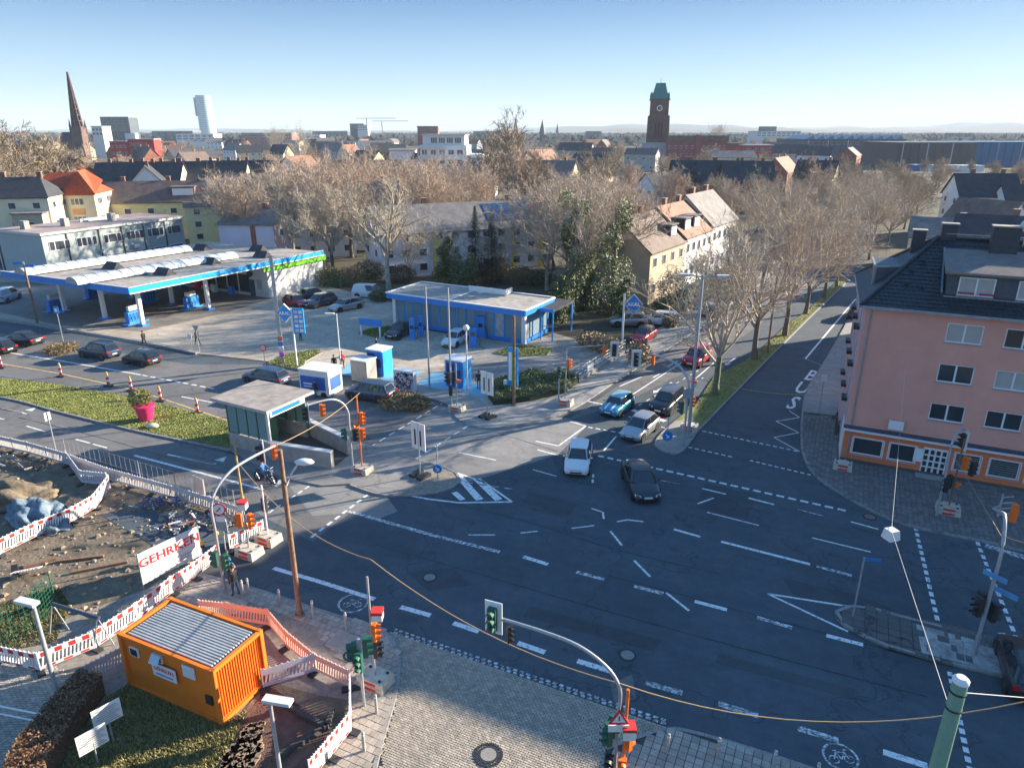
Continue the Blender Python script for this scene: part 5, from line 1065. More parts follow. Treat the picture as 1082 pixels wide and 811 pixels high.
# 1 foreground arch with white board
ob = G(648, 835, .1)
t, o, tip = arched('foreground arched signal with white back board, bottom centre', (648, 835), 5.9, (521, 651), 5.9, r=.06)
head(t, tip + Vector((-.02, -.18, -.45)), R(-112), m_sgreen, 3, True, 1.05); hm = tip * .86 + Vector((.0, 0, .0)); hm.z = 5.05
head(t, hm, R(-60), m_sblack, 3, False, .75); clamp(t, (0, 0, 3.0))
for p, a, m_ in (((-.3, -.05, 2.3), R(-160), m_sgreen), ((.05, .35, 2.2), R(150), m_sgreen), ((-.25, -.3, 1.2), R(-110), m_sblack)): head(t, p, a, m_, 3, False, .95)
q = MB(); q.add([(-.35, -.22, 3.35), (.35, -.22, 3.35), (0, -.22, 3.95), (-.35, -.19, 3.35), (.35, -.19, 3.35), (0, -.19, 3.95)], [(0, 1, 2), (5, 4, 3), (0, 3, 4, 1), (1, 4, 5, 2), (2, 5, 3, 0)]); s_ = q.build('warning_sign', m_redpaint, t)
q = MB(); q.add([(-.23, -.23, 3.42), (.23, -.23, 3.42), (0, -.23, 3.82)], [(0, 1, 2)]); q.build('sign_face', m_whiterefl, s_); q = MB(); q.box((0, -.235, 3.5), (.04, .012, .2)); q.build('sign_symbol', m_letters_k, s_)
q = MB(); q.box((0, -.2, 3.0), (.7, .04, .28)); q.build('sign_plate', m_whiterefl, t)
t2 = T('traffic_light', 'temporary orange signal pole with red topped box beside the foreground arch', 'traffic light', tuple(G(656, 838, .1)))
arm_tube(t2, [(0, 0, 0), (0, 0, 4.6)], .055, m_sorange, 'pole'); head(t2, (-.05, -.15, .9), R(-100), m_sorange, 3, False, .95); head(t2, (.15, .15, 1.9), R(40), m_sorange, 3, False, .95)
q = MB(); q.box((.12, 0, 2.62), (.42, .42, .36)); bx1 = q.build('battery_box', m_whiteplastic, t2); q = MB(); q.box((.12, 0, 2.98), (.46, .46, .12)); q.build('lid', m_redpaint, bx1); ballast(t2, (0, 0, 0), A1)
# 2 left arched mast near work site
t, o, tip = arched('white arched signal mast by the work site board and blue clad man', (238, 626), 6.4, (290, 471), 6.5, r=.07)
head(t, tip + Vector((-.75, .1, -.9)), R(200), m_sblack, 3, True, 1.0); head(t, tip + Vector((-.15, .1, -.8)), R(20), m_sorange, 3, False, .9); head(t, (-.25, .1, 1.6), R(170), m_sgreen, 3, False, .95); head(t, (.28, 0, 1.5), R(-20), m_sgreen, 3, False, .95)
# 3 temporary signals on ballast, left
def tempsig(lab, px_, py_, h, heads, az=A1, z=.0, mat=None, box=False):
    c = G(px_, py_, z); t = T('temporary_signal', lab, 'traffic light', tuple(c), 0, 'temporary signals on concrete ballast'); ballast(t, (0, 0, 0), az); arm_tube(t, [(0, 0, .4), (0, 0, h)], .05, mat or m_galv, 'pole')
    for p, a, m_, n, bk in heads: head(t, p, a, m_, n, bk, .92)
    if box: q = MB(); q.box((0, 0, h), (.42, .42, .34)); b = q.build('battery_box', m_whiteplastic, t); q = MB(); q.box((0, 0, h + .34), (.46, .46, .12)); q.build('lid', m_redpaint, b)
    return t
tempsig('temporary signal with two orange heads and red box, left block by the barrier', 264, 586, 2.9, [((-.28, 0, 1.75), R(190), m_sorange, 3, False), ((.28, 0, 1.75), R(0), m_sorange, 3, False)], box=True)
tempsig('temporary signal on a thin white pole, right block behind the barrier', 284, 572, 3.6, [((-.02, .12, 1.9), R(80), m_sblack, 3, False)], mat=m_white)
# 4 signal by the shelter island
t, o, tip = arched('arched signal mast at the concrete ramp walls of the shelter', (373, 497), 5.6, (324, 428), 5.6)
head(t, tip + Vector((0, -.1, -1.0)), R(200), m_sblack, 3, True, 1.0); head(t, tip + Vector((.9, 0, -.75)), R(20), m_sorange, 3, False, .9); head(t, (-.3, 0, 2.4), R(190), m_sgreen, 3, False, .95); head(t, (.28, .1, 2.3), R(30), m_sblack, 3, False, .95)
tempsig('temporary orange signal on ballast beside the ramp wall mast', 383, 499, 5.6, [((.1, .15, 2.4), R(20), m_sorange, 3, False), ((-.15, -.15, 3.4), R(-120), m_sorange, 1, False), ((.22, 0, 3.6), R(0), m_sorange, 3, False)], mat=m_sorange)
# 5 corner signals north
c = G(477, 431, .12); t = T('traffic_light', 'black signal heads on a mast at the station corner', 'traffic light', tuple(c)); arm_tube(t, [(0, 0, 0), (0, 0, 3.6)]); head(t, (-.2, -.1, 2.3), R(-150), m_sblack, 3); head(t, (.2, .1, 2.3), R(20), m_sblack, 3); head(t, (0, -.2, 1.2), R(-90), m_sblack, 3)
tempsig('temporary signal on ballast beside the station corner mast', 483, 434, 4.2, [((.15, 0, 2.5), R(10), m_sorange, 1, False)])
c = G(590, 428, .12); t = T('traffic_light', 'green backed signal on a mast by the hedge end', 'traffic light', tuple(c)); arm_tube(t, [(0, 0, 0), (0, 0, 3.7)]); head(t, (0, -.15, 2.5), R(-100), m_sgreen, 3); q = MB(); q.disc((-.8, 0, 3.3), (-.4, .9, 0), .42, 16); q.build('round_sign', m_galv, t); q = MB(); q.cyl((-.8, 0, 3.3), (0, 0, 3.3), .03, 6); q.build('bracket', m_galv, t)
t = tempsig('temporary signal with long arm on ballast near the hedge end', 597, 427, 5.0, [((.25, 0, 3.2), R(30), m_sorange, 3, False)], z=.12)
arm_tube(t, [(0, 0, 5.0), (3.3, .8, 5.0)], .045, m_galv, 'arm'); head(t, (3.2, .75, 4.2), R(0), m_sorange, 3, False, .9); head(t, (4.1, .95, 4.0), R(-100), m_sblack, 3, True, 1.15)
# 6 median masts
t, o, tip = arched('arched signal mast on the median tip with blue roundel', (722, 471), 6.2, (688, 374), 6.2)
head(t, tip + Vector((.2, .0, -.85)), R(160), m_sorange, 3, False, .95); head(t, tip + Vector((-1.1, 0, -.95)), R(-100), m_sblack, 3, True, 1.15); head(t, (-.3, .2, 2.6), R(150), m_sgreen, 3)
q = MB(); q.disc((-.05, -.2, 4.3), (.2, -1, 0), .42, 16); q.build('round_sign', m_galv, t)
tempsig('temporary orange signal on ballast behind the median arch mast', 728, 454, 3.6, [((.05, -.1, 2.0), R(-80), m_sorange, 3, False), ((-.2, .1, 2.0), R(100), m_sgreen, 3, False)], z=.1, box=True)
# 7 right pavement signals
c = G(989, 545, .1); t = T('traffic_light', 'dark signal mast on the pavement by the panelled door', 'traffic light', tuple(c)); arm_tube(t, smooth3([(0, 0, 0), (0, 0, 2.5), (.15, .3, 4.6), (.9, 1.0, 5.2), (1.6, 1.5, 5.0)]), .07, m_galv); head(t, (.1, -.1, 1.7), R(-150), m_sblack, 3); head(t, (1.55, 1.4, 3.9), R(170), m_sblack, 3, True)
t = tempsig('temporary signal on a wooden pole beside the panelled door', 1001, 541, 4.9, [((.35, 0, 2.9), R(10), m_sorange, 3, False), ((.2, .1, 1.7), R(0), m_sorange, 1, False), ((1.0, .2, 2.4), R(0), m_sblack, 3, False), ((-.3, 0, 1.7), R(180), m_sblack, 3, False)], z=.1, mat=m_wood)
c = G(890, 495, .1); t = T('ballast_base', 'lone ballast block with red reflector at the pink building corner', 'ballast block', tuple(c)); ballast(t, (0, 0, 0), A1, 1.2, .9)
t, o, tip = arched('tall arched signal mast on the right island with blue name boards', (1029, 691), 6.6, (1050, 537), 5.6)
for k, (dz, dx) in enumerate(((4.15, -.1), (3.3, .55))): q = MB(); q.box((dx, -.12, dz), (.95, .05, .22), R(-60)); q.build('name_board', M('m_paleblue', (.10, .30, .55), .4, .1), t)
head(t, (.0, .3, 2.2), R(90), m_sblack, 3); head(t, (-.35, 0, 2.2), R(180), m_sblack, 3); head(t, (.35, 0, 1.9), R(0), m_sblack, 3)
head(t, tip + Vector((.35, -.8, -.2)), R(60), m_sorange, 3, False, .95)
q = MB(); c_ = tip + Vector((.5, .3, 0))
for k in range(4): q.beam(c_ + Vector((0, 0, k * .3 - .5)), c_ + Vector((.6, .1, k * .3 - .5)), .05, .05)
q.beam(c_ + Vector((0, 0, -.6)), c_ + Vector((0, 0, .6)), .06, .06); q.beam(tip, c_, .05, .05); q.build('board_bracket', m_galv, t)
# 8 near-left kerb signals
c = G(385, 745, .12); t = T('traffic_light', 'green signal pair on a post by the near pavement kerb', 'traffic light', tuple(c)); arm_tube(t, [(0, 0, 0), (0, 0, 3.3)], .06); head(t, (-.2, 0, 2.2), R(190), m_sgreen, 3); head(t, (.22, .1, 2.4), R(10), m_sgreen, 3); head(t, (-.02, -.2, 1.9), R(-100), m_sgreen, 3)
t = tempsig('temporary signal with red box on ballast at the curved kerb', 397, 722, 5.3, [((.12, 0, 2.25), R(-10), m_sorange, 3, False), ((.15, 0, 1.4), R(-10), m_sblack, 3, False)], z=.12); q = MB(); q.box((.3, 0, 3.3), (.42, .42, .3)); b = q.build('battery_box', m_whiteplastic, t); q = MB(); q.box((.3, 0, 3.6), (.46, .46, .14)); q.build('lid', m_redpaint, b)
# ropes
cable('yellow cable sagging from the wooden post to the near kerb signal pole', [G(249, 485, 4.0), G(392, 591, 5.3 + .1)], .02, m_rope, sag=1.1)
cable('yellow cable from the near kerb signal pole over the junction to the foreground arch', [G(392, 591, 5.4), G(656, 722, 4.8)], .02, m_rope, sag=.75)
cable('yellow cable from the foreground arch across the lanes to the right edge', [G(656, 722, 4.8), G(1082, 741, 4.8)], .02, m_rope, sag=1.2)
cable('thin cable from the work site mast up to the shelter signal', [G(290, 471, 6.5), G(380, 415, 5.7)], .02, m_rope, sag=.3)
cable('thin orange cable from the median arch across the bus lane', [G(700, 385, 5.8), G(1000, 470, 5.6) if False else G(885, 416, 5.8)], .022, m_rope, sag=.8)
pole('wooden_post', 'yellowish wooden post with short cable bracket at the road fence', 'post', 256, 526, 4.0, .08, M('m_newwood', (.40, .28, .10), .8, .2, 5), 0)
# ================================================================= SIGNS
def lanesign(lab, px_, py_, z=.1, w=1.25, hh=1.9, az=R(-128)):
    c = G(px_, py_, z); t = T('road_sign', lab, 'road sign', tuple(c), 0, 'white lane diagram signs'); n = Vector((math.cos(az), math.sin(az), 0)); e = Vector((-n.y, n.x, 0))
    q = MB(); q.cyl((0, 0, 0), (0, 0, 3.9), .04, 6); q.build('post', m_galv, t); q = MB(); q.box((0, 0, 2.0), (.05, w, hh), az); b = q.build('sign_panel', m_whiterefl, t)
    q = MB()
    for s in (-1, 1):
        for k in (-.22, .18): q.beam(e * k * w + n * .035 * s + Vector((0, 0, 2.3)), e * k * w + n * .035 * s + Vector((0, 0, 3.4)), .09, .09)
    q.build('sign_symbol', m_letters_k, b); q = MB(); [q.box(e * (i * .7 - .35) + Vector((0, 0, 0)), (1.0, .45, .22), az) for i in (0, 1)]; q.build('foot_plate', m_dark, t)
lanesign('white lane arrow sign standing on the traffic island tip', 444, 503); lanesign('white lane arrow sign on the station corner pavement', 515, 441)
def roundel(lab, px_, py_, h, mat, z=.1, r=.3, arrow_=True, extra=None):
    c = G(px_, py_, z); t = T('road_sign', lab, 'road sign', tuple(c)); q = MB(); q.cyl((0, 0, 0), (0, 0, h), .035, 6); q.build('post', m_galv, t); q = MB(); q.disc((0, -.06, h * .42), (0, -1, .05), r, 18, 0, .03); s = q.build('sign_disc', mat, t)
    if arrow_: q = MB(); q.beam((-.12, -.085, h * .42 + .12), (.1, -.085, h * .42 - .1), .02, .07); q.beam((.1, -.085, h * .42 - .12), (-.08, -.085, h * .42 - .12), .02, .06); q.beam((.1, -.085, h * .42 - .12), (.1, -.085, h * .42 + .04), .06, .02); q.build('arrow', m_letters_w, s)
    return t
m_bsign = M('m_sign_blue', (.01, .20, .55), .4, 0)
roundel('blue arrow roundel post at the median tip', 704, 474, 2.5, m_bsign, r=.38); roundel('small blue arrow roundel on a hooked post at the hatched island nose', 463, 513, 3.0, m_bsign)
c = G(901, 651, .1); t = T('road_sign', 'slim post with blue flag board on the right island nose', 'road sign', tuple(c)); q = MB(); q.cyl((0, 0, 0), (0, 0, 3.3), .045, 6); q.build('post', m_galv, t); q = MB(); q.beam((.05, 0, 3.2), (.75, -.1, 3.2), .04, .14); q.build('flag_board', m_bsign, t)
c = G(240, 585 + 5, 0); t = T('road_sign', 'round red rimmed turn sign with plate on a post behind the barrier', 'road sign', tuple(c)); q = MB(); q.cyl((0, 0, 0), (0, 0, 3.5), .035, 6); q.build('post', m_galv, t); q = MB(); q.disc((0, -.05, 3.1), (.1, -1, 0), .36, 18, 0, .03); s_ = q.build('sign_disc', m_redpaint, t); q = MB(); q.disc((0, -.075, 3.1), (.1, -1, 0), .29, 18, 0, .02); q.build('sign_face', m_whiterefl, s_); q = MB(); q.beam((-.12, -.1, 2.98), (.1, -.1, 3.2), .02, .06); q.build('sign_symbol', m_letters_k, s_); q = MB(); q.box((.02, -.06, 2.35), (.5, .03, .32)); q.build('sign_plate', m_whiterefl, t)
def simple_sign(lab, px_, py_, h, kind, z=0.0, az=R(-100)):
    c = G(px_, py_, z); t = T('road_sign', lab, 'road sign', tuple(c)); q = MB(); q.cyl((0, 0, 0), (0, 0, h), .035, 6); q.build('post', m_galv, t); n = Vector((math.cos(az), math.sin(az), 0))
    if kind == 'red': q = MB(); q.disc(n * .05 + Vector((0, 0, h - .3)), n, .36, 16, 0, .03); s = q.build('sign_disc', m_redpaint, t); q = MB(); q.disc(n * .08 + Vector((0, 0, h - .3)), n, .27, 16, 0, .02); q.build('sign_face', M('m_pale_sign', (.7, .5, .45), .5, 0), s)
    elif kind == 'square': q = MB(); q.box(n * .05 + Vector((0, 0, h - .75)), (.03, .65, .75), az); s = q.build('sign_panel', m_bsign, t); q = MB(); q.box(n * .075 + Vector((0, 0, h - .6)), (.02, .35, .4), az); q.build('sign_symbol', m_letters_w, s)
    elif kind == 'triangle': q = MB(); e = Vector((-n.y, n.x, 0)); q.add([e * .4 + Vector((0, 0, h)), -e * .4 + Vector((0, 0, h)), Vector((0, 0, h - .7)), e * .4 + n * .04 + Vector((0, 0, h)), -e * .4 + n * .04 + Vector((0, 0, h)), n * .04 + Vector((0, 0, h - .7))], [(0, 1, 2), (5, 4, 3), (0, 3, 4, 1), (1, 4, 5, 2), (2, 5, 3, 0)]); q.build('sign_panel', m_galv, t)
    else: q = MB(); q.box(n * .05 + Vector((0, 0, h - .6)), (.03, .45, .6), az); q.build('sign_panel', m_whiterefl, t)
simple_sign('red and pale round sign left of the price pylon', 281, 391, 2.6, 'red'); simple_sign('blue square bus style sign on a pole by the roadside shrub', 67, 361, 4.0, 'square'); simple_sign('dark backed yield sign at the forecourt exit', 211, 373, 3.0, 'triangle'); simple_sign('short white plate sign left of the yield sign', 203, 371, 1.9, 'plate'); simple_sign('small dark sign on a leaning post at the road fence', 60, 479, 3.2, 'plate', az=R(160)); simple_sign('green white bus stop sign on the bus lane kerb', 865, 437, 3.4, 'plate', .1); simple_sign('small white notice post on the far forecourt edge', 407, 393, 1.3, 'plate', .1)
# bollards
def bollard_proto():
    q = MB(); q.tube([(0, 0, 0), (0, 0, .9), (0, 0, .93)], [.06, .06, .03], 10); q2 = MB(); q2.tube([(0, 0, .78), (0, 0, .82)], .064, 10); return q.mesh('bollard', M('m_bollard', (.34, .33, .30), .7, .2, 6)), q2.mesh('band', m_white)
bm, bb = bollard_proto()
for i, (p, lb) in enumerate((((263, 627), 'grey bollard right of the two standing people'), ((296, 639), 'grey bollard left of the tall wooden pole'), ((331, 651), 'grey bollard right of the tall wooden pole'), ((366, 664), 'grey bollard beside the round cycle marking'), ((398, 753), 'grey bollard below the ballast at the curved kerb'), ((385, 793), 'grey bollard beside the bottom red white barrier'), ((705, 795), 'leftmost grey bollard of the foreground right pavement'), ((758, 799), 'second grey bollard of the foreground right pavement'), ((817, 813), 'third grey bollard of the foreground right pavement'), ((862, 826), 'rightmost grey bollard at the bottom picture edge'), ((257, 629), 'thin grey post directly beside the standing people'))):
    c = G(*p, .11); t = T('bollard', lb, 'bollard', tuple(c), 0, 'grey steel bollards along the near kerbs'); put('shaft', bm, t); put('band', bb, t)
# beacons on the main road
def beacon(px_, py_, lb):
    c = G(px_, py_); t = T('traffic_beacon', lb, 'traffic beacon', tuple(c), A1 + R(20), 'red and white beacons along the yellow line'); q = MB(); q.box((0, 0, 0), (.75, .4, .12)); q.build('foot', m_dark, t)
    for k in range(4): q = MB(); z = .14 + k * .24; q.add([(-.13, -.03, z), (.13, -.03, z + .08), (.13, -.03, z + .32), (-.13, -.03, z + .24), (-.13, .03, z), (.13, .03, z + .08), (.13, .03, z + .32), (-.13, .03, z + .24)], [(0, 1, 2, 3), (7, 6, 5, 4), (0, 4, 5, 1), (2, 6, 7, 3), (0, 3, 7, 4), (1, 5, 6, 2)]); q.build('stripe', m_redpaint if k % 2 == 0 else m_whiterefl, t)
    q = MB(); q.box((0, 0, 1.15), (.2, .1, .08)); q.sphere((0, 0, 1.3), .12, 8, 6, 0, (1, .6, 1)); q.build('warning_lamp', M('m_yellow_lamp', (.85, .45, .02), .3, 0), t)
for i, (p, lb) in enumerate((((2, 389), 'beacon cut by the left picture edge'), ((65, 398), 'beacon second from the left edge'), ((115, 408), 'beacon left of the close pair'), ((139, 413), 'beacon right of the close pair above the pink planter'), ((170, 424), 'beacon just right of the pink planter'), ((209, 437), 'rightmost beacon, nearest the shelter'))): beacon(*p, 'red and white ' + lb)
# planter
c = G(155, 443, .1); t = T('planter', 'big pink flower tub with a leafy shrub on the median grass', 'planter', tuple(c)); q = MB(); q.tube([(0, 0, 0), (0, 0, 1.1), (0, 0, 1.25)], [.5, .72, .76], 18); q.tube([(0, 0, 1.12), (0, 0, 1.26)], .80, 18); q.build('tub', M('m_pink_tub', (.70, .03, .15), .45, .05, 4), t)
def leafball(parent, nm, c, rx, rz, n, mats, ls=.09, seed=0, kind=None):
    rnd = random.Random(seed); q = MB()
    for i in range(n):
        th = rnd.uniform(0, 2 * pi); u = rnd.uniform(-.9, 1); rr = rnd.uniform(.55, 1.08); s = math.sqrt(max(0, 1 - u * u)); p = Vector((c[0] + rx * rr * s * math.cos(th), c[1] + rx * rr * s * math.sin(th), c[2] + rz * rr * u))
        a = Vector((rnd.gauss(0, 1), rnd.gauss(0, 1), rnd.gauss(0, 1))).normalized(); b = a.orthogonal().normalized(); l = ls * rnd.uniform(.6, 1.4)
        q.add([p - a * l, p + b * l * .5, p + a * l, p - b * l * .5], [(0, 1, 2, 3)], rnd.randrange(len(mats)))
    o = q.build(nm, mats, parent)
    if kind: o['kind'] = kind
    return o
ML = lambda r, g_, b: M('m_leaf_%d_%d' % (int(r * 1000), int(g_ * 1000)), (r, g_, b), .6, .3, 1.5)
leafball(t, 'shrub', (-.2, 0, 1.9), .85, .75, 900, [ML(.10, .13, .04), ML(.16, .18, .05), ML(.25, .18, .07)], .11, 3)
c = G(161, 451, .1); t = T('boulder', 'pale flat stone lying on the grass below the pink tub', 'stone', tuple(c)); q = MB(); q.sphere((0, 0, .12), .42, 8, 6, 0, (1.3, .9, .5)); q.build('stone', m_ballast, t)
for (p, r_, lb, s) in (((66, 372), 1.7, 'straggly yellowish shrub between the parked dark cars', 8), ((423, 428), 1.9, 'sprawling dry shrub bed on the left of the station corner', 9), ((440, 431), 1.2, 'small dry shrub at the right end of the bed', 10)):
    c = G(*p); t = T('shrub', lb, 'shrub', tuple(c)); leafball(t, 'foliage', (0, 0, .45), r_, .55, 900, [ML(.28, .20, .08), ML(.14, .13, .05), ML(.20, .10, .06)], .12, s)
    q = MB(); rnd = random.Random(s); [q.tube([(0, 0, 0), (rnd.uniform(-r_, r_) * .8, rnd.uniform(-r_, r_) * .5, .9)], .02, 3) for _ in range(30)]; q.build('stems', m_wood, t)
# ================================================================= SHELTER AND RAMP
m_clear2 = M('m_shelter_glass', (.17, .28, .27), .06, 0, spec=.9)
Q0 = G(245, 470, .1); t = T('shelter', 'glass walled stair shelter with flat grey roof on the median', 'shelter', (Q0.x, Q0.y, .1)); az = R(-28); e = Vector((math.cos(az), math.sin(az), 0)); n = Vector((math.cos(R(62)), math.sin(R(62)), 0)); Y_ = lambda a, b, z: e * a + n * b + Vector((0, 0, z))
LS, DS = 4.0, 3.7
q = MB(); q.prism([tuple(Y_(a, b, 0))[:2] for a, b in ((-1.0, -.5), (LS + .6, -.5), (LS + .6, DS + .5), (-1.0, DS + .3))], 3.5, 3.72, 0, 1); q.build('roof', [M('m_shelter_roof', (.33, .29, .25), .8, .3, 1.5), m_galv], t)
q = MB(); q.beam(Y_(0, 0, .55), Y_(LS, 0, .55), .2, 1.1); q.beam(Y_(0, 0, .55), Y_(0, DS, .55), .2, 1.1); q.beam(Y_(0, DS, .55), Y_(LS, DS, .55), .2, 1.1); q.build('base_wall', m_conc, t)
for i in range(4):
    for (A_, B_) in ((Y_(LS * i / 4 + .05, 0, 2.3), Y_(LS * (i + 1) / 4 - .05, 0, 2.3)), (Y_(0, DS * i / 4 + .05, 2.3), Y_(0, DS * (i + 1) / 4 - .05, 2.3)), (Y_(LS * i / 4 + .05, DS, 2.3), Y_(LS * (i + 1) / 4 - .05, DS, 2.3))):
        q = MB(); q.beam(A_, B_, .03, 2.3); q.build('glass_panel', m_clear2, t)
for p in [Y_(LS * i / 4, 0, 0) for i in range(5)] + [Y_(0, DS * i / 4, 0) for i in range(1, 5)] + [Y_(LS * i / 4, DS, 0) for i in range(1, 5)]: q = MB(); q.box(p + Vector((0, 0, 1.1)), (.09, .09, 2.4), az); q.build('frame_post', m_sgreen, t)
q = MB(); q.beam(Y_(LS, .3, 3.1), Y_(LS, DS, 3.1), .1, .5); s_ = q.build('sign_band', m_white, t); q = MB(); q.beam(Y_(LS + .06, .5, 3.1), Y_(LS + .06, DS - .5, 3.1), .02, .3); q.build('sign_face', m_bsign, s_)
q = MB(); q.beam(Y_(LS + .05, 0, 0), Y_(LS + .05, 0, 3.4), .18, .18); q.build('corner_post', m_lightgrey, t)
q = MB(); q.box(Y_(2.0, 1.9, .05), (1.2, .6, 1.9), .3); q.build('ticket_machine', m_sgreen, t)
t = T('ramp_wall', 'pair of long low concrete walls flanking the stair beside the shelter', 'wall', (Q0.x, Q0.y, .1))
WA = G(318, 476, .1) - Q0; WA.z = 0; WB = G(352, 494, .1) - Q0; WB.z = 0; WA = Y_(LS + .2, -.2, 0); 
q = MB(); q.beam(WA + Vector((0, 0, .6)), WB + Vector((0, 0, .6)), .35, 1.2); q.build('wall', m_conc, t); q = MB(); q.beam(WA + Vector((0, 0, 1.23)), WB + Vector((0, 0, 1.23)), .42, .07); q.build('coping', m_lightgrey, t)
WC = G(320, 455, .1) - Q0; WD = G(370, 480, .1) - Q0; WC.z = WD.z = 0
q = MB(); q.beam(WC + Vector((0, 0, .6)), WD + Vector((0, 0, .6)), .35, 1.2); q.build('wall', m_conc, t); q = MB(); q.beam(WC + Vector((0, 0, 1.23)), WD + Vector((0, 0, 1.23)), .42, .07); q.build('coping', m_lightgrey, t)
q = MB(); q.box(WC + Vector((-.4, .2, 0)), (1.3, .9, 2.2), az); q.build('lift_block', m_conc, t)
q = MB(); fl_ = [WA, WB, WD, WC]; q.flat([(v.x, v.y) for v in fl_], .02); q.build('ramp_floor', M('m_ramp', (.08, .075, .07), .95, .3, 6, .4), t)
# ================================================================= WORK SITE
def barrier_meshes(kind):
    L_ = 2.0; A_ = MB()
    base = {'red': m_whiterefl, 'grey': M('m_barrier_grey', (.52, .50, .50), .6, .1, 4), 'pink': M('m_barrier_lit_pink', (.76, .50, .42), .6, .1, 4), 'pale': M('m_barrier_pale', (.62, .57, .60), .6, .08, 4)}[kind]  # pink: light coming through the panel backs, put into the colour
    # frame with slots: top board, bottom board, slanted slats
    f = MB(); f.box((0, 0, .70), (L_ - .04, .045, .28)); f.box((0, 0, .12), (L_ - .04, .045, .14))
    sl_ = MB(); n = 13
    for i in range(n):
        x = -L_ / 2 + .12 + i * (L_ - .3) / (n - 1); sl_.add([(x - .035, -.02, .25), (x + .035, -.02, .25), (x + .125, -.02, .71), (x + .055, -.02, .71), (x - .035, .02, .25), (x + .035, .02, .25), (x + .125, .02, .71), (x + .055, .02, .71)], [(0, 1, 2, 3), (7, 6, 5, 4), (1, 5, 6, 2), (0, 3, 7, 4)])
    r = MB()
    if kind == 'red':
        for i in range(4): r.box((-L_ / 2 + .27 + i * .5, 0, .735), (.25, .056, .21))
        for i in range(3): r.box((-L_ / 2 + .4 + i * .62, 0, .145), (.32, .056, .09))
    ft = MB(); ft.box((0, 0, 0), (.3, .75, .1)); p = MB()
    for x in (-L_ / 2 + .03, L_ / 2 - .03): p.box((x, 0, .05), (.05, .05, 1.0))
    tn = MB()
    for i in range(9): tn.box((-L_ / 2 + .12 + i * .22, 0, .98), (.05, .04, .05))
    return f.mesh('board', base), sl_.mesh('slats', base), (r.mesh('red_blocks', m_redpaint) if kind == 'red' else None), ft.mesh('foot', m_dark), p.mesh('end_posts', base), tn.mesh('studs', base)
BMs = {k: barrier_meshes(k) for k in ('red', 'grey', 'pink', 'pale')}
def barrier(a, b, kind, lb, z, tilt=0.0):
    d = b - a; c = (a + b) / 2; t = T('barrier_panel', lb, 'barrier', (c.x, c.y, z), math.atan2(d.y, d.x), 'interlocking site barrier panels'); s = d.length / 2.0
    if tilt: t.rotation_euler = (tilt, 0, math.atan2(d.y, d.x))
    f, sl_, r, ft, p, tn = BMs[kind]
    for nm, me in (('board', f), ('slats', sl_), ('red_blocks', r), ('end_posts', p), ('studs', tn)):
        if me is None: continue
        o = put(nm, me, t, sc=(s, 1, 1))
        if nm != 'board': o['kind'] = 'stuff'
    put('foot', ft, t, loc=(-1.0 * s, 0, 0)); return t
ORD = ['first', 'second', 'third', 'fourth', 'fifth', 'sixth', 'seventh', 'eighth', 'ninth', 'tenth', 'eleventh', 'twelfth', 'thirteenth', 'fourteenth', 'fifteenth', 'sixteenth', 'seventeenth', 'eighteenth', 'nineteenth', 'twentieth', 'twenty-first', 'twenty-second', 'twenty-third', 'twenty-fourth']
def run(px, kind, desc, z=.06):
    P_ = [G(a, b, z) for a, b in px]; k = 0; pan = []
    for a, b in zip(P_, P_[1:]):
        n = max(1, round((b - a).length / 2.05))
        for i in range(n): pan.append((a.lerp(b, i / n), a.lerp(b, (i + 1) / n)))
    for i, (a, b) in enumerate(pan): barrier(a, b, kind, desc % (ORD[min(i, 23)] if len(pan) > 1 else 'single'), z)
run([(-40, 464), (0, 473), (31, 480), (72, 492), (115, 508), (188, 529), (224, 540), (258, 552)], 'grey', '%s panel from the left of the long grey barrier line beside the road')
run([(-25, 597), (0, 587), (41, 567), (79, 551), (101, 538), (117, 516)], 'red', '%s red white panel from the left of the upper site barrier')
run([(72, 490), (87, 511), (115, 514)], 'pale', '%s pale panel of the short barrier corner behind the upper line')
run([(-20, 697), (0, 701), (43, 710)], 'red', '%s red white panel from the left of the low line by the green fence')
run([(43, 710), (101, 686), (146, 656), (183, 627), (206, 612), (233, 590)], 'red', '%s red white panel from the lamp post along the container line', .1)
run([(243, 582), (280, 565)], 'red', '%s red white panel behind the ballast blocks')
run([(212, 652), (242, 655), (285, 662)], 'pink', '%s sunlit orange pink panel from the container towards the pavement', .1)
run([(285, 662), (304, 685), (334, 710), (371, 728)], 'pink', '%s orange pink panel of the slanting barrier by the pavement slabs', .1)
run([(278, 728), (334, 710)], 'pale', '%s pale white panel joined to the container corner', .1)
run([(371, 728), (371, 772)], 'pale', '%s pale panel seen end-on beside the green signal post', .1)
run([(371, 773), (349, 801), (328, 826)], 'red', '%s red white panel of the bottom barrier around the dug pit', .1)
run([(88, 726), (134, 702)], 'grey', '%s grey slatted panel left of the orange container', .1)
barrier(G(17, 606, .1), G(46, 600, .1), 'red', 'red white panel lying tilted on the soil by the left edge', .25, R(65))
# yellow lamps on barriers
for p, lb in (((217, 583), 'yellow warning lamp on the container barrier line by the banner'), ((232, 572), 'yellow warning lamp left above the barrier behind the ballast'), ((263, 563), 'yellow warning lamp right above the barrier behind the ballast')):
    c = G(p[0], p[1] + 12, 0); t = T('warning_lamp', lb, 'warning lamp', (c.x, c.y, 1.0)); q = MB(); q.box((0, 0, 0), (.18, .12, .14)); q.build('housing', m_dark, t); q = MB(); q.sphere((0, 0, .26), .14, 8, 6, 0, (1, .6, 1)); q.build('lens', M('m_yellow_lamp', (.85, .45, .02), .3, 0), t)
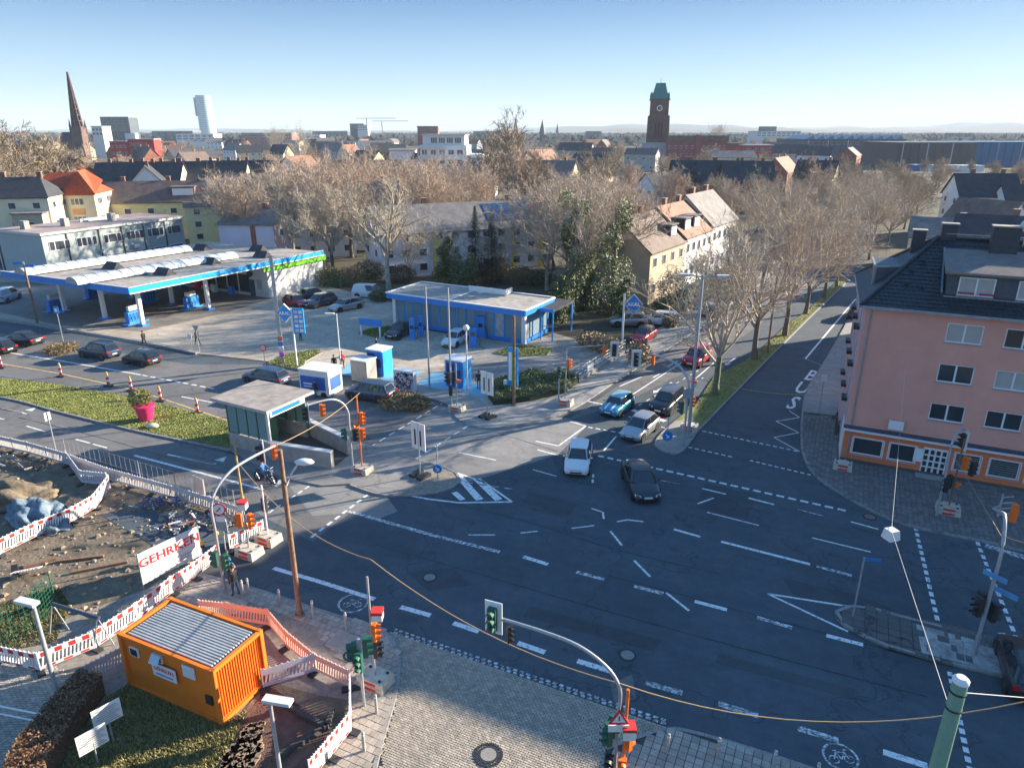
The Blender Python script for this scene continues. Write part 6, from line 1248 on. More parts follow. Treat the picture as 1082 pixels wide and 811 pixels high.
# banner
a = G(152, 622, .1); b = G(214, 590, .1); d = b - a; az = math.atan2(d.y, d.x); t = T('banner', 'white company banner with red GEHRKEN lettering on the site fence', 'banner', tuple(a)); n = Vector((math.sin(az), -math.cos(az), 0))
q = MB(); q.beam((0, 0, 1.15), d + Vector((0, 0, 1.15)), .05, 1.75); bo = q.build('panel', m_whiterefl, t)
for s in (0, 1): q = MB(); q.cyl(d * s, d * s + Vector((0, 0, 2.1)), .04, 6); q.build('post', m_galv, t)
o = lettering('GEHRKEN', .66, m_letters_r, bo, d * .5 + n * .04 + Vector((0, 0, 1.42)), az - pi / 2, .006, 1.12)
for z_, f_ in ((.8, .9), (.62, .6)): q = MB(); q.beam(d * (.5 - f_ / 2) + n * .05 + Vector((0, 0, z_)), d * (.5 + f_ / 2) + n * .05 + Vector((0, 0, z_)), .012, .035); q.build('print_line', m_steel, bo)
# mesh fence panels along the road fence and posts
m_mesh = M('m_wire_mesh', (.32, .33, .34), .5, 0, metal=.4)
def meshfence(px, h, lb, mat, z=.06, step=2.4, dx=.16, r=.006, rows=6):
    P_ = [G(a, b, z) for a, b in px]; t = T('mesh_fence', lb, 'fence', tuple(P_[0])); o = P_[0]; pw = MB()
    for a, b in zip(P_, P_[1:]):
        n = max(1, round((b - a).length / step))
        for i in range(n + 1): q = MB(); p = a.lerp(b, i / n) - o; q.cyl(p, p + Vector((0, 0, h)), .03, 6); q.build('post', mat, t)
        for zz in range(rows + 1): pw.beam(a - o + Vector((0, 0, .1 + (h - .15) * zz / rows)), b - o + Vector((0, 0, .1 + (h - .15) * zz / rows)), r * 2, r * 2)
        m = int((b - a).length / dx)
        for i in range(m): p = a.lerp(b, i / m) - o; pw.beam(p + Vector((0, 0, .1)), p + Vector((0, 0, h - .05)), r * 2, r * 2)
    w_ = pw.build('wire_mesh', mat, t); w_['kind'] = 'stuff'
meshfence([(72, 489), (115, 503), (188, 526), (250, 547)], 1.9, 'thin grey mesh fence standing behind the long road barrier', m_mesh, step=3.4, dx=.5, rows=2)
m_gf = M('m_green_fence', (.015, .13, .07), .5, .1, 4)
meshfence([(-20, 694), (5, 684), (37, 667), (60, 640)], 2.0, 'green double wire fence at the left edge of the site', m_gf, .06, 1.6, .2, .008, 8)
# container
K0 = Vector((-15.95, 23.55, .14)); kaz = R(-24.5); KL, KW, KH = 5.05, 2.5, 2.66; kd = Vector((math.cos(kaz), math.sin(kaz), 0)); kn = Vector((-kd.y, kd.x, 0))
m_cont = M('m_container_orange', (.72, .19, .02), .6, .1, .8); m_cont.node_tree.nodes['Principled BSDF'].inputs['Specular IOR Level'].default_value = .3
t = T('site_container', 'orange site office container with ribbed metal roof', 'container', tuple(K0)); Z_ = lambda a, b, z: kd * a + kn * b + Vector((0, 0, z))
q = MB(); q.prism([tuple(Z_(a, b, 0))[:2] for a, b in ((.05, .05), (KL - .05, .05), (KL - .05, KW - .05), (.05, KW - .05))], .08, KH - .12); q.build('wall_panel', m_cont, t)
rb_ = MB()
nb = int(KW / .13)
for i in range(nb): rb_.beam(Z_(KL - .03, .12 + i * (KW - .24) / (nb - 1), .2), Z_(KL - .03, .12 + i * (KW - .24) / (nb - 1), KH - .2), .05, .015)
o = rb_.build('corrugation', m_cont, t); o['kind'] = 'stuff'
for (A_, B_) in (((0, 0), (KL, 0)), ((KL, 0), (KL, KW)), ((0, 0), (0, KW)), ((0, KW), (KL, KW))):
    for z in (.08, KH - .08): q = MB(); q.beam(Z_(*A_, z), Z_(*B_, z), .14, .16); q.build('frame_rail', m_cont, t)
for A_ in ((0, 0), (KL, 0), (KL, KW), (0, KW)): q = MB(); q.box(Z_(*A_, 0), (.16, .16, KH + .02), kaz); q.build('corner_post', m_cont, t)
q = MB(); q.prism([tuple(Z_(a, b, 0))[:2] for a, b in ((.1, .1), (KL - .1, .1), (KL - .1, KW - .1), (.1, KW - .1))], KH - .15, KH - .1); q.build('roof', M('m_roof_seam', (.035, .04, .045), .6, 0), t)
nr = 16; m_rib = M('m_zinc_rib', (.50, .52, .53), .4, .15, 2, metal=.3)
for i in range(nr):
    y = .22 + i * (KW - .44) / (nr - 1); q = MB(); q.box(Z_(KL / 2, y, KH - .1), (KL - .3, .07, .07), kaz, 0, .96); q.build('roof_rib', m_rib, t)
def kwin(s, z, w, h, open_=False, shut=False):
    q = MB(); q.box(Z_(s, -.0, z), (w, .06, h), kaz); f = q.build('window', m_white, t); q = MB(); q.box(Z_(s, -.035, z + .05), (w - .12, .03, h - .1), kaz); q.build('pane', m_sky_poly if shut else m_glass, f)
    if open_: q = MB(); a_ = Z_(s - w / 2, -.05, z + h); b__ = Z_(s + w / 2, -.05, z + h); q.quad(a_, b__, b__ - kn * .22 + Vector((0, 0, -.3)), a_ - kn * .22 + Vector((0, 0, -.3))); q.build('flap', M('m_flap', (.45, .55, .62), .3, .1), f)
kwin(.68, 1.75, .5, .42); kwin(2.05, 1.95, .5, .38, True); kwin(3.72, 1.8, .62, .55, False, True)
q = MB(); q.box(Z_(4.6, -.01, .85), (.34, .05, .4), kaz); q.build('vent', m_dark, t)
q = MB(); q.beam(Z_(1.72, -.07, 1.6), Z_(3.02, -.07, 1.6), .03, .62); sb = q.build('name_board', m_whiterefl, t)
lettering('GEHRKEN', .25, m_letters_r, sb, Z_(2.37, -.09, 1.7), kaz - pi / 2, .003, .98); q = MB(); q.beam(Z_(1.9, -.09, 1.44), Z_(2.85, -.09, 1.44), .01, .06); q.build('print_line', m_bsign, sb)
for A_ in ((.3, .3), (KL - .3, .3), (KL - .3, KW - .3)): q = MB(); q.box(Z_(*A_, -.12), (.5, .5, .2), kaz); q.build('footing_block', m_ballast, t)
# hedge bottom left
hp = [(95, 735), (108, 727), (60, 790), (20, 830), (-30, 850), (0, 815), (55, 765)]
hg = T('hedge', 'brown clipped winter hedge beside the bottom left path', 'hedge', tuple(G(60, 780, .1))); o0 = G(60, 780, .1)
rnd = random.Random(2); hl = [tuple(v - o0)[:2] for v in GL([(86, 728), (112, 733), (85, 775), (52, 830), (8, 838), (22, 806), (52, 768)], .1)]; q = MB(); q.prism(hl, 0, .95); q.build('core', M('m_hedge_core', (.09, .055, .03), .95, .3, 6), hg); q = MB(); k = 0
x0 = min(p[0] for p in hl); x1 = max(p[0] for p in hl); y0 = min(p[1] for p in hl); y1 = max(p[1] for p in hl)
while k < 9000:
    x = rnd.uniform(x0 - .15, x1 + .15); y = rnd.uniform(y0 - .15, y1 + .15); z = rnd.choice((rnd.uniform(.1, 1.05), rnd.uniform(.9, 1.12)))
    if not inside((x, y), hl) and not inside((x * .97, y * .97), hl): continue
    k += 1; a = Vector((rnd.gauss(0, 1), rnd.gauss(0, 1), rnd.gauss(0, 1))).normalized(); b = a.orthogonal().normalized(); p = Vector((x, y, z)); l = .05
    q.add([p - a * l, p + b * l * .6, p + a * l, p - b * l * .6], [(0, 1, 2, 3)], rnd.randrange(3))
o = q.build('foliage', [ML(.26, .13, .06), ML(.16, .08, .04), ML(.34, .20, .11)], hg); o['kind'] = 'stuff'
# evergreen hedge at the station corner
hq = [(513, 416), (525, 404), (560, 397), (600, 398), (612, 404), (595, 416), (560, 424), (522, 428)]
hg = T('hedge', 'low evergreen hedge bed around the station corner pole', 'hedge', tuple(G(555, 412, .1))); o0 = G(555, 412, .1); hl = [tuple(v - o0)[:2] for v in GL(hq, .1)]; q = MB(); k = 0; x0 = min(p[0] for p in hl); x1 = max(p[0] for p in hl); y0 = min(p[1] for p in hl); y1 = max(p[1] for p in hl)
q0 = MB(); q0.prism(hl, 0, .45); q0.build('core', M('m_hedge_green', (.03, .045, .02), .95, .3, 6), hg)
while k < 7000:
    x = rnd.uniform(x0, x1); y = rnd.uniform(y0, y1)
    if not inside((x, y), hl): continue
    k += 1; z = .35 + .35 * (math.sin(x * 2.1) * math.cos(y * 1.7) * .5 + .5) + rnd.uniform(-.1, .2); a = Vector((rnd.gauss(0, 1), rnd.gauss(0, 1), rnd.gauss(0, 1))).normalized(); b = a.orthogonal().normalized(); p = Vector((x, y, z)); l = .1
    q.add([p - a * l, p + b * l * .6, p + a * l, p - b * l * .6], [(0, 1, 2, 3)], rnd.randrange(3))
o = q.build('foliage', [ML(.06, .10, .03), ML(.10, .14, .04), ML(.16, .17, .06)], hg); o['kind'] = 'stuff'
# info boards
a = G(96, 818, .1); t = T('information_board', 'pair of white notice boards on a post in the long grass', 'notice board', tuple(a)); az = R(48); e = Vector((math.cos(az), math.sin(az), 0)); n = Vector((math.sin(az), -math.cos(az), 0))
c0 = G(99, 787, 1.0) - a; c1 = G(115, 762, 1.1) - a
for k, c_ in enumerate((c0, c1)):
    q = MB(); q.box(Vector((c_.x, c_.y, .75 + .2 * k)), (1.0, .04, .85), az); b = q.build('board', m_whiterefl, t)
    for j in range(8): q = MB(); q.box(Vector((c_.x, c_.y, .83 + .2 * k + j * .09)) + n * .03, (.85 - (j % 3) * .15, .012, .03), az); q.build('print_line', m_steel, b)
    q = MB(); q.cyl(Vector((c_.x, c_.y, 0)), Vector((c_.x, c_.y, 1.0)), .03, 6); q.build('post', m_galv, t)
# white railing left
a = G(0, 760, .1); t = T('railing', 'white tube railing along the dark paved path, bottom left', 'railing', tuple(a)); b = G(51, 775, .1) - a; b.z = 0; c_ = G(-60, 752, .1) - a; c_.z = 0
for z in (.55, .95): q = MB(); q.cyl(c_ + Vector((0, 0, z)), b + Vector((0, 0, z)), .035, 6); q.build('rail', m_white, t)
for p in (c_, b * 0, b): q = MB(); q.cyl(p, p + Vector((0, 0, .97)), .035, 6); q.build('post', m_white, t)
# dark gate beam
a = G(63, 668, .1); t = T('pipe_stand', 'dark pipe lying on thin trestle legs behind the container barrier', 'trestle', tuple(a)); b = G(112, 684, .1) - a; b.z = 0
q = MB(); q.cyl((0, 0, 1.6), b + Vector((0, 0, 1.6)), .09, 8); q.build('pipe', M('m_darkblue_pipe', (.04, .06, .10), .5, .1), t)
for p in (b * 0, b * .96): 
    for s in (-.35, .35): q = MB(); q.cyl(p + Vector((s, s * .5, 0)), p + Vector((0, 0, 1.6)), .03, 6); q.build('leg', m_galv, t)
# blue tarpaulin heap
c = G(40, 548, .05); t = T('tarpaulin_heap', 'crumpled blue tarpaulin covered heap on the work site', 'tarpaulin', tuple(c)); bmh = bmesh.new(); bmesh.ops.create_icosphere(bmh, subdivisions=5, radius=1)
for v in bmh.verts:
    nse = math.sin(v.co.x * 6 + 1) * .09 + math.sin(v.co.y * 8 + v.co.x * 5) * .08 + math.sin(v.co.z * 11 + v.co.y * 7) * .05 + abs(math.sin(v.co.x * 17 + v.co.y * 9)) * .05 + random.uniform(-.006, .006); v.co = Vector((v.co.x * 3.3 * (1 + nse), v.co.y * 1.6 * (1 + nse), max(0, v.co.z) * 1.0 * (1 + nse * 3)))
me = bpy.data.meshes.new('tarpaulin'); bmh.to_mesh(me); bmh.free(); me.polygons.foreach_set('use_smooth', [True] * len(me.polygons)); me.materials.append(M('m_tarp', (.05, .09, .13), .55, .5, 1.5, .9, rgb2=(.22, .29, .34), bscale=4)); o = put('sheet', me, t, rz=A1 - .1, sc=(.8, .8, .85))
c = G(8, 530, .05); t = T('rubble_heap', 'pale heap of spoil left of the tarpaulin', 'rubble heap', tuple(c)); me2 = me.copy(); me2.materials.clear(); me2.materials.append(m_soil); put('spoil', me2, t, rz=.5, sc=(.8, 1, .9))
# rubble stones and site clutter
rnd = random.Random(11); stone = MB(); stone.sphere((0, 0, 0), 1, 6, 4, 0, (1, .8, .6))
m_st = [M('m_stone_a', (.22, .185, .14), .95, .3, 4), M('m_stone_b', (.32, .23, .15), .95, .3, 4)]
q = MB(); poly = [tuple(v)[:2] for v in GL(site, .05)]; pit = [tuple(v)[:2] for v in GL([(235, 800), (262, 765), (300, 745), (345, 750), (345, 790), (300, 830), (240, 830)], .1)]
k = 0
while k < 1500:
    x = rnd.uniform(-40, -11); y = rnd.uniform(24, 56)
    if not inside((x, y), poly): continue
    k += 1; s = rnd.choice((.03, .05, .05, .08, .15)) * rnd.uniform(.6, 1.3); a = rnd.uniform(0, pi); vs = [Vector((x, y, .06)) + rotz(Vector((vx * s, vy * s * .8, vz * s * .7)), a) for vx, vy, vz in ((-1, -1, 0), (1, -1, 0), (1, 1, 0), (-1, 1, 0), (-.6, -.5, 1), (.7, -.6, .9), (.5, .6, 1.1), (-.7, .5, .8))]
    q.add(vs, [(4, 5, 6, 7), (0, 1, 5, 4), (1, 2, 6, 5), (2, 3, 7, 6), (3, 0, 4, 7)], rnd.randrange(2))
q.build('rubble', m_st, None, kind='stuff', label='stones and broken rubble scattered over the site soil', cat='rubble')
# dug pit at the corner
pitp = [(262, 752), (285, 722), (300, 735), (345, 760), (352, 785), (318, 825), (270, 850), (225, 850), (235, 800)]
q = MB(); q.flat([tuple(v)[:2] for v in GL(pitp, .15)], .145); q.build('pit_floor', M('m_pit', (.13, .07, .05), .95, .4, 2, .8), kind='structure')
q = MB(); rnd = random.Random(4)
pl2 = [tuple(v)[:2] for v in GL([(236, 800), (262, 768), (280, 760), (275, 800), (250, 830), (232, 830)], .15)]; k = 0
while k < 260:
    x = rnd.uniform(-13, -8); y = rnd.uniform(17, 23)
    if not inside((x, y), pl2): k += .02; continue
    k += 1; a = rnd.uniform(0, pi); vs = [Vector((x, y, .15)) + rotz(Vector((vx * .11, vy * .06, vz * .07)), a) for vx, vy, vz in ((-1, -1, 0), (1, -1, 0), (1, 1, 0), (-1, 1, 0), (-1, -1, 1), (1, -1, 1), (1, 1, 1), (-1, 1, 1))]; q.add(vs, [(4, 5, 6, 7), (0, 1, 5, 4), (1, 2, 6, 5), (2, 3, 7, 6), (3, 0, 4, 7)], rnd.randrange(2))
q.build('loose_setts', m_st, None, kind='stuff', label='row of loose stone setts lying along the dug pit', cat='paving stones')
for i, (a, b, w) in enumerate((((300, 745), (345, 770), .18), ((296, 800), (340, 772), .18), ((345, 770), (352, 752), .16))):
    pa = G(*a, .16); pb2 = G(*b, .16); q = MB(); q.beam(Vector((0, 0, .1)), pb2 - pa + Vector((0, 0, .1)), w, .2); q.build('kerb_beam', m_joint, None, loc=tuple(pa), label=('dark edging beam across the top of the dug pit', 'long dark edging beam beside the bottom barrier', 'short dark edging beam near the end-on panel')[i], cat='edging beam')
for i, (a, b) in enumerate((((60, 594), (110, 588)), ((75, 606), (135, 594)), ((25, 600), (60, 590)))):
    pa = G(*a, .06); pb2 = G(*b, .06); q = MB(); q.beam(Vector((0, 0, .08)), pb2 - pa + Vector((0, 0, .08)), .2, .12); q.build('timber', m_wood, None, loc=tuple(pa), label=('upper timber lying on the site soil', 'longest timber lying on the site soil', 'left timber lying on the site soil')[i], cat='timber')
# bundle of scrap and bikes behind road barrier
def scrap(px_, py_, lb, seed, mat, r=1.2):
    c = G(px_, py_, .06); t = T('scrap_pile', lb, 'scrap pile', tuple(c)); rnd = random.Random(seed); q = MB()
    for k in range(40): a = Vector((rnd.uniform(-r, r), rnd.uniform(-r * .5, r * .5), rnd.uniform(0, .35))); b = a + Vector((rnd.uniform(-.7, .7), rnd.uniform(-.5, .5), rnd.uniform(-.1, .35))); q.beam(a, b, rnd.uniform(.03, .1), rnd.uniform(.03, .1), rnd.randrange(3))
    o = q.build('rods', [m_wood, m_galv, mat], t); o['kind'] = 'stuff'
scrap(168, 535, 'tangle of tubes and blue bags behind the road barrier', 1, M('m_bluebag', (.03, .07, .25), .5, .2)); scrap(213, 550, 'heap of rusty rods near the round red sign', 2, M('m_rust', (.25, .09, .05), .9, .3), 2.0); scrap(190, 560, 'low heap of site scrap on the old asphalt', 3, m_white); scrap(20, 492, 'dark site debris along the left road barrier', 4, m_dark, 2.2)
c = G(237, 570, 0); t = T('sign_board', 'grey board propped behind the barrier near the banner', 'board', tuple(c)); q = MB(); q.box((0, 0, .6), (.9, .05, .8), R(-30)); q.build('panel', m_steel, t); q = MB(); q.cyl((0, .05, 0), (0, .05, .9), .03, 6); q.build('post', m_galv, t)
c = G(213, 528, 0); t = T('sign_board', 'pale rectangular board leaning on the road fence', 'board', tuple(c)); q = MB(); q.box((0, 0, .5), (1.1, .05, 1.1), R(-35)); q.build('panel', M('m_palepink', (.55, .42, .38), .7, .1), t)
# stone slab cover on pavement
c = G(363, 678, .12); t = T('access_cover', 'square paved access cover in the slab pavement', 'access cover', tuple(c)); q = MB(); q.box((0, 0, 0), (1.25, 1.0, .035), A1 + .1); q.build('lid', m_slab[0], t); q = MB(); [q.beam(rotz(Vector((x, -.5, .02)), A1 + .1), rotz(Vector((x, .5, .02)), A1 + .1), .04, .05) for x in (-.62, .62)]; [q.beam(rotz(Vector((-.62, y, .02)), A1 + .1), rotz(Vector((.62, y, .02)), A1 + .1), .04, .05) for y in (-.5, .5)]; q.build('frame', m_galv, t)
# ================================================================= PEOPLE
m_skin = M('m_skin', (.45, .25, .17), .6, 0); 
def person(px_, py_, az, lab, top, trouser, z=.1, pose='stand', hair=(.05, .03, .02), h=1.75, seat=None, group=None):
    """one continuous skinned body, arms at the sides or in stride"""
    k = h / 1.75; st = {'stand': .09, 'walk': .26}.get(pose, .1)
    V = [(0, 0, .95, .13), (0, 0, 1.15, .14), (0, 0, 1.35, .155), (.01, 0, 1.47, .07), (.03, 0, 1.56, .075), (.035, 0, 1.64, .098), (.03, 0, 1.72, .075)]
    Ed = [(0, 1), (1, 2), (2, 3), (3, 4), (4, 5), (5, 6)]
    def chain(root, pts):
        i = root
        for p in pts: V.append(p); Ed.append((i, len(V) - 1)); i = len(V) - 1
    for s in (-1, 1):
        sw = st * s
        if pose == 'ride': chain(0, [(.08, s * .12, .92, .09), (.42, s * .16, .80, .075), (.30, s * .16, .40, .055), (.42, s * .16, .34, .05)])
        else: chain(0, [(0, s * .10, .88, .095), (sw * .5 + .02, s * .11, .50, .065), (sw, s * .11, .10, .045), (sw + .15, s * .12, .05, .045)])
        if pose == 'ride': chain(2, [(.05, s * .20, 1.38, .06), (.28, s * .27, 1.15, .045), (.5, s * .25, 1.05, .035), (.58, s * .24, 1.03, .035)])
        else:
            fwd = .12 - sw * .6; chain(2, [(0, s * .19, 1.38, .062), (fwd * .2, s * .25, 1.12, .048), (fwd, s * .24, .88, .036), (fwd * 1.25, s * .23, .78, .036)])
    me = bpy.data.meshes.new('person'); me.from_pydata([(a * k, b * k, c * k) for a, b, c, _ in V], Ed, []); ob = bpy.data.objects.new('tmp', me); COL.objects.link(ob)
    sk = ob.modifiers.new('s', 'SKIN'); sk.use_smooth_shade = True; sub = ob.modifiers.new('u', 'SUBSURF'); sub.levels = 1; sub.render_levels = 1
    for i, v in enumerate(V): me.skin_vertices[0].data[i].radius = (v[3] * k, v[3] * k); me.skin_vertices[0].data[i].use_root = (i == 0)
    m2 = baked(ob, 'body'); bpy.data.objects.remove(ob); m2.materials.clear(); [m2.materials.append(m) for m in (top, trouser, m_skin, m_blacktrim)]
    for p in m2.polygons:
        c = p.center / k; r = math.hypot(c.x, c.y)
        p.material_index = 2 if c.z > 1.49 else (3 if c.z < .13 and pose != 'ride' else (1 if (c.z < .93 and abs(c.y) < .19) else (2 if (abs(c.y) > .2 and c.z < .83) else 0)))
        p.use_smooth = True
    c = G(px_, py_, z); t = T('person', lab, 'person', (c.x, c.y, z if seat is None else seat), az, group); b = put('body', m2, t)
    q = MB(); q.sphere((.01 * k, 0, 1.69 * k), .112 * k, 10, 7, 0, (1, .95, .85)); q.v = [v for v in q.v]; q.build('hair', M('m_hair_%d' % int(hair[0] * 1000), hair, .8, .1), t)
    q = MB(); q.sphere((.13 * k, .035 * k, 1.64 * k), .012, 5, 4); q.sphere((.13 * k, -.035 * k, 1.64 * k), .012, 5, 4); q.build('eyes', m_blacktrim, t); q = MB(); q.sphere((.145 * k, 0, 1.605 * k), .018, 5, 4, 0, (1, .7, 1.3)); q.build('nose', m_skin, t)
    for s in (-1, 1):   # hands: palm, four fingers and thumb
        if pose == 'ride': continue
        fwd = (.12 - st * s * .6) * 1.25; o_ = Vector((fwd * k, s * .23 * k, .74 * k)); q = MB(); q.box(o_ + Vector((0, 0, -.06)), (.07, .03, .09))
        for f in range(4): x = -.027 + f * .018; l = (.07, .08, .075, .055)[f]; q.tube([o_ + Vector((x, 0, -.05)), o_ + Vector((x, -s * .012, -.05 - l * .6)), o_ + Vector((x, -s * .03, -.05 - l))], .008, 5)
        q.tube([o_ + Vector((.034, 0, .0)), o_ + Vector((.055, -s * .01, -.04)), o_ + Vector((.05, -s * .02, -.07))], .009, 5); q.build('hand', m_skin, t)
    return t
JB, JK, JN, JR, TB, TK = M('m_jacket_blue', (.05, .14, .35), .8, .1), M('m_jacket_black', (.02, .02, .025), .8, 0), M('m_jacket_navy', (.02, .03, .06), .8, 0), M('m_jacket_red', (.5, .03, .05), .8, 0), M('m_jeans', (.06, .09, .16), .9, .1), M('m_trousers_black', (.025, .025, .03), .9, 0)
person(250, 629, R(150), 'person in dark jacket and jeans standing by the near bollards', JK, TB)
person(243, 612, R(60), 'person in blue jacket with red sleeves leaning towards the site barrier', JB, TK)
person(153, 366, A1, 'person in black walking along the kerb near the forecourt', JK, TK, pose='walk', z=.06)
person(209, 364, A1, 'person in dark clothes beside the yield sign', JN, TK, z=.06, pose='walk')
person(440 + 66, 411, R(-100), 'person in navy standing on the rightmost painted bay', JN, TB, z=.08)
person(354, 393, R(-90), 'person in black standing by the small lamp post', JK, TK, z=.06); person(362, 389, R(-60), 'person in red jacket behind the small lamp post', JR, TK, z=.06)
person(398.5, 373, R(200), 'person in dark clothes near the left blue kiosk roof', JN, TK, z=.06)
person(334, 421, R(-120), 'person in black crossing in front of the sales trailer', JK, TB, z=0, pose='walk'); person(318, 360, R(0), 'person in black below the price board', JK, TK, z=.06)
# motor scooter with rider
c = G(283, 500, 0) if False else G(280, 503, 0); c = G(279, 506, 0)
c = G(281, 509, 0); saz = R(-25); t = T('motorcycle', 'dark motorcycle ridden away past the shelter ramp', 'motorcycle', tuple(c), saz)
for x in (-.65, .68):
    q = MB(); q.tube([(x + .3 * math.cos(2 * pi * i / 16), 0, .31 + .3 * math.sin(2 * pi * i / 16)) for i in range(17)], .06, 6, 0, False); w_ = q.build('wheel', m_tyre, t); q = MB(); [q.beam((x, 0, .31), (x + .28 * math.cos(a), 0, .31 + .28 * math.sin(a)), .02, .02) for a in (0, 1.05, 2.1, 3.14, 4.2, 5.2)]; q.build('rim', m_rim, w_)
q = MB(); q.box((0, 0, .35), (.7, .3, .4), 0, 0, .8); q.sphere((.2, 0, .85), .25, 8, 6, 0, (1.2, .6, .7)); q.build('frame', m_trim, t); q = MB(); q.box((-.35, 0, .78), (.6, .26, .12)); q.build('seat', m_dark, t); q = MB(); q.tube([(.68, 0, .3), (.5, 0, 1.05)], .035, 6); q.tube([(.45, -.33, 1.05), (.45, .33, 1.05)], .02, 6); q.build('handlebar', m_galv, t); q = MB(); q.sphere((.62, 0, .9), .11, 8, 6); q.build('headlight', m_head, t)
person(279, 511, saz, 'rider in blue with a red helmet on the dark motorcycle', JB, TB, z=0, pose='ride', hair=(.45, .02, .03), seat=0.0)
# parked bicycle by the right shop
def bicycle(px_, py_, az, lb):
    c = G(px_, py_, .1); t = T('bicycle', lb, 'bicycle', tuple(c), az)
    for x in (-.5, .5):
        q = MB(); q.tube([(x + .33 * math.cos(2 * pi * i / 16), 0, .34 + .33 * math.sin(2 * pi * i / 16)) for i in range(17)], .02, 5, 0, False); q.build('wheel', m_tyre, t)
    q = MB(); [q.tube([a, b], .018, 5) for a, b in (((-.5, 0, .34), (-.1, 0, .34)), ((-.1, 0, .34), (-.22, 0, .85)), ((-.22, 0, .8), (.38, 0, .85)), ((-.1, 0, .34), (.38, 0, .8)), ((.5, 0, .34), (.36, 0, .95)), ((-.5, 0, .34), (-.2, 0, .75)))]; q.build('frame', M('m_bikeframe', (.1, .25, .4), .4, 0), t)
    q = MB(); q.tube([(.34, -.25, 1.0), (.34, .25, 1.0)], .018, 5); q.build('handlebar', m_galv, t); q = MB(); q.box((-.22, 0, .88), (.26, .14, .05)); q.build('saddle', m_dark, t)
bicycle(886, 455, R(67), 'bicycle leaning by the narrow side front of the pink building')
# ================================================================= TREES
m_bark = M('m_bark', (.16, .13, .10), .95, .3, 4, .4); m_barkpale = M('m_bark_pale', (.42, .36, .27), .9, .3, 2, .2); m_barkgreen = M('m_bark_mossy', (.15, .17, .10), .95, .3, 3, .3)
m_twig = [M('m_twig_tan', (.46, .39, .30), .9, .2, .5), M('m_twig_brown', (.37, .30, .23), .9, .2, .5), M('m_twig_pink', (.45, .35, .27), .9, .2, .5), M('m_twig_grey', (.42, .37, .30), .9, .2, .5)]
def bare_tree(seed, H=15.0, spread=.75, trunk=.24, r0=.28, nl=7, sub=(6, 6), tw=15, tl=.7, twid=.014, narrow=False, up=.35):
    """returns trunk mesh builder and crown mesh builder of a leafless tree"""
    rnd = random.Random(seed); A = MB(); B = MB(); th = H * trunk
    def grow(p, d, L, r, lvl):
        n = 4 if lvl < 2 else 3; pts = [p]; q = p.copy(); dd = d.copy()
        for i in range(n):
            dd = (dd + Vector((rnd.gauss(0, .13), rnd.gauss(0, .13), rnd.gauss(0, .08) + up * .12))).normalized(); q = q + dd * (L / n); pts.append(q.copy())
        rs = [r * (1 - .65 * i / n) for i in range(n + 1)]
        (A if lvl == 0 else B).tube(pts, rs, (7, 5, 4, 3)[lvl], 0, False, True)
        if lvl == 3 or (lvl == 2 and False):
            pass
        if lvl >= 2:
            for k in range(tw if lvl == 3 else tw // 3):
                t = rnd.uniform(.1, 1); i = min(n - 1, int(t * n)); bp = pts[i].lerp(pts[i + 1], t * n - i)
                td = (dd + Vector((rnd.gauss(0, .75), rnd.gauss(0, .75), rnd.gauss(.15, .6)))).normalized(); l = tl * rnd.uniform(.5, 1.3); s = td.orthogonal().normalized(); s = (Matrix.Rotation(rnd.uniform(0, 2 * pi), 3, td) @ s) * twid
                e = bp + td * l; B.add([bp - s, bp + s, e + s * .4, e - s * .4], [(0, 1, 2, 3)], 0)
                e2 = bp + td * l * .5; t2 = (td + Vector((rnd.gauss(0, .7), rnd.gauss(0, .7), rnd.gauss(0, .7)))).normalized() * l * .55; B.add([e2 - s * .8, e2 + s * .8, e2 + t2], [(0, 1, 2)], 0)
        if lvl < 3:
            m = sub[0] if lvl == 1 else sub[1]
            for k in range(m):
                t = .25 + .75 * (k + rnd.random() * .6) / m; t = min(t, .99); i = min(n - 1, int(t * n)); bp = pts[i].lerp(pts[i + 1], t * n - i); rr = rs[i] * .62
                side = dd.orthogonal().normalized(); side = Matrix.Rotation(rnd.uniform(0, 2 * pi), 3, dd) @ side
                nd = (dd * (1.0 if not narrow else 1.8) + side * rnd.uniform(.6, 1.15) + Vector((0, 0, .15))).normalized(); grow(bp, nd, L * rnd.uniform(.42, .62), rr, lvl + 1)
    # trunk
    tp = [Vector((0, 0, 0))]; q = Vector((0, 0, 0))
    for i in range(4): q = q + Vector((rnd.gauss(0, .05), rnd.gauss(0, .05), th / 4)); tp.append(q.copy())
    A.tube(tp, [r0 * 1.25, r0, r0 * .92, r0 * .88, r0 * .82], 9, 0, False, True)
    for k in range(nl):
        a = 2 * pi * k / nl + rnd.uniform(-.4, .4); tilt = rnd.uniform(.25, .95) * spread if not narrow else rnd.uniform(.08, .22); nd = Vector((math.cos(a) * math.sin(tilt), math.sin(a) * math.sin(tilt), math.cos(tilt)))
        bp = tp[-1] if k > 1 else tp[-2]; grow(bp, nd, (H - th) * rnd.uniform(.55, .72) * (1.25 if narrow else 1), r0 * .5, 1)
    grow(tp[-1], Vector((0, 0, 1)), (H - th) * .72, r0 * .6, 1)
    return A, B
PROTO = {}
def proto(key, bark, twig, **k):
    A, B = bare_tree(**k); PROTO[key] = (A.mesh('trunk', bark), B.mesh('crown', twig))
proto('street1', m_barkgreen, m_twig[0], seed=1, H=14.5, spread=.95, nl=6, sub=(6, 6), tw=15, tl=.75, twid=.017)
proto('street2', m_bark, m_twig[1], seed=2, H=16.5, spread=.9, nl=7, sub=(6, 6), tw=15, tl=.8, twid=.017)
proto('street3', m_bark, m_twig[0], seed=3, H=16.5, spread=.85, nl=6, sub=(6, 6), tw=15, tl=.85, twid=.018)
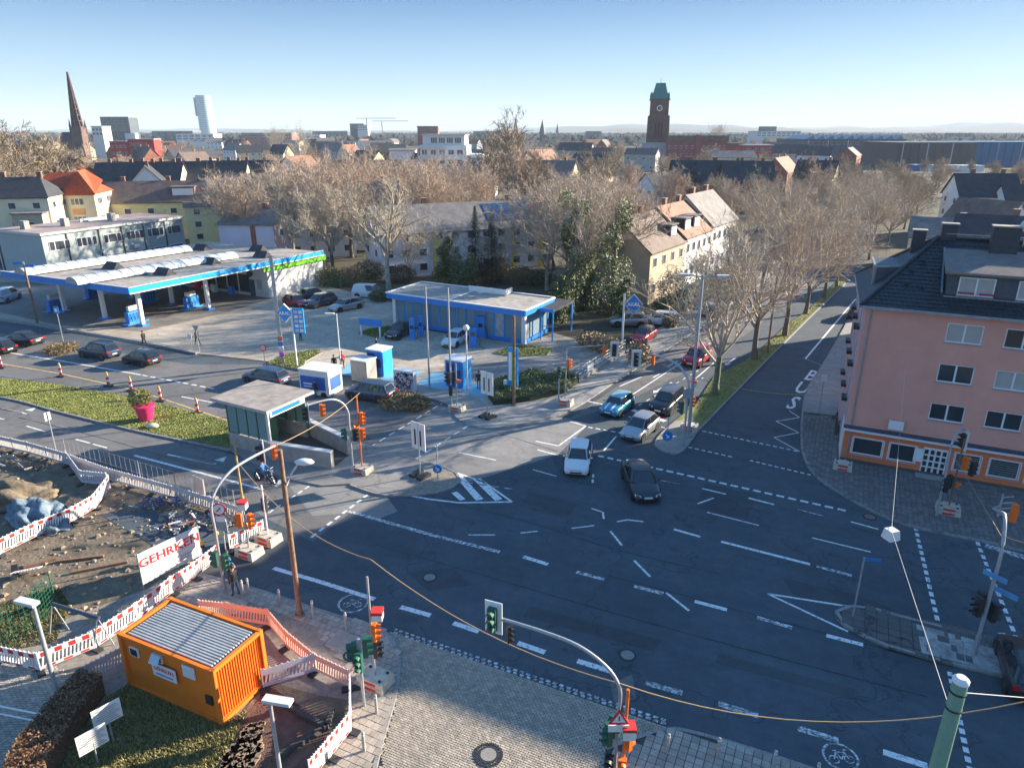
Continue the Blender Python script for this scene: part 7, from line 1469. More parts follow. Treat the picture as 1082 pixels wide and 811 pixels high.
proto('plane', m_barkpale, m_barkpale, seed=4, H=18.5, spread=1.0, trunk=.3, r0=.36, nl=6, sub=(6, 5), tw=10, tl=.8, twid=.018)
proto('pink', m_bark, m_twig[2], seed=5, H=15, spread=.8, nl=7, sub=(7, 6), tw=23, tl=.8, twid=.018)
proto('pink2', m_barkpale, m_twig[2], seed=6, H=16, spread=.75, nl=7, sub=(7, 6), tw=23, tl=.8, twid=.018)
proto('grey', m_bark, m_twig[3], seed=7, H=14, spread=.9, nl=7, sub=(7, 6), tw=23, tl=.8, twid=.019)
proto('small', m_bark, m_twig[3], seed=8, H=8, spread=.9, r0=.14, nl=5, sub=(5, 5), tw=12, tl=.5, twid=.014)
# thicker-twigged versions for trees far off, where fine twigs would vanish
m_twf = M('m_twig_far', (.31, .25, .18), .9, .25, .3)
proto('far1', m_bark, m_twf, seed=11, H=16, spread=1.0, nl=6, sub=(6, 5), tw=13, tl=1.3, twid=.05, trunk=.15); proto('far2', m_bark, m_twf, seed=12, H=14, spread=1.0, nl=6, sub=(6, 5), tw=13, tl=1.3, twid=.05, trunk=.15); proto('far3', m_bark, m_twig[2], seed=13, H=15, spread=.9, nl=6, sub=(6, 5), tw=13, tl=1.3, twid=.05, trunk=.15)
proto('poplar', m_bark, m_twig[3], seed=14, H=24, spread=.2, nl=8, sub=(5, 4), tw=9, tl=1.2, twid=.04, narrow=True, trunk=.1)
TREES = []
def tree(key, loc, lab, rz=None, sc=1.0, group=None, name='bare_tree', cat='tree'):
    t = T(name, lab, cat, tuple(loc), random.uniform(0, 6.28) if rz is None else rz, group); t.scale = (sc, sc, sc)
    a, b = PROTO[key]; put('trunk', a, t); put('crown', b, t); return t
def gx(px_, Y, z=0.0):
    """ground place seen in photo column px_ at forward distance Y"""
    return Vector(((px_ - 541) / F_PX * (Y * math.cos(PITCH) + (HC - z) * math.sin(PITCH) * (1.0 if Y < 300 else 0.0)), Y, z))
GM = 'trees standing in the side street median'
for (a, b), k, s, lb in (((756, 416), 'street1', 1.0, 'bare median tree with mossy green trunk, nearest the junction'), ((797, 379), 'street2', 1.0, 'bare median tree with thick dark trunk, second from the junction'), ((829, 354), 'street3', 1.0, 'bare leaning median tree, third from the junction'), ((851, 331), 'street2', .9, 'bare median tree, fourth from the junction'), ((870, 315), 'street3', .85, 'bare median tree, fifth from the junction'), ((884, 302), 'street2', .8, 'bare median tree, sixth from the junction')):
    tree(k, G(a, b, .1), lb, None, s, GM)
GA = 'bare street trees beyond the pink building'
for i, (px_, Y, k, s) in enumerate(((918, 128, 'street3', .95), (938, 142, 'street2', .9), (905, 150, 'pink', .9), (925, 165, 'street3', .95), (955, 170, 'street2', .9), (900, 178, 'street1', 1.0), (880, 140, 'street3', 1), (870, 165, 'street2', 1), (940, 195, 'far1', .95), (915, 205, 'far2', 1.05), (890, 215, 'far1', 1.0), (862, 200, 'far3', 1.0), (968, 205, 'far2', .95), (850, 235, 'far1', 1.05))):
    tree(k, gx(px_, Y), 'bare brown tree beyond the pink building, %s along the avenue going away' % ORD[i], None, s * .88, GA)
GB = 'bare trees along the left side of the side street'
for i, (px_, Y, k, s) in enumerate(((735, 108, 'small', 1.0), (770, 122, 'street1', .8), (790, 140, 'street3', .95), (812, 128, 'street2', .9), (835, 150, 'pink', .95), (800, 165, 'street3', 1.0), (822, 185, 'street2', 1.0), (845, 172, 'street1', 1.0), (775, 175, 'pink2', .9), (760, 195, 'grey', 1.0), (800, 210, 'far3', 1.0), (735, 215, 'far1', .9))):
    tree(k, gx(px_, Y), 'bare twiggy tree left of the side street, %s going away from the junction' % ORD[i], None, s * .78, GB)
tree('plane', G(411, 308), 'tall pale barked plane tree left of the blue pavilion', 1.0, 1.0, None)
tree('plane', G(312, 284), 'spreading pale barked tree behind the green fascia shop', 4.0, .92, None)
GC = 'bare trees behind the filling station'
for i, (px_, Y, k, s) in enumerate(((262, 128, 'pink', .85), (285, 140, 'grey', .9), (335, 124, 'pink2', .95), (352, 116, 'grey', .85), (372, 130, 'pink', 1.0), (392, 118, 'small', 1.3), (440, 132, 'pink2', .9), (462, 140, 'pink', .95), (432, 108, 'small', 1.1), (470, 104, 'small', 1.1), (385, 150, 'pink2', 1.0), (320, 155, 'pink', .9), (350, 148, 'pink', .9), (240, 150, 'grey', .8), (298, 165, 'pink', .85), (420, 165, 'pink', .9), (487, 160, 'pink2', .9), (505, 150, 'pink', .8), (222, 150, 'grey', .42), (176, 146, 'small', .7), (455, 175, 'pink', .9), (405, 185, 'far3', .85), (340, 190, 'far3', .8), (530, 108, 'small', 1.0))):
    tree(k, gx(px_, Y), 'bare tree behind the station, %s in the thicket counted from the front left' % ORD[i], None, s * 1.22, GC)
GD = 'dense bare trees behind the blue pavilion'
for i, (px_, Y, k, s) in enumerate(((600, 96, 'street3', 1.02), (622, 90, 'street1', 1.15), (640, 98, 'street2', 1.05), (660, 104, 'pink', 1.0), (578, 102, 'pink2', 1.0), (610, 108, 'pink', 1.1), (640, 116, 'pink', 1.05), (585, 118, 'pink', .98), (655, 126, 'pink2', .9), (620, 134, 'pink', .95), (560, 128, 'grey', .9))):
    tree(k, gx(px_, Y), 'tangled bare tree behind the pavilion, %s of the clump counted from the front' % ORD[i], None, s, GD)
# ivy-clad trunks and evergreens
IV = [ML(.05, .085, .02), ML(.085, .12, .03), ML(.14, .16, .05)]
def ivy(px_, Y, h, r, lb, seed, z=0.0):
    c = gx(px_, Y); t = T('ivy_clad_tree', lb, 'tree', tuple(c), 0, 'evergreen ivy covered trees'); rnd = random.Random(seed); q = MB(); q.tube([(0, 0, 0), (.1, 0, h * .5), (0, .1, h * .95)], [.3, .2, .06], 7); q.build('trunk', m_bark, t); q = MB()
    cl = [(rnd.uniform(-r, r) * .6, rnd.uniform(-r, r) * .6, h * (.06 + .88 * i / 13), r * rnd.uniform(.45, .95) * (1 - .45 * i / 13)) for i in range(14)]
    for i in range(6500):
        cx_, cy_, cz_, cr = rnd.choice(cl); v = Vector((rnd.gauss(0, 1), rnd.gauss(0, 1), rnd.gauss(0, 1))).normalized() * cr * rnd.uniform(.6, 1.1); p = Vector((cx_, cy_, max(.1, cz_ + v.z * 1.2))) + Vector((v.x, v.y, 0)); a = Vector((rnd.gauss(0, 1), rnd.gauss(0, 1), rnd.gauss(0, 1))).normalized(); b = a.orthogonal().normalized(); l = rnd.uniform(.07, .17)
        q.add([p - a * l, p + b * l * .6, p + a * l, p - b * l * .6], [(0, 1, 2, 3)], rnd.randrange(3))
    o = q.build('crown', IV, t); o['kind'] = 'stuff'
ivy(604, 88, 15, 2.2, 'tall ivy covered trunk, left of the green pair behind the pavilion', 1); ivy(646, 87, 14.0, 2.3, 'tall ivy covered trunk, right of the green pair behind the pavilion', 2); ivy(622, 90, 11, 1.9, 'bushy ivy covered trunk between the tall green pair', 3); ivy(470, 103, 7.5, 1.3, 'small rounded evergreen near the white gabled house', 4); ivy(489, 99, 5.0, 2.2, 'wide ivy bush behind the left pavilion roof', 5)
ivy(592, 84, 5.5, 1.5, 'low ivy bush at the right back corner of the pavilion', 7); ivy(657, 84, 5.5, 1.4, 'low ivy bush beside the white sign pole', 8)
def conifer(px_, Y, h, r, lb, seed, mats=None, name='conifer'):
    c = gx(px_, Y); t = T(name, lb, 'tree', tuple(c), 0); rnd = random.Random(seed); q = MB(); q.tube([(0, 0, 0), (0, 0, h)], [.22, .04], 6); q.build('trunk', m_bark, t); q = MB()
    for i in range(5200):
        u = rnd.random() ** .75; z = h * (.06 + .94 * (1 - u)) ; rr = r * (u ** .85) * rnd.uniform(.35, 1.08) * (1 + .18 * math.sin(z * 5)); a = rnd.uniform(0, 2 * pi); p = Vector((rr * math.cos(a), rr * math.sin(a), z)); d = Vector((math.cos(a), math.sin(a), rnd.uniform(-.6, .1))).normalized(); s = Vector((-d.y, d.x, 0)).normalized() * .07; l = rnd.uniform(.2, .42)
        q.add([p - s, p + s, p + d * l], [(0, 1, 2)], rnd.randrange(3))
    o = q.build('crown', mats or [ML(.018, .035, .02), ML(.03, .05, .025), ML(.045, .065, .03)], t); o['kind'] = 'stuff'
conifer(503, 108, 11.5, 2.0, 'dark pointed conifer, left of the pair before the long white house', 1); conifer(520, 107, 11.0, 1.9, 'dark pointed conifer, right of the pair before the long white house', 2); conifer(238, 190, 11, 3.0, 'green conifer among the roofs left of the stripped birch trees', 3, [ML(.05, .09, .03), ML(.08, .11, .04), ML(.10, .13, .05)]); conifer(138, 390, 16, 7, 'broad dark evergreen under the red flat building', 4)
conifer(300, 270, 12, 6, 'dark evergreen behind the left thicket', 6)
def bush(px_, py_, r, h, lb, seed, mats=None, z=0.0):
    c = G(px_, py_, z); t = T('shrub', lb, 'shrub', tuple(c)); leafball(t, 'foliage', (0, 0, h * .5), r, h * .55, int(900 * max(1, r)), mats or [ML(.05, .075, .02), ML(.09, .11, .03), ML(.14, .14, .05)], .13, seed, 'stuff'); q = MB(); rnd = random.Random(seed); [q.tube([(0, 0, 0), (rnd.uniform(-r, r) * .7, rnd.uniform(-r, r) * .7, h * rnd.uniform(.5, .95))], .025, 3) for _ in range(14)]; q.build('stems', m_bark, t)
DBR = [ML(.22, .14, .07), ML(.30, .20, .11), ML(.14, .12, .05)]; DGR = [ML(.04, .05, .025), ML(.07, .07, .035), ML(.10, .085, .05)]
for a in (((711, 322), 2.4, 4.6, 'big dark evergreen bush before the beige terraced house', 21, DGR), ((724, 326), 1.5, 2.6, 'round dark bush right of the big evergreen one', 22, DGR), ((700, 327), 1.3, 1.5, 'low green hedge clump by the white SUV', 23, None), ((708, 346), 1.0, 1.6, 'brown shrub in front of the white SUV bonnet', 24, DBR), ((674, 384), 1.2, 2.2, 'brown bramble at the end of the station wall', 25, DBR), ((640, 372), 1.6, 1.6, 'brown bramble left of the station wall railing', 26, DBR), ((625, 366), 1.6, 1.5, 'scrubby brown bush behind the pavilion side roof', 27, DBR), ((348, 303), 1.8, 3.0, 'green bush at the left end of the fence thicket', 28, None), ((372, 300), 2.2, 2.6, 'brown bush behind the small white van', 29, DBR), ((340, 296), 1.4, 3.6, 'pinkish twiggy bush beside the shop frame', 30, DBR), ((402, 318), 1.5, 1.5, 'grassy bush right of the white van', 31, None), ((472, 300), 2.2, 2.8, 'pale green bush behind the pavilion roof', 32, None), ((500, 297), 2.4, 3.0, 'brown bush behind the pavilion centre', 33, DBR), ((527, 296), 2.4, 3.4, 'tangled brown bush behind the roof upstand', 34, DBR), ((552, 300), 2.2, 2.6, 'brown bush near the white and yellow facade', 35, DBR), ((570, 300), 2.2, 2.2, 'green bush behind the pavilion side roof', 36, None), ((760, 300), 1.6, 2.2, 'brown shrub at the parking side of the avenue', 37, DBR), ((655, 330), 2.0, 2.2, 'bramble under the ivy covered trunks', 38, DBR), ((390, 296), 2.4, 3.0, 'dark bramble thicket below the plane tree', 39, DGR), ((425, 298), 2.2, 2.6, 'dark bramble right of the plane trunk', 40, DGR)):
    bush(a[0][0], a[0][1], a[1], a[2], a[3], a[4], a[5])
meshfence([(345, 306), (376, 308), (430, 322)], 2.0, 'green wire fence behind the parked cars', m_gf, .0, 2.4, .3, .006, 6)
# ================================================================= HOUSES BEHIND
m_winfar = M('m_far_window', (.05, .06, .075), .15, 0, spec=.8)
_fw = {}
def fwin(w, h):
    k = (round(w, 1), round(h, 1))
    if k not in _fw:
        q = MB(); q.box((0, -.03, 0), (w, .08, h)); f = q.mesh('window', m_white); q = MB(); n = max(1, round(w / .9))
        for i in range(n): q.box((-w / 2 + (i + .5) * w / n, -.065, .08), (w / n - .12, .04, h - .16))
        _fw[k] = (f, q.mesh('panes', m_winfar))
    return _fw[k]
def facade_windows(t, O, az, L, zs, n, w, h, off=0.0):
    d = Vector((math.cos(az), math.sin(az), 0)); f, p = fwin(w, h)
    for z in zs:
        for i in range(n):
            c = Vector(O) + d * ((i + .5) * L / n) + Vector((0, 0, z)); o = put('window', f, t, loc=c, rz=az); put('pane', p, o)
def house(name, lab, px_, Y, az, L, Wd, He, Hr, mw, mr, wn=(4, 2), cat='house', hip=0.0, chim=2, z0=0, sidewin=True, group=None, wsz=(1.3, 1.2), rz0=None):
    """pitched-roof house; the near left corner of its front stands in photo column px_ at distance Y"""
    c = gx(px_, Y) if not isinstance(px_, Vector) else px_; t = T(name, lab, cat, (c.x, c.y, 0), az, group)
    q = MB(); q.prism([(0, 0), (L, 0), (L, Wd), (0, Wd)], 0, He); 
    if not hip: q.add([(0, 0, He), (0, Wd, He), (0, Wd / 2, Hr)], [(1, 0, 2)]); q.add([(L, 0, He), (L, Wd, He), (L, Wd / 2, Hr)], [(0, 1, 2)])
    q.build('wall', mw, t); ov = .35; sl = (Hr - He) / (Wd / 2); ez = He - ov * sl; hp = hip * Wd / 2; q = MB(); up = Vector((0, 0, .18))
    A, B, C_, D_ = Vector((-ov, -ov, ez)), Vector((L + ov, -ov, ez)), Vector((L + ov - hp, Wd / 2, Hr)), Vector((-ov + hp, Wd / 2, Hr)); E_, F_ = Vector((L + ov, Wd + ov, ez)), Vector((-ov, Wd + ov, ez))
    vs = [A, B, C_, D_, E_, F_]; vs = vs + [v + up for v in vs]
    q.add(vs, [(6, 7, 8, 9), (8, 10, 11, 9), (0, 3, 2, 1), (2, 3, 5, 4), (0, 1, 7, 6), (1, 2, 8, 7), (2, 4, 10, 8), (4, 5, 11, 10), (5, 3, 9, 11), (3, 0, 6, 9)] + ([(7, 10, 8), (11, 6, 9)] if hip else []))
    ro = q.build('roof', mr, t)
    n, k = wn; zs = [He * (j + .38) / k for j in range(k)]
    facade_windows(t, (0, -.01, 0), 0, L, zs, n, *wsz)
    if sidewin:
        facade_windows(t, (0, Wd, 0), -pi / 2, Wd, zs, 2, *wsz); facade_windows(t, (L, 0, 0), pi / 2, Wd, zs, 2, *wsz)
    for i in range(chim):
        x = L * (i + .6) / max(1, chim); q = MB(); q.box((x, Wd / 2 + .3, Hr - .7), (.8, .55, 1.7)); ch = q.build('chimney', M('m_chim_brick', (.24, .12, .08), .9, .3, 4), ro if False else t); q = MB(); q.box((x, Wd / 2 + .3, Hr + 1.0), (.95, .7, .08)); q.build('chimney_cap', m_conc, ch)
    return t
def lwin(t, x, z, w, h, y=-.01):
    f, p = fwin(w, h); o = put('window', f, t, loc=(x, y, z)); put('pane', p, o)
def dormer(t, x, w, Wd, He, Hr, mr, mw, h=1.5, y=1.2):
    sl = (Hr - He) / (Wd / 2); z = He + y * sl; q = MB(); q.prism([(x, y), (x + w, y), (x + w, y + h / sl + .3), (x, y + h / sl + .3)], z - .2, z + h); d = q.build('dormer', mw, t); q = MB(); q.prism([(x - .2, y - .25), (x + w + .2, y - .25), (x + w + .2, y + h / sl + .6), (x - .2, y + h / sl + .6)], z + h, z + h + .15); q.build('dormer_roof', mr, d); f, p = fwin(w - .5, h - .5); o = put('window', f, d, loc=(x + w / 2, y - .01, z + .25)); 
# --- grey-green office range on the left
t = T('office_building', 'long grey green flat roofed office wing with strip windows behind the canopy', 'building', tuple(gx(72, 101))); A_ = P3(68, 262, 106) ; A_ = G(43, 249, 7.4); B_ = G(192, 230.5, 7.4); t.location = (A_.x, A_.y, 0); d = Vector((B_.x - A_.x, B_.y - A_.y, 0)); Lo = d.length; oaz = math.atan2(d.y, d.x); t.rotation_euler = (0, 0, oaz)
m_off = M('m_office_panel', (.36, .42, .41), .7, .06, .6)
q = MB(); q.prism([(0, 0), (Lo, 0), (Lo, 11), (0, 11)], 0, 7.4); q.build('wall', m_off, t); q = MB(); q.prism([(-.3, -.4), (Lo + .4, -.4), (Lo + .4, 11.3), (-.3, 11.3)], 7.4, 7.75, 0, 1); ro = q.build('roof', [M('m_office_roof', (.36, .28, .25), .9, .25, .5), m_lightgrey], t)
for i, x in enumerate((.15, .36, .52, .68, .85)): q = MB(); q.box((Lo * x, -.05, 0), (.18, .12, 7.3)); q.build('downpipe', m_blacktrim, t)
for x, w in ((.07, 1.7), (.13, 1.7), (.24, 1.6), (.29, .7), (.325, .7), (.42, 1.6), (.48, 1.6), (.58, 1.6), (.645, 1.6), (.74, 1.6), (.80, 1.6), (.9, 1.6), (.95, 1.2)):
    lwin(t, Lo * x, 5.0, w * 1.0, 1.4); lwin(t, Lo * x, 1.8, w * 1.0, 1.4)
for x, y in ((2, 7), (7, 5), (15, 5)): q = MB(); q.box((x, y, 7.7), (.8, 1.2, 1.3)); q.build('roof_vent', m_conc, t)
q = MB(); q.box((Lo * .37, -.3, 3.6), (.8, .5, .6)); q.box((Lo * .6, -.3, 3.6), (.8, .5, .6)); q.build('air_conditioner', m_lightgrey, t)
q = MB(); q.box((Lo * .6, 8, 7.75), (7, .3, .5)); q.build('roof_parapet', m_steel, t)
c = G(41, 250, 6.4) - Vector((math.cos(R(-15)) * 12, math.sin(R(-15)) * 12, 0)); t = T('office_building', 'white flat roofed office front with tall dark glazing at the left edge', 'building', (c.x, c.y, 0), R(-15)); q = MB(); q.prism([(0, 0), (12, 0), (12, 10), (0, 10)], 0, 6.2); q.build('wall', m_lightgrey, t); q = MB(); q.prism([(-.3, -.3), (12.1, -.3), (12.1, 10.3), (-.3, 10.3)], 6.2, 6.6); q.build('roof', M('m_office_roof', (.36, .28, .25), .9, .25, .5), t)
for i in range(4): lwin(t, 1.2 + i * 1.5, .5, 1.4, 4.6)
q = MB(); q.box((9.5, -.08, 4.0), (4.2, .1, .7)); q.build('sign_board', m_blue, t)
# --- yellow house with red roof
def sp(a, b, Y): return P3(a, b, Y)
c = gx(34, 140); t = house('apartment_house', 'cream yellow house with bright red hipped roof and cross gable', 34, 141, R(10), 13.2, 10, 10.3, 14.0, m_cream, RR, (2, 3), 'house', .9, 0, wsz=(2.3, 1.3))
q = MB(); q.add([(7.2, -.3, 10.3), (13.6, -.3, 10.3), (10.4, 1.8, 14.6), (7.2, 5, 12.6), (13.6, 5, 12.6), (10.4, 6, 14.6)], [(0, 1, 2), (0, 2, 5, 3), (1, 4, 5, 2)]); q.build('gable_roof', RR, t)
for x in (3.3, 9.9):
    for z in (2.9, 6.3): q = MB(); q.box((x, -.05, z), (2.3, .06, 1.2)); q.build('orange_panel', M('m_ochre_panel', (.62, .36, .16), .9, .1), t)
house('house', 'pale two storey house with dark mansard roof at the left picture edge', -14, 133, R(10), 12.5, 9, 10.4, 13.6, m_cream, RD, (3, 3), hip=.6)
t = T('house_annex', 'flat roofed beige annex with one small window left of the red roofed house', 'building', tuple(gx(22, 131)), R(12)); q = MB(); q.prism([(0, 0), (5, 0), (5, 8), (0, 8)], 0, 7.6); q.build('wall', m_beige, t); q = MB(); q.prism([(-.2, -.2), (5.2, -.2), (5.2, 8.2), (-.2, 8.2)], 7.6, 7.85); q.build('roof', RG, t); lwin(t, 3, 4.9, 1.1, 1.4)
# --- long yellow range with brown roof
t = house('apartment_house', 'long lemon yellow house range with worn brown tiled roof and dormer', 104, 150, R(12), 27, 10, 7.9, 11.7, m_yellow_w, RB, (6, 2), chim=3); dormer(t, 15.5, 4.6, 10, 7.9, 11.7, RG, M('m_dormer_brown', (.20, .12, .11), .9, .2), 1.9)
q = MB(); q.box((1.5, -.2, 4.4), (2.6, .5, 1.6)); q.build('awning', M('m_awning', (.60, .36, .05), .8, .1), t)
t = house('apartment_house', 'pale yellow square block at the right end of the long range', 201, 146, R(24), 8.5, 10, 7.4, 8.0, m_yellow_w, RB, (2, 3), chim=0)
house('house', 'white gabled house behind the brown roof ridge', 146, 178, R(-70), 9, 9, 9.5, 14.2, m_whitew, RD, (2, 2), chim=1)
for i, (px_, Y, L) in enumerate(((104, 192, 22), (140, 198, 20), (176, 200, 22), (213, 206, 20))): house('terraced_house', 'dark roofed terrace block behind the yellow range, %s from the left' % ORD[i], px_, Y, R(6), L, 10, 9.0, 13.8, m_cream, RD, (5, 2), chim=4, group='dark roofed terrace row')
house('house', 'small white house with black gabled roof left of the thicket', 248, 172, R(-50), 9, 9, 7.2, 11.6, m_whitew, RD, (2, 2)); house('house', 'orange roofed house behind the white gabled one', 262, 182, R(20), 12, 9, 7, 11.6, m_whitew, RO, (3, 2)); house('house', 'grey roofed house left of the white gabled one', 222, 168, R(20), 8.5, 9, 7.8, 11.4, m_cream, RG, (2, 2))
t = house('apartment_house', 'lilac white rendered house with dark brick strip behind the canopy end', 236, 124, R(-8), 10, 12, 6.8, 8.8, m_lilacw, RG, (0, 2), chim=1); q = MB(); q.box((6.3, -.04, 0), (.9, .08, 6.6)); q.build('brick_strip', m_brickw, t)
t = house('apartment_house', 'white house with red stair strip seen through the bare trees', 288, 128, R(14), 15, 10, 8.2, 12.2, m_whitew, RB, (5, 3), chim=2); q = MB(); q.box((2.6, -.04, 0), (1.5, .1, 8)); q.build('brick_strip', M('m_redstrip', (.5, .12, .08), .9, .1), t)
t = house('apartment_house', 'tall white house with brick stair tower between the bare trees', 345, 138, R(2), 14, 10, 8, 12.5, m_whitew, RG, (4, 3))
# --- long white house with slate roof and solar panels
a = gx(404, 112); b = gx(583, 124); dd = b - a; t = house('apartment_house', 'long white house with grey roof carrying blue solar panels', 404, 110, math.atan2(dd.y + 1, dd.x), dd.length + 0, 10, 6.9, 10.6, M('m_lilac_white', (.74, .74, .78), .9, .06, .5), RG, (11, 3), chim=2)
Ls = dd.length
for i in range(12):
    for j in range(2):
        sl = 3.7 / 5; y = 1.0 + j * 1.75; z = 6.9 + y * sl + .3; q = MB(); x = Ls * .62 + i * .95
        q.quad((x, y, z), (x + .88, y, z), (x + .88, y + 1.6, z + 1.6 * sl), (x, y + 1.6, z + 1.6 * sl)); q.quad((x, y, z - .04), (x, y + 1.6, z + 1.6 * sl - .04), (x + .88, y + 1.6, z + 1.6 * sl - .04), (x + .88, y, z - .04)); q.build('solar_panel', M('m_solar', (.035, .065, .12), .12, .1, 2, spec=.9), t)
for x in (.30, .76, .93): q = MB(); q.box((Ls * x, -.03, 0), (1.1, .07, 6.8)); q.build('stair_strip', M('m_yellowstrip', (.70, .56, .06), .8, .05), t)
# --- beige and white terrace on the side street
t = house('terraced_house', 'beige plastered terraced house with brown roof and two dark dormers', 684, 92.5, R(57), 13.0, 9.5, 7.0, 11.0, m_beige, RB, (4, 2), sidewin=False, chim=1, wsz=(1.1, 1.3)); t0 = t
h1 = gx(684, 92.5)
def along(s, off=0): return Vector((h1.x + math.cos(R(57)) * s, h1.y + math.sin(R(57)) * s, 0))
t = house('terraced_house', 'white terraced house beside the beige one with red brown roof', along(13.05), 0, R(57), 12, 9.5, 7.4, 11.4, m_whitew, RO, (5, 2), chim=2, wsz=(1.1, 1.3)); dormer(t, 1.2, 2.6, 9.5, 7.4, 11.4, RG, RD, 1.8, .8); dormer(t, 5.2, 2.6, 9.5, 7.4, 11.4, RG, RD, 1.8, .8)
t = house('terraced_house', 'far white terraced house with smooth grey roof', along(25.1), 0, R(57), 13, 9.5, 7.8, 12.2, m_whitew, RG, (5, 2), chim=2, wsz=(1.1, 1.3))
dormer(t0, 9.0, 2.4, 9.5, 7.0, 11.0, RG, RD, 1.7, .9)
t = T('garage', 'small flat roofed garage with teal door at the beige gable', 'garage', tuple(gx(671, 97)), R(-30)); q = MB(); q.prism([(0, 0), (3.2, 0), (3.2, 5), (0, 5)], 0, 2.6); q.build('wall', m_cream, t); q = MB(); q.prism([(-.1, -.2), (3.4, -.2), (3.4, 5), (-.1, 5)], 2.6, 2.8); q.build('roof', m_whitew, t); q = MB(); q.box((2.2, -.03, 0), (.9, .06, 2.0)); q.build('door', M('m_teal', (.05, .2, .22), .6, .05), t)
# --- right houses behind the pink building
t = house('house', 'white gabled house with tan roof edge right behind the avenue trees', 985, 128, R(-60), 10, 10, 6.4, 10.6, M('m_bluewhite', (.56, .58, .66), .9, .05, .5), RB, (0, 1), chim=0, sidewin=False)
house('apartment_house', 'white house with steep black roof and three skylights far right', 1006, 158, R(-12), 12, 11, 8.6, 13.0, m_whitew, RD, (4, 3), chim=2); house('apartment_house', 'white house with black roof cut by the right picture edge', 1058, 150, R(-12), 14, 11, 6.8, 11.2, m_whitew, RD, (4, 3), chim=2)
house('house', 'low house with pale roof directly behind the pink roof ridge', 955, 118, R(-28), 12, 9, 5.5, 8.2, m_cream, RG, (4, 2), chim=1)
house('apartment_house', 'dark long roofed house behind the pink chimneys', 1000, 104, R(-27), 24, 9, 7.0, 10.2, m_whitew, RD, (6, 3), chim=2)
house('house', 'dark gabled house half hidden in the avenue trees', 834, 235, R(-35), 12, 10, 8, 13, m_beige, RD, (3, 2), chim=2)
for i, (px_, Y, L) in enumerate(((708, 215, 16), (735, 212, 16), (762, 208, 14))): house('terraced_house', 'black roofed terrace block below the clock tower, %s from the left' % ORD[i], px_, Y, R(-6), L, 10, 8.5, 13.6, m_brickw, RD, (4, 2), chim=2, group='black roofed terrace below the clock tower')
house('house', 'small house with white fronts left of the black terrace', 690, 205, R(30), 9, 8, 7, 10.5, m_whitew, RD, (3, 2))
# --- modern white block
c = gx(443, 300); t = T('apartment_building', 'modern white block with big glazed balconies and roof penthouse', 'building', tuple(c), R(-4)); q = MB(); q.prism([(0, 0), (19, 0), (19, 14), (0, 14)], 0, 16.5); q.prism([(19, 1), (25, 1), (25, 14), (19, 14)], 0, 13); q.build('wall', m_whitew, t); q = MB(); q.prism([(1, 1), (18, 1), (18, 13), (1, 13)], 16.5, 20.2); q.build('penthouse', m_lightgrey, t); q = MB(); q.prism([(.5, .4), (18.5, .4), (18.5, 13.5), (.5, 13.5)], 20.2, 20.6); q.build('roof', m_greyw, t)
for z in (2, 5.5, 9, 12.8): facade_windows(t, (0, -.02, 0), 0, 18, [z], 5, 2.2, 1.9); 
facade_windows(t, (4, .98, 0), 0, 13, [17.2], 4, 2.6, 2.2)
for z in (7.9, 11.6, 15.4): q = MB(); q.prism([(-1.2, -1.4), (10, -1.4), (10, 0), (-1.2, 0)], z - .2, z); q.prism([(-1.2, -1.45), (10, -1.45), (10, -1.38), (-1.2, -1.38)], z, z + .9); q.build('balcony', m_lightgrey, t)
house('apartment_house', 'white cube house with flat roof right of the modern block', 496, 255, R(-5), 9, 9, 13, 13.4, m_whitew, RG, (3, 4), chim=0); house('house', 'white chapel like gable left of the modern block', 425, 235, R(-75), 9, 8, 9, 14.5, m_whitew, RD, (1, 1)); house('apartment_house', 'white blank end wall block left of the modern block', 414, 262, R(4), 9, 10, 15.4, 15.9, m_whitew, RG, (0, 3), chim=0)
# --- red flat building, dark blocks, spire, glass tower
c = gx(113, 440); t = T('apartment_building', 'bright red flat roofed building with white bands', 'building', tuple(c), R(3)); q = MB(); q.prism([(0, 0), (10, 0), (10, 12), (0, 12)], 0, 15.8); q.prism([(10, 2), (25, 2), (25, 12), (10, 12)], 0, 17.0); q.build('wall', M('m_red_facade', (.50, .045, .035), .8, .1, .4), t); facade_windows(t, (0, -.02, 0), 0, 10, (8.5, 12.4), 4, 1.5, 1.5); facade_windows(t, (10, 1.98, 0), 0, 11, (9.8, 13.6), 5, 1.5, 1.5); q = MB(); q.prism([(-.3, -.3), (10, -.3), (10, 12), (-.3, 12)], 15.8, 16.2); q.prism([(10, 1.7), (25.3, 1.7), (25.3, 12), (10, 12)], 17, 17.4); q.build('roof', m_greyw, t)
q = MB(); q.prism([(7.5, 5), (13.5, 5), (13.5, 9), (7.5, 9)], 15, 20.5); q.build('stair_head', m_lightgrey, t)
def slabb(lab, px_, Y, w, d_, top_py, mat, rows=4, cols=6, az=0.0, cat='building', name='tower_block', roofm=None):
    c = gx(px_, Y); h = P3(px_, top_py, Y).z; t = T(name, lab, cat, tuple(c), az); q = MB(); q.prism([(0, 0), (w, 0), (w, d_), (0, d_)], 0, h); q.build('wall', mat, t); q = MB(); q.prism([(-.4, -.4), (w + .4, -.4), (w + .4, d_ + .4), (-.4, d_ + .4)], h, h + .6); q.build('roof', roofm or m_greyw, t)
    if 'hall' in lab:
        for i in range(int(w / 5)): q = MB(); q.box((2.5 + i * 5, -.3, 0), (.5, .6, h)); q.build('pilaster', m_greyw if i % 3 == 0 else mat, t)
    if rows: facade_windows(t, (0, -.05, 0), 0, w, [h - 3.2 - 3.4 * i for i in range(rows) if h - 3.2 - 3.4 * i > .5], cols, w / cols * .7, 1.9)
    return t
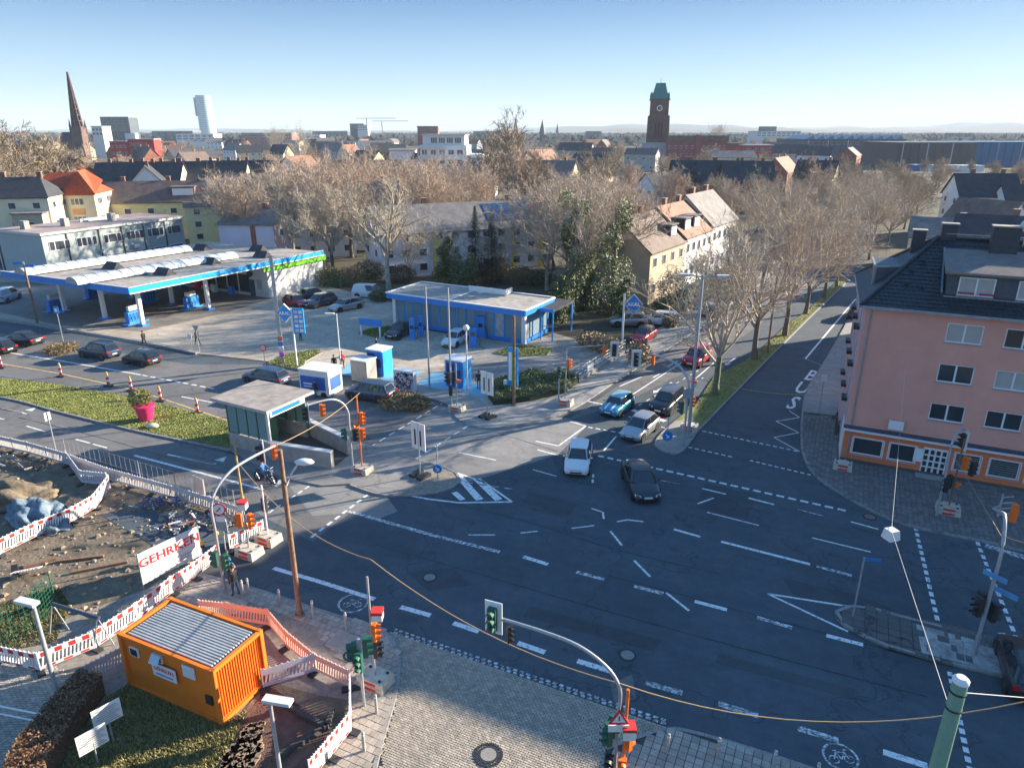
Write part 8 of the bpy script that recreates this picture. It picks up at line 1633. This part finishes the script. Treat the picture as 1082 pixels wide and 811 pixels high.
m_dkblock = M('m_dark_block', (.07, .10, .12), .6, .2, .2); m_indblue = M('m_hall_blue', (.03, .15, .28), .7, .05, .05); m_indgrey = M('m_hall_grey', (.08, .11, .14), .8, .1, .05); m_indbrown = M('m_hall_brown', (.08, .075, .08), .8, .15, .05)
slabb('black glazed office block right of the dark church spire', 108, 800, 30, 20, 124, m_dkblock, 4, 7); slabb('pale low block just left of the black office block', 97, 640, 9, 14, 134, m_lightgrey, 2, 3)
# round glass tower
c = gx(214, 1700); t = T('glass_tower', 'tall round pale green glass tower with a square slab on its upper half', 'tower', tuple(c)); q = MB(); hT = P3(218, 101, 1700).z; m_gt = M('m_tower_glass', (.42, .60, .60), .3, .08, .1); Rr = 17
q.tube([(13, 0, 0), (12, 0, hT * .33), (11, 0, hT * .72), (11, 0, hT)], [Rr * 1.1, Rr, Rr * .95, Rr * .95], 28, 0); q.build('shaft', m_gt, t); q = MB(); q.prism([(-7, -9), (10, -9), (10, 9), (-7, 9)], hT * .55, hT * .95); q.build('upper_slab', M('m_tower_slab', (.30, .42, .44), .5, .1, .1), t)
for i in range(20): z = hT * (i + 1) / 21; x = 13 - 2 * min(1, z / hT / .8); q = MB(); q.tube([(x, 0, z), (x, 0, z + .9)], (Rr * 1.1 - Rr * .15 * min(1, z / hT / .6)) + .25, 28); q.build('floor_band', m_white, t)
# openwork spire
c = gx(83, 520); hS = P3(76, 76, 520).z; t = T('church', 'dark brown openwork church spire with low nave, far left', 'church', tuple(c)); m_sp = M('m_spire', (.09, .06, .055), .9, .3, .3); m_sp2 = M('m_spire_stone', (.15, .095, .08), .9, .3, .4)
q = MB(); q.box((0, 0, 0), (7.4, 7.4, 24)); q.build('tower', m_sp2, t)
tip_ = Vector((0, 0, hS))
for i in range(8):
    a = 2 * pi * i / 8; q = MB(); q.beam((3.5 * math.cos(a), 3.5 * math.sin(a), 23), tip_, .9, .9); q.build('spire_rib', m_sp, t)
q = MB(); q.tube([(0, 0, 24), tuple(tip_ * 1.0)], [2.8, .1], 8, 0, False, False); q.build('spire', m_sp, t)
for i in range(9): f = i / 9; z = 24 + (hS - 24) * f; cc_ = Vector((0, 0, 23)).lerp(tip_, f); q = MB(); q.tube([(cc_.x, 0, z), (cc_.x, 0, z + .7)], 3.7 * (1 - f) + .2, 8, 0, True, False); q.build('spire_band', m_sp2, t)
for sx_, sy_ in ((-1, -1), (1, -1), (1, 1), (-1, 1)): q = MB(); q.tube([(sx_ * 3.4, sy_ * 3.4, 20), (sx_ * 3.4, sy_ * 3.4, 25), (sx_ * 3.3, sy_ * 3.3, 30)], [.8, .7, .05], 6); q.build('pinnacle', m_sp, t)
q = MB(); q.prism([(-12, -4), (-3, -4), (-3, 6), (-12, 6)], 0, 16); q.build('nave', m_sp2, t); q = MB(); q.add([(-12.4, -4.6, 16), (-2.8, -4.6, 16), (-2.8, 6.6, 16), (-12.4, 6.6, 16), (-12.4, 1, 21), (-2.8, 1, 21)], [(0, 1, 5, 4), (2, 3, 4, 5), (0, 4, 3), (1, 2, 5)]); q.build('nave_roof', RD, t)
# clock tower church
c = gx(695, 470); t = T('church', 'brick church tower with clock and green copper cap', 'church', tuple(c), R(-8)); hC = P3(694, 88, 470).z; m_cb = M('m_church_brick', (.155, .085, .07), .9, .3, .3); m_cop = M('m_copper_green', (.04, .22, .20), .6, .15, .3); w0 = 11.5; s1 = hC - 11
q = MB(); q.box((0, 0, 0), (w0 + 2.2, w0 + 2.2, s1 * .42), 0, 0, .96); q.box((0, 0, s1 * .42), (w0 + 1, w0 + 1, s1 * .36), 0, 0, .97); q.box((0, 0, s1 * .78), (w0 - .4, w0 - .4, s1 * .26), 0, 0, .98); q.build('tower', m_cb, t)
for sx_, sy_ in ((-1, -1), (1, -1), (1, 1), (-1, 1)): q = MB(); q.box((sx_ * w0 * .5, sy_ * w0 * .5, 0), (2.0, 2.0, s1 * .8), 0, 0, .7); q.build('buttress', m_cb, t)
q = MB(); q.box((0, 0, s1 * 1.04), (w0 - 1.2, w0 - 1.2, hC - s1 * 1.04), 0, 0, .54); q.build('copper_cap', m_cop, t); q = MB(); q.box((0, 0, s1 * 1.03), (w0 + .6, w0 + .6, .8)); q.build('cornice', m_cb, t)
for sx_, sy_ in ((-1, -1), (1, -1), (1, 1), (-1, 1)): q = MB(); q.tube([(sx_ * 5.2, sy_ * 5.2, s1 * 1.04), (sx_ * 5.2, sy_ * 5.2, s1 * 1.04 + 3), (sx_ * 5.2, sy_ * 5.2, s1 * 1.04 + 4.6)], [.8, .8, .05], 6); q.build('corner_turret', m_cop, t)
for x in (-1.9, 0, 1.9): q = MB(); q.box((x, -w0 / 2 - .55, s1 * .47), (.9, .6, s1 * .22)); q.build('lancet', m_dark, t)
q = MB(); q.box((0, -w0 / 2 - .3, s1 * .86 - 2), (3.6, .3, .2)); q.build('ledge', m_sp2, t)
q = MB(); q.disc((0, -w0 / 2 + .1, s1 * .91), (0, -1, 0), 1.75, 22, 0, .6); ck = q.build('clock_face', m_whiterefl, t); q = MB(); q.disc((0, -w0 / 2 - .12, s1 * .91), (0, -1, 0), 1.2, 22, 0, .2); q.build('clock_dial', m_cb, ck); q = MB(); q.beam((0, -w0 / 2 - .3, s1 * .91), (.2, -w0 / 2 - .3, s1 * .91 + 1.3), .15, .15); q.beam((0, -w0 / 2 - .3, s1 * .91), (.8, -w0 / 2 - .3, s1 * .91 - .3), .15, .15); q.build('clock_hand', m_whiterefl, ck)
q = MB(); q.prism([(-9, -8), (9, -8), (9, 14), (-9, 14)], 0, 15); q.build('porch', M('m_church_pale', (.34, .36, .40), .8, .1, .2), t); q = MB(); q.tube([(0, 0, hC), (0, 0, hC + 3)], .12, 5); q.build('cross', m_dark, t)
c = gx(706, 455); t = T('school_building', 'long red brick building with dark roof right of the clock tower', 'building', tuple(c), R(-6)); m_rb = M('m_red_brick_far', (.34, .09, .075), .9, .15, .2); q = MB(); q.prism([(0, 0), (36, 0), (36, 14), (0, 14)], 0, 15.5); q.prism([(36, 0), (46, 0), (46, 12), (36, 12)], 0, 12); q.build('wall', m_rb, t); q = MB(); q.prism([(-.5, -.5), (17, -.5), (17, 14), (-.5, 14)], 15.5, 19.2); q.prism([(20, -.5), (36.5, -.5), (36.5, 14), (20, 14)], 15.5, 19.2); q.prism([(35, 0), (46, 0), (46, 12), (35, 12)], 12, 15); q.build('roof', RB, t); q = MB(); q.prism([(17, -.8), (20, -.8), (20, 2), (17, 2)], 0, 19.6); q.build('stair_tower', m_rb, t); facade_windows(t, (0, -.05, 0), 0, 17, (7, 11.5), 5, 1.6, 1.8); facade_windows(t, (20, -.05, 0), 0, 16, (7, 11.5), 5, 1.6, 1.8)
slabb('red cube house right of the long brick building', 790, 430, 16, 12, 154, M('m_redcube', (.48, .05, .05), .9, .05), 2, 4)
# industry
slabb('blue clad factory hall at the far right', 1030, 480, 80, 50, 151, m_indblue, 0, roofm=m_indblue); slabb('brown clad factory hall left of the blue one', 953, 450, 47, 50, 151.5, m_indbrown, 0, roofm=m_indgrey); slabb('long grey factory hall with glazed roof', 852, 560, 76, 60, 148, m_indgrey, 1, 24, roofm=m_indgrey)
t = T('factory_roof', 'sawtooth glazed roof on the long grey factory hall', 'roof', tuple(gx(853, 562) + Vector((0, 0, P3(860, 148, 560).z + .6)))); 
for i in range(10): q = MB(); q.add([(i * 7.4, 0, 0), (i * 7.4 + 6.8, 0, 0), (i * 7.4 + 6.8, 40, 0), (i * 7.4, 40, 0), (i * 7.4 + 5, 0, 2.6), (i * 7.4 + 5, 40, 2.6)], [(0, 1, 4), (0, 4, 5, 3), (1, 2, 5, 4), (2, 3, 5)]); q.build('roof_light', M('m_sawtooth', (.14, .20, .26), .3, .1, .1), t)
slabb('hazy grey office block beyond the blue factory hall', 1008, 1300, 35, 25, 141, m_indgrey, 3, 8); slabb('stepped pale stadium like block right of the brick building', 800, 1100, 65, 40, 139, m_lightgrey, 2, 9); slabb('small upper block on the stepped pale building', 806, 1110, 20, 20, 134, m_indgrey, 2, 4)
for i, (px_, Y, w, d_, tp, mt) in enumerate(((370, 1200, 22, 20, 131, m_dkblock), (378, 1180, 16, 16, 133, m_lightgrey), (441, 620, 17, 12, 134, M('m_redflat', (.36, .12, .1), .9, .1)), (600, 1500, 90, 40, 143, m_indblue), (560, 1600, 60, 40, 145, m_lightgrey), (640, 1400, 100, 50, 144, m_lightgrey), (620, 1300, 25, 20, 139, m_indgrey), (760, 1500, 60, 40, 142, m_indgrey), (545, 1250, 60, 30, 147, m_lightgrey), (700, 1450, 60, 30, 146, m_lightgrey), (500, 1500, 60, 30, 139, m_dkblock), (330, 1500, 70, 30, 139, m_dkblock), (255, 900, 60, 30, 141, M('m_orangeflat', (.40, .22, .16), .9, .1)), (290, 1000, 60, 30, 143, m_whitew), (160, 1100, 60, 30, 139, m_dkblock), (185, 1000, 50, 30, 142, m_whitew))):
    slabb('small distant block on the skyline, %s in the far row' % ORD[i] if i > 2 else ('dark block on the skyline beside the cranes', 'pale block right of the dark skyline block', 'low red brown block left of the modern white one')[i], px_, Y, w, d_, tp, mt, 2, 6)
# cranes, small spires
for px_, Y, tp, jb, lb in ((388, 1400, 125, 55, 'left thin tower crane on the skyline'), (404, 1400, 128, 50, 'right thin tower crane on the skyline')):
    c = gx(px_, Y); h = P3(px_, tp, Y).z; t = T('tower_crane', lb, 'crane', tuple(c)); q = MB(); q.box((0, 0, 0), (1.6, 1.6, h)); q.build('mast', m_galv, t); q = MB(); q.beam((-jb * .35, 0, h), (jb, 0, h), 1.0, 1.0); q.build('jib', m_galv, t)
for i, (px_, Y, tp, lb) in enumerate(((545, 1000, 124, 'small distant church spire left of the two near the white roofs'), (573, 1100, 126, 'thin distant dark church spire right of the skyline trees'), (589, 2000, 130, 'tiny faint spire between the church spire and the clock tower'))):
    c = gx(px_, Y); h = P3(px_, tp, Y).z; t = T('church_spire', lb, 'church', tuple(c)); q = MB(); q.box((0, 0, 0), (7, 7, h * .45)); q.build('tower', m_sp2, t); q = MB(); q.tube([(0, 0, h * .45), (0, 0, h)], [5, .1], 8, 0, False, False); q.build('spire', m_dkblock, t)
# ---- scattered town and trees, kept clear of streets and the built houses
BINS = [(0, 150, 'under the dark openwork spire'), (150, 290, 'under the round glass tower'), (290, 520, 'around the modern white block'), (520, 690, 'left of the clock tower'), (690, 860, 'right of the clock tower'), (860, 1200, 'before the long factory halls')]
def binname(px_):
    for a, b, n in BINS:
        if px_ < b: return n
    return BINS[-1][2]
rnd = random.Random(42); occ = [(o.location.x, o.location.y, 14 if o.location.y < 260 else 22) for o in S.objects if o.parent is None and o.get('category') in ('house', 'building', 'church', 'tower') and o.location.y > 60]
occ_t = [(o.location.x, o.location.y, 3.5) for o in S.objects if o.parent is None and o.get('category') == 'tree']
cand = []
Y = 215.0
while Y < 1300:
    step = 30 * (Y / 220) ** .75; x = -Y * .80
    while x < Y * .80:
        xx = x + rnd.uniform(-.3, .3) * step; yy = Y + rnd.uniform(-.3, .3) * step; px_ = 541 + xx / (yy * math.cos(PITCH) + HC * math.sin(PITCH)) * F_PX
        pr = .62 if px_ < 560 else (.34 if px_ < 840 else .10)
        if rnd.random() < pr and all((xx - a) ** 2 + (yy - b) ** 2 > r_ * r_ for a, b, r_ in occ): cand.append((px_, xx, yy)); occ.append((xx, yy, 15))
        x += step
    Y += step * .95
cnt = {}; 
WALLS = [('cream', m_cream), ('white', m_whitew), ('beige', m_beige), ('grey', m_greyw), ('brick', m_brickw)]; ROOFS = [('dark', RD), ('brown', RB), ('orange', RO), ('grey', RG)]
protoH = {}
for px_, xx, yy in sorted(cand, key=lambda c: c[2]):
    if not -40 < px_ < 1120: continue
    bn = binname(px_); k = cnt.get(bn, 0); cnt[bn] = k + 1
    wn_, wm = rnd.choice(WALLS); rn_, rm_ = rnd.choice(ROOFS); L = rnd.choice((12, 18, 26)); key = (wn_, rn_, L)
    lab = '%s walled house with %s roof %s, %s nearest of those' % (wn_, rn_, bn, ORD[k] if k < 24 else 'far back, number %d' % (k + 1))
    if k >= 24: lab = '%s walled house with %s roof among the farthest roofs %s' % (wn_, rn_, bn)
    az = R(rnd.choice((-25, 60, 5, -40, 20)))
    if key in protoH: copy_tree(protoH[key], None, lab, (xx, yy, 0), az)
    else: protoH[key] = house('house', lab, Vector((xx, yy, 0)), 0, az, L, 10, rnd.uniform(7, 9.5), rnd.uniform(11.5, 14), wm, rm_, (L // 4, 2), chim=1 + (L > 14), group='roofs of the distant town')
# trees of the distant town
cand = []; Y = 160.0
while Y < 1000:
    step = 15 * (Y / 180) ** .9; x = -Y * .80
    while x < Y * .80:
        xx = x + rnd.uniform(-.45, .45) * step; yy = Y + rnd.uniform(-.45, .45) * step; px_ = 541 + xx / (yy * math.cos(PITCH) + HC * math.sin(PITCH)) * F_PX
        pr = (.30 if px_ < 560 else (.62 if px_ < 820 else .95)) * (1.0 if Y > 200 else .5)
        if 20 < px_ < 240 and yy < 205: pr = 0
        if 430 < px_ < 520 and yy < 300: pr *= .5
        if px_ > 830 and yy > 430: pr = 0
        if rnd.random() < pr and all((xx - a) ** 2 + (yy - b) ** 2 > (r_ * .62) ** 2 for a, b, r_ in occ) and all((xx - a) ** 2 + (yy - b) ** 2 > 36 for a, b, r_ in occ_t):
            # keep the avenue free
            s_ = (xx - 23.2) * math.sin(A2) - (yy - 45.1) * math.cos(A2)
            if -26 < s_ < 2 and yy < 260: pass
            elif -70 < px_ < 1160: cand.append((px_, xx, yy)); occ_t.append((xx, yy, 3))
        x += step
    Y += step * .9
cand.sort(key=lambda c: c[2]); thick = {}; ntree = sum(1 for o in S.objects if o.get('category') == 'tree'); lim = 298 - ntree; cnt = {}
for c_ in cand[:lim]: thick.setdefault(binname(c_[0]), []).append(c_)
thick = {k: sorted(c_[0] for c_ in v[24:]) for k, v in thick.items()}
for px_, xx, yy in cand[:lim]:
    bn = binname(px_); k = cnt.get(bn, 0); cnt[bn] = k + 1; kk = rnd.choice(('far1', 'far2', 'far3')) if px_ > 560 else rnd.choice(('far2', 'far3', 'far1'))
    word = {'far1': 'tan', 'far2': 'brown', 'far3': 'pinkish'}[kk]
    lab = 'bare %s tree %s, %s nearest of the scattered trees there' % (word, bn, ORD[k]) if k < 24 else 'bare %s tree, %s from left in the far wood %s' % (word, ORD[min(23, thick[bn].index(px_))], bn)
    tree(kk, (xx, yy, 0), lab, rnd.uniform(0, 6.28), rnd.uniform(.6, .92) if px_ < 560 else (rnd.uniform(.65, .9) if px_ < 830 else rnd.uniform(.45, .62)), 'bare trees scattered through the distant town')
for px_, Y, s_, lb in ((287, 620, 1.0, 'slim poplar, left of the close pair on the skyline'), (293, 625, 1.0, 'slim poplar, right of the close pair on the skyline'), (319, 480, 1.0, 'tall slim poplar standing alone above the roofs'), (757, 760, 1.1, 'slim poplar left of the pair by the brick building'), (762, 765, 1.1, 'slim poplar right of the pair by the brick building')):
    tree('poplar', gx(px_, Y), lb, None, s_, None)
for px_, Y, k, s_, lb in ((22, 215, 'far1', 1.6, 'huge bare tree rising above the skyline, left of the pair at the far left'), (52, 225, 'far2', 1.55, 'huge bare tree rising above the skyline, right of the pair at the far left'), (2, 200, 'far2', 1.4, 'large bare tree at the left picture edge above the roofs'), (70, 240, 'far1', 1.2, 'large bare tree beneath the openwork spire'), (536, 240, 'far1', 1.65, 'tall bare tree rising above the skyline right of the modern block'), (548, 225, 'far3', 1.2, 'broad bare tree below the tall skyline tree'), (568, 230, 'far1', 1.05, 'broad bare tree right of the tall skyline tree'), (520, 215, 'far1', 1.1, 'broad bare tree left of the tall skyline tree')):
    tree(k, gx(px_, Y), lb, None, s_, None)
# far-off wood that reads as one mass
rest = cand[lim:]; q = MB(); rnd2 = random.Random(9)
for px_, xx, yy in rest:
    R_ = rnd2.uniform(4, 7); H_ = rnd2.uniform(10, 15)
    for i in range(70):
        v = Vector((rnd2.gauss(0, 1), rnd2.gauss(0, 1), rnd2.gauss(0, 1))).normalized() * rnd2.uniform(.5, 1); p = Vector((xx + v.x * R_, yy + v.y * R_, H_ * .6 + v.z * H_ * .4)); a = Vector((rnd2.gauss(0, 1), rnd2.gauss(0, 1), abs(rnd2.gauss(0, 1)) + .5)).normalized(); b = a.orthogonal().normalized() * .25; l = rnd2.uniform(1, 2.4); q.add([p - b, p + b, p + a * l], [(0, 1, 2)], rnd2.randrange(3))
Y = 1000
while Y < 3600:
    n = int(40 + Y * .05)
    for i in range(n):
        xx = rnd2.uniform(-.8, .8) * Y; yy = Y + rnd2.uniform(-60, 60)
        if xx > .3 * Y and yy < 1150: continue
        for j in range(12): p = Vector((xx + rnd2.gauss(0, 14), yy + rnd2.gauss(0, 8), rnd2.uniform(1, 11))); w = rnd2.uniform(2, 5); q.add([p - Vector((w, 0, 0)), p + Vector((w, 0, 0)), p + Vector((rnd2.uniform(-1, 1) * w, 0, rnd2.uniform(3, 7)))], [(0, 1, 2)], rnd2.randrange(3))
    Y *= 1.09
q.build('far_wood', [m_twig[0], m_twig[1], M('m_far_evergreen', (.07, .08, .05), .95, .2, .1)], None, kind='stuff', label='far bare woodland between the distant roofs up to the hills', cat='wood')
# far hills
m_hill = M('m_hills', (.10, .11, .08), .95, .3, .004, rgb2=(.17, .15, .11))
for k, (Yh, h0, ph) in enumerate(((4200, 50, .3), (6200, 95, 1.7), (8500, 135, 2.6))):
    q = MB(); n = 90; vs = []
    for i in range(n + 1):
        x = -Yh * .95 + Yh * 1.9 * i / n; f = .55 + .2 * math.sin(i * .23 + ph) + .12 * math.sin(i * .61 + ph * 2) + .06 * math.sin(i * 1.7); f *= .42 if x < 0 else 1.0 if x > Yh * .15 else .42 + .58 * x / (Yh * .15)
        vs += [(x, Yh, -1), (x, Yh + 500, h0 * f), (x, Yh + 2200, -1)]
    q.add(vs, [(3 * i, 3 * i + 3, 3 * i + 4, 3 * i + 1) for i in range(n)] + [(3 * i + 1, 3 * i + 4, 3 * i + 5, 3 * i + 2) for i in range(n)], 0, True); q.build('hills', m_hill, kind='structure')
# pale trucks and trains in the far yard
for i, (px_, Y, L, m_) in enumerate(((975, 430, 10, m_letters_b), (984, 425, 18, m_white), (1025, 420, 12, m_white))): c = gx(px_, Y); t = T('warehouse', ('small blue shed in the far yard', 'long pale low shed in the far yard', 'white low shed at the right of the far yard')[i], 'shed', tuple(c), R(-5)); q = MB(); q.prism([(0, 0), (L, 0), (L, 10), (0, 10)], 0, 3); q.build('wall', m_, t); q = MB(); q.prism([(-.3, -.3), (L + .3, -.3), (L + .3, 10.3), (-.3, 10.3)], 3, 3.3); q.build('roof', m_white, t)
# ================================================================= HAZE
hz = bpy.data.materials.new('m_haze'); hz.use_nodes = True; n_ = hz.node_tree; n_.nodes.clear(); pvn = n_.nodes.new('ShaderNodeVolumePrincipled'); pvn.inputs['Color'].default_value = (.72, .86, 1.0, 1); pvn.inputs['Density'].default_value = .00011; ou = n_.nodes.new('ShaderNodeOutputMaterial'); n_.links.new(pvn.outputs[0], ou.inputs['Volume'])
q = MB(); x, y0, y1, z0, z1 = 9500, -400, 14500, -2, 240; q.add([(-x, y0, z0), (x, y0, z0), (x, y1, z0), (-x, y1, z0), (-x, y0, z1), (x, y0, z1), (x, y1, z1), (-x, y1, z1)], [(3, 2, 1, 0), (4, 5, 6, 7), (0, 1, 5, 4), (1, 2, 6, 5), (2, 3, 7, 6), (3, 0, 4, 7)]); q.build('haze', hz, None, kind='stuff', label='pale blue winter haze lying over the whole town', cat='haze')
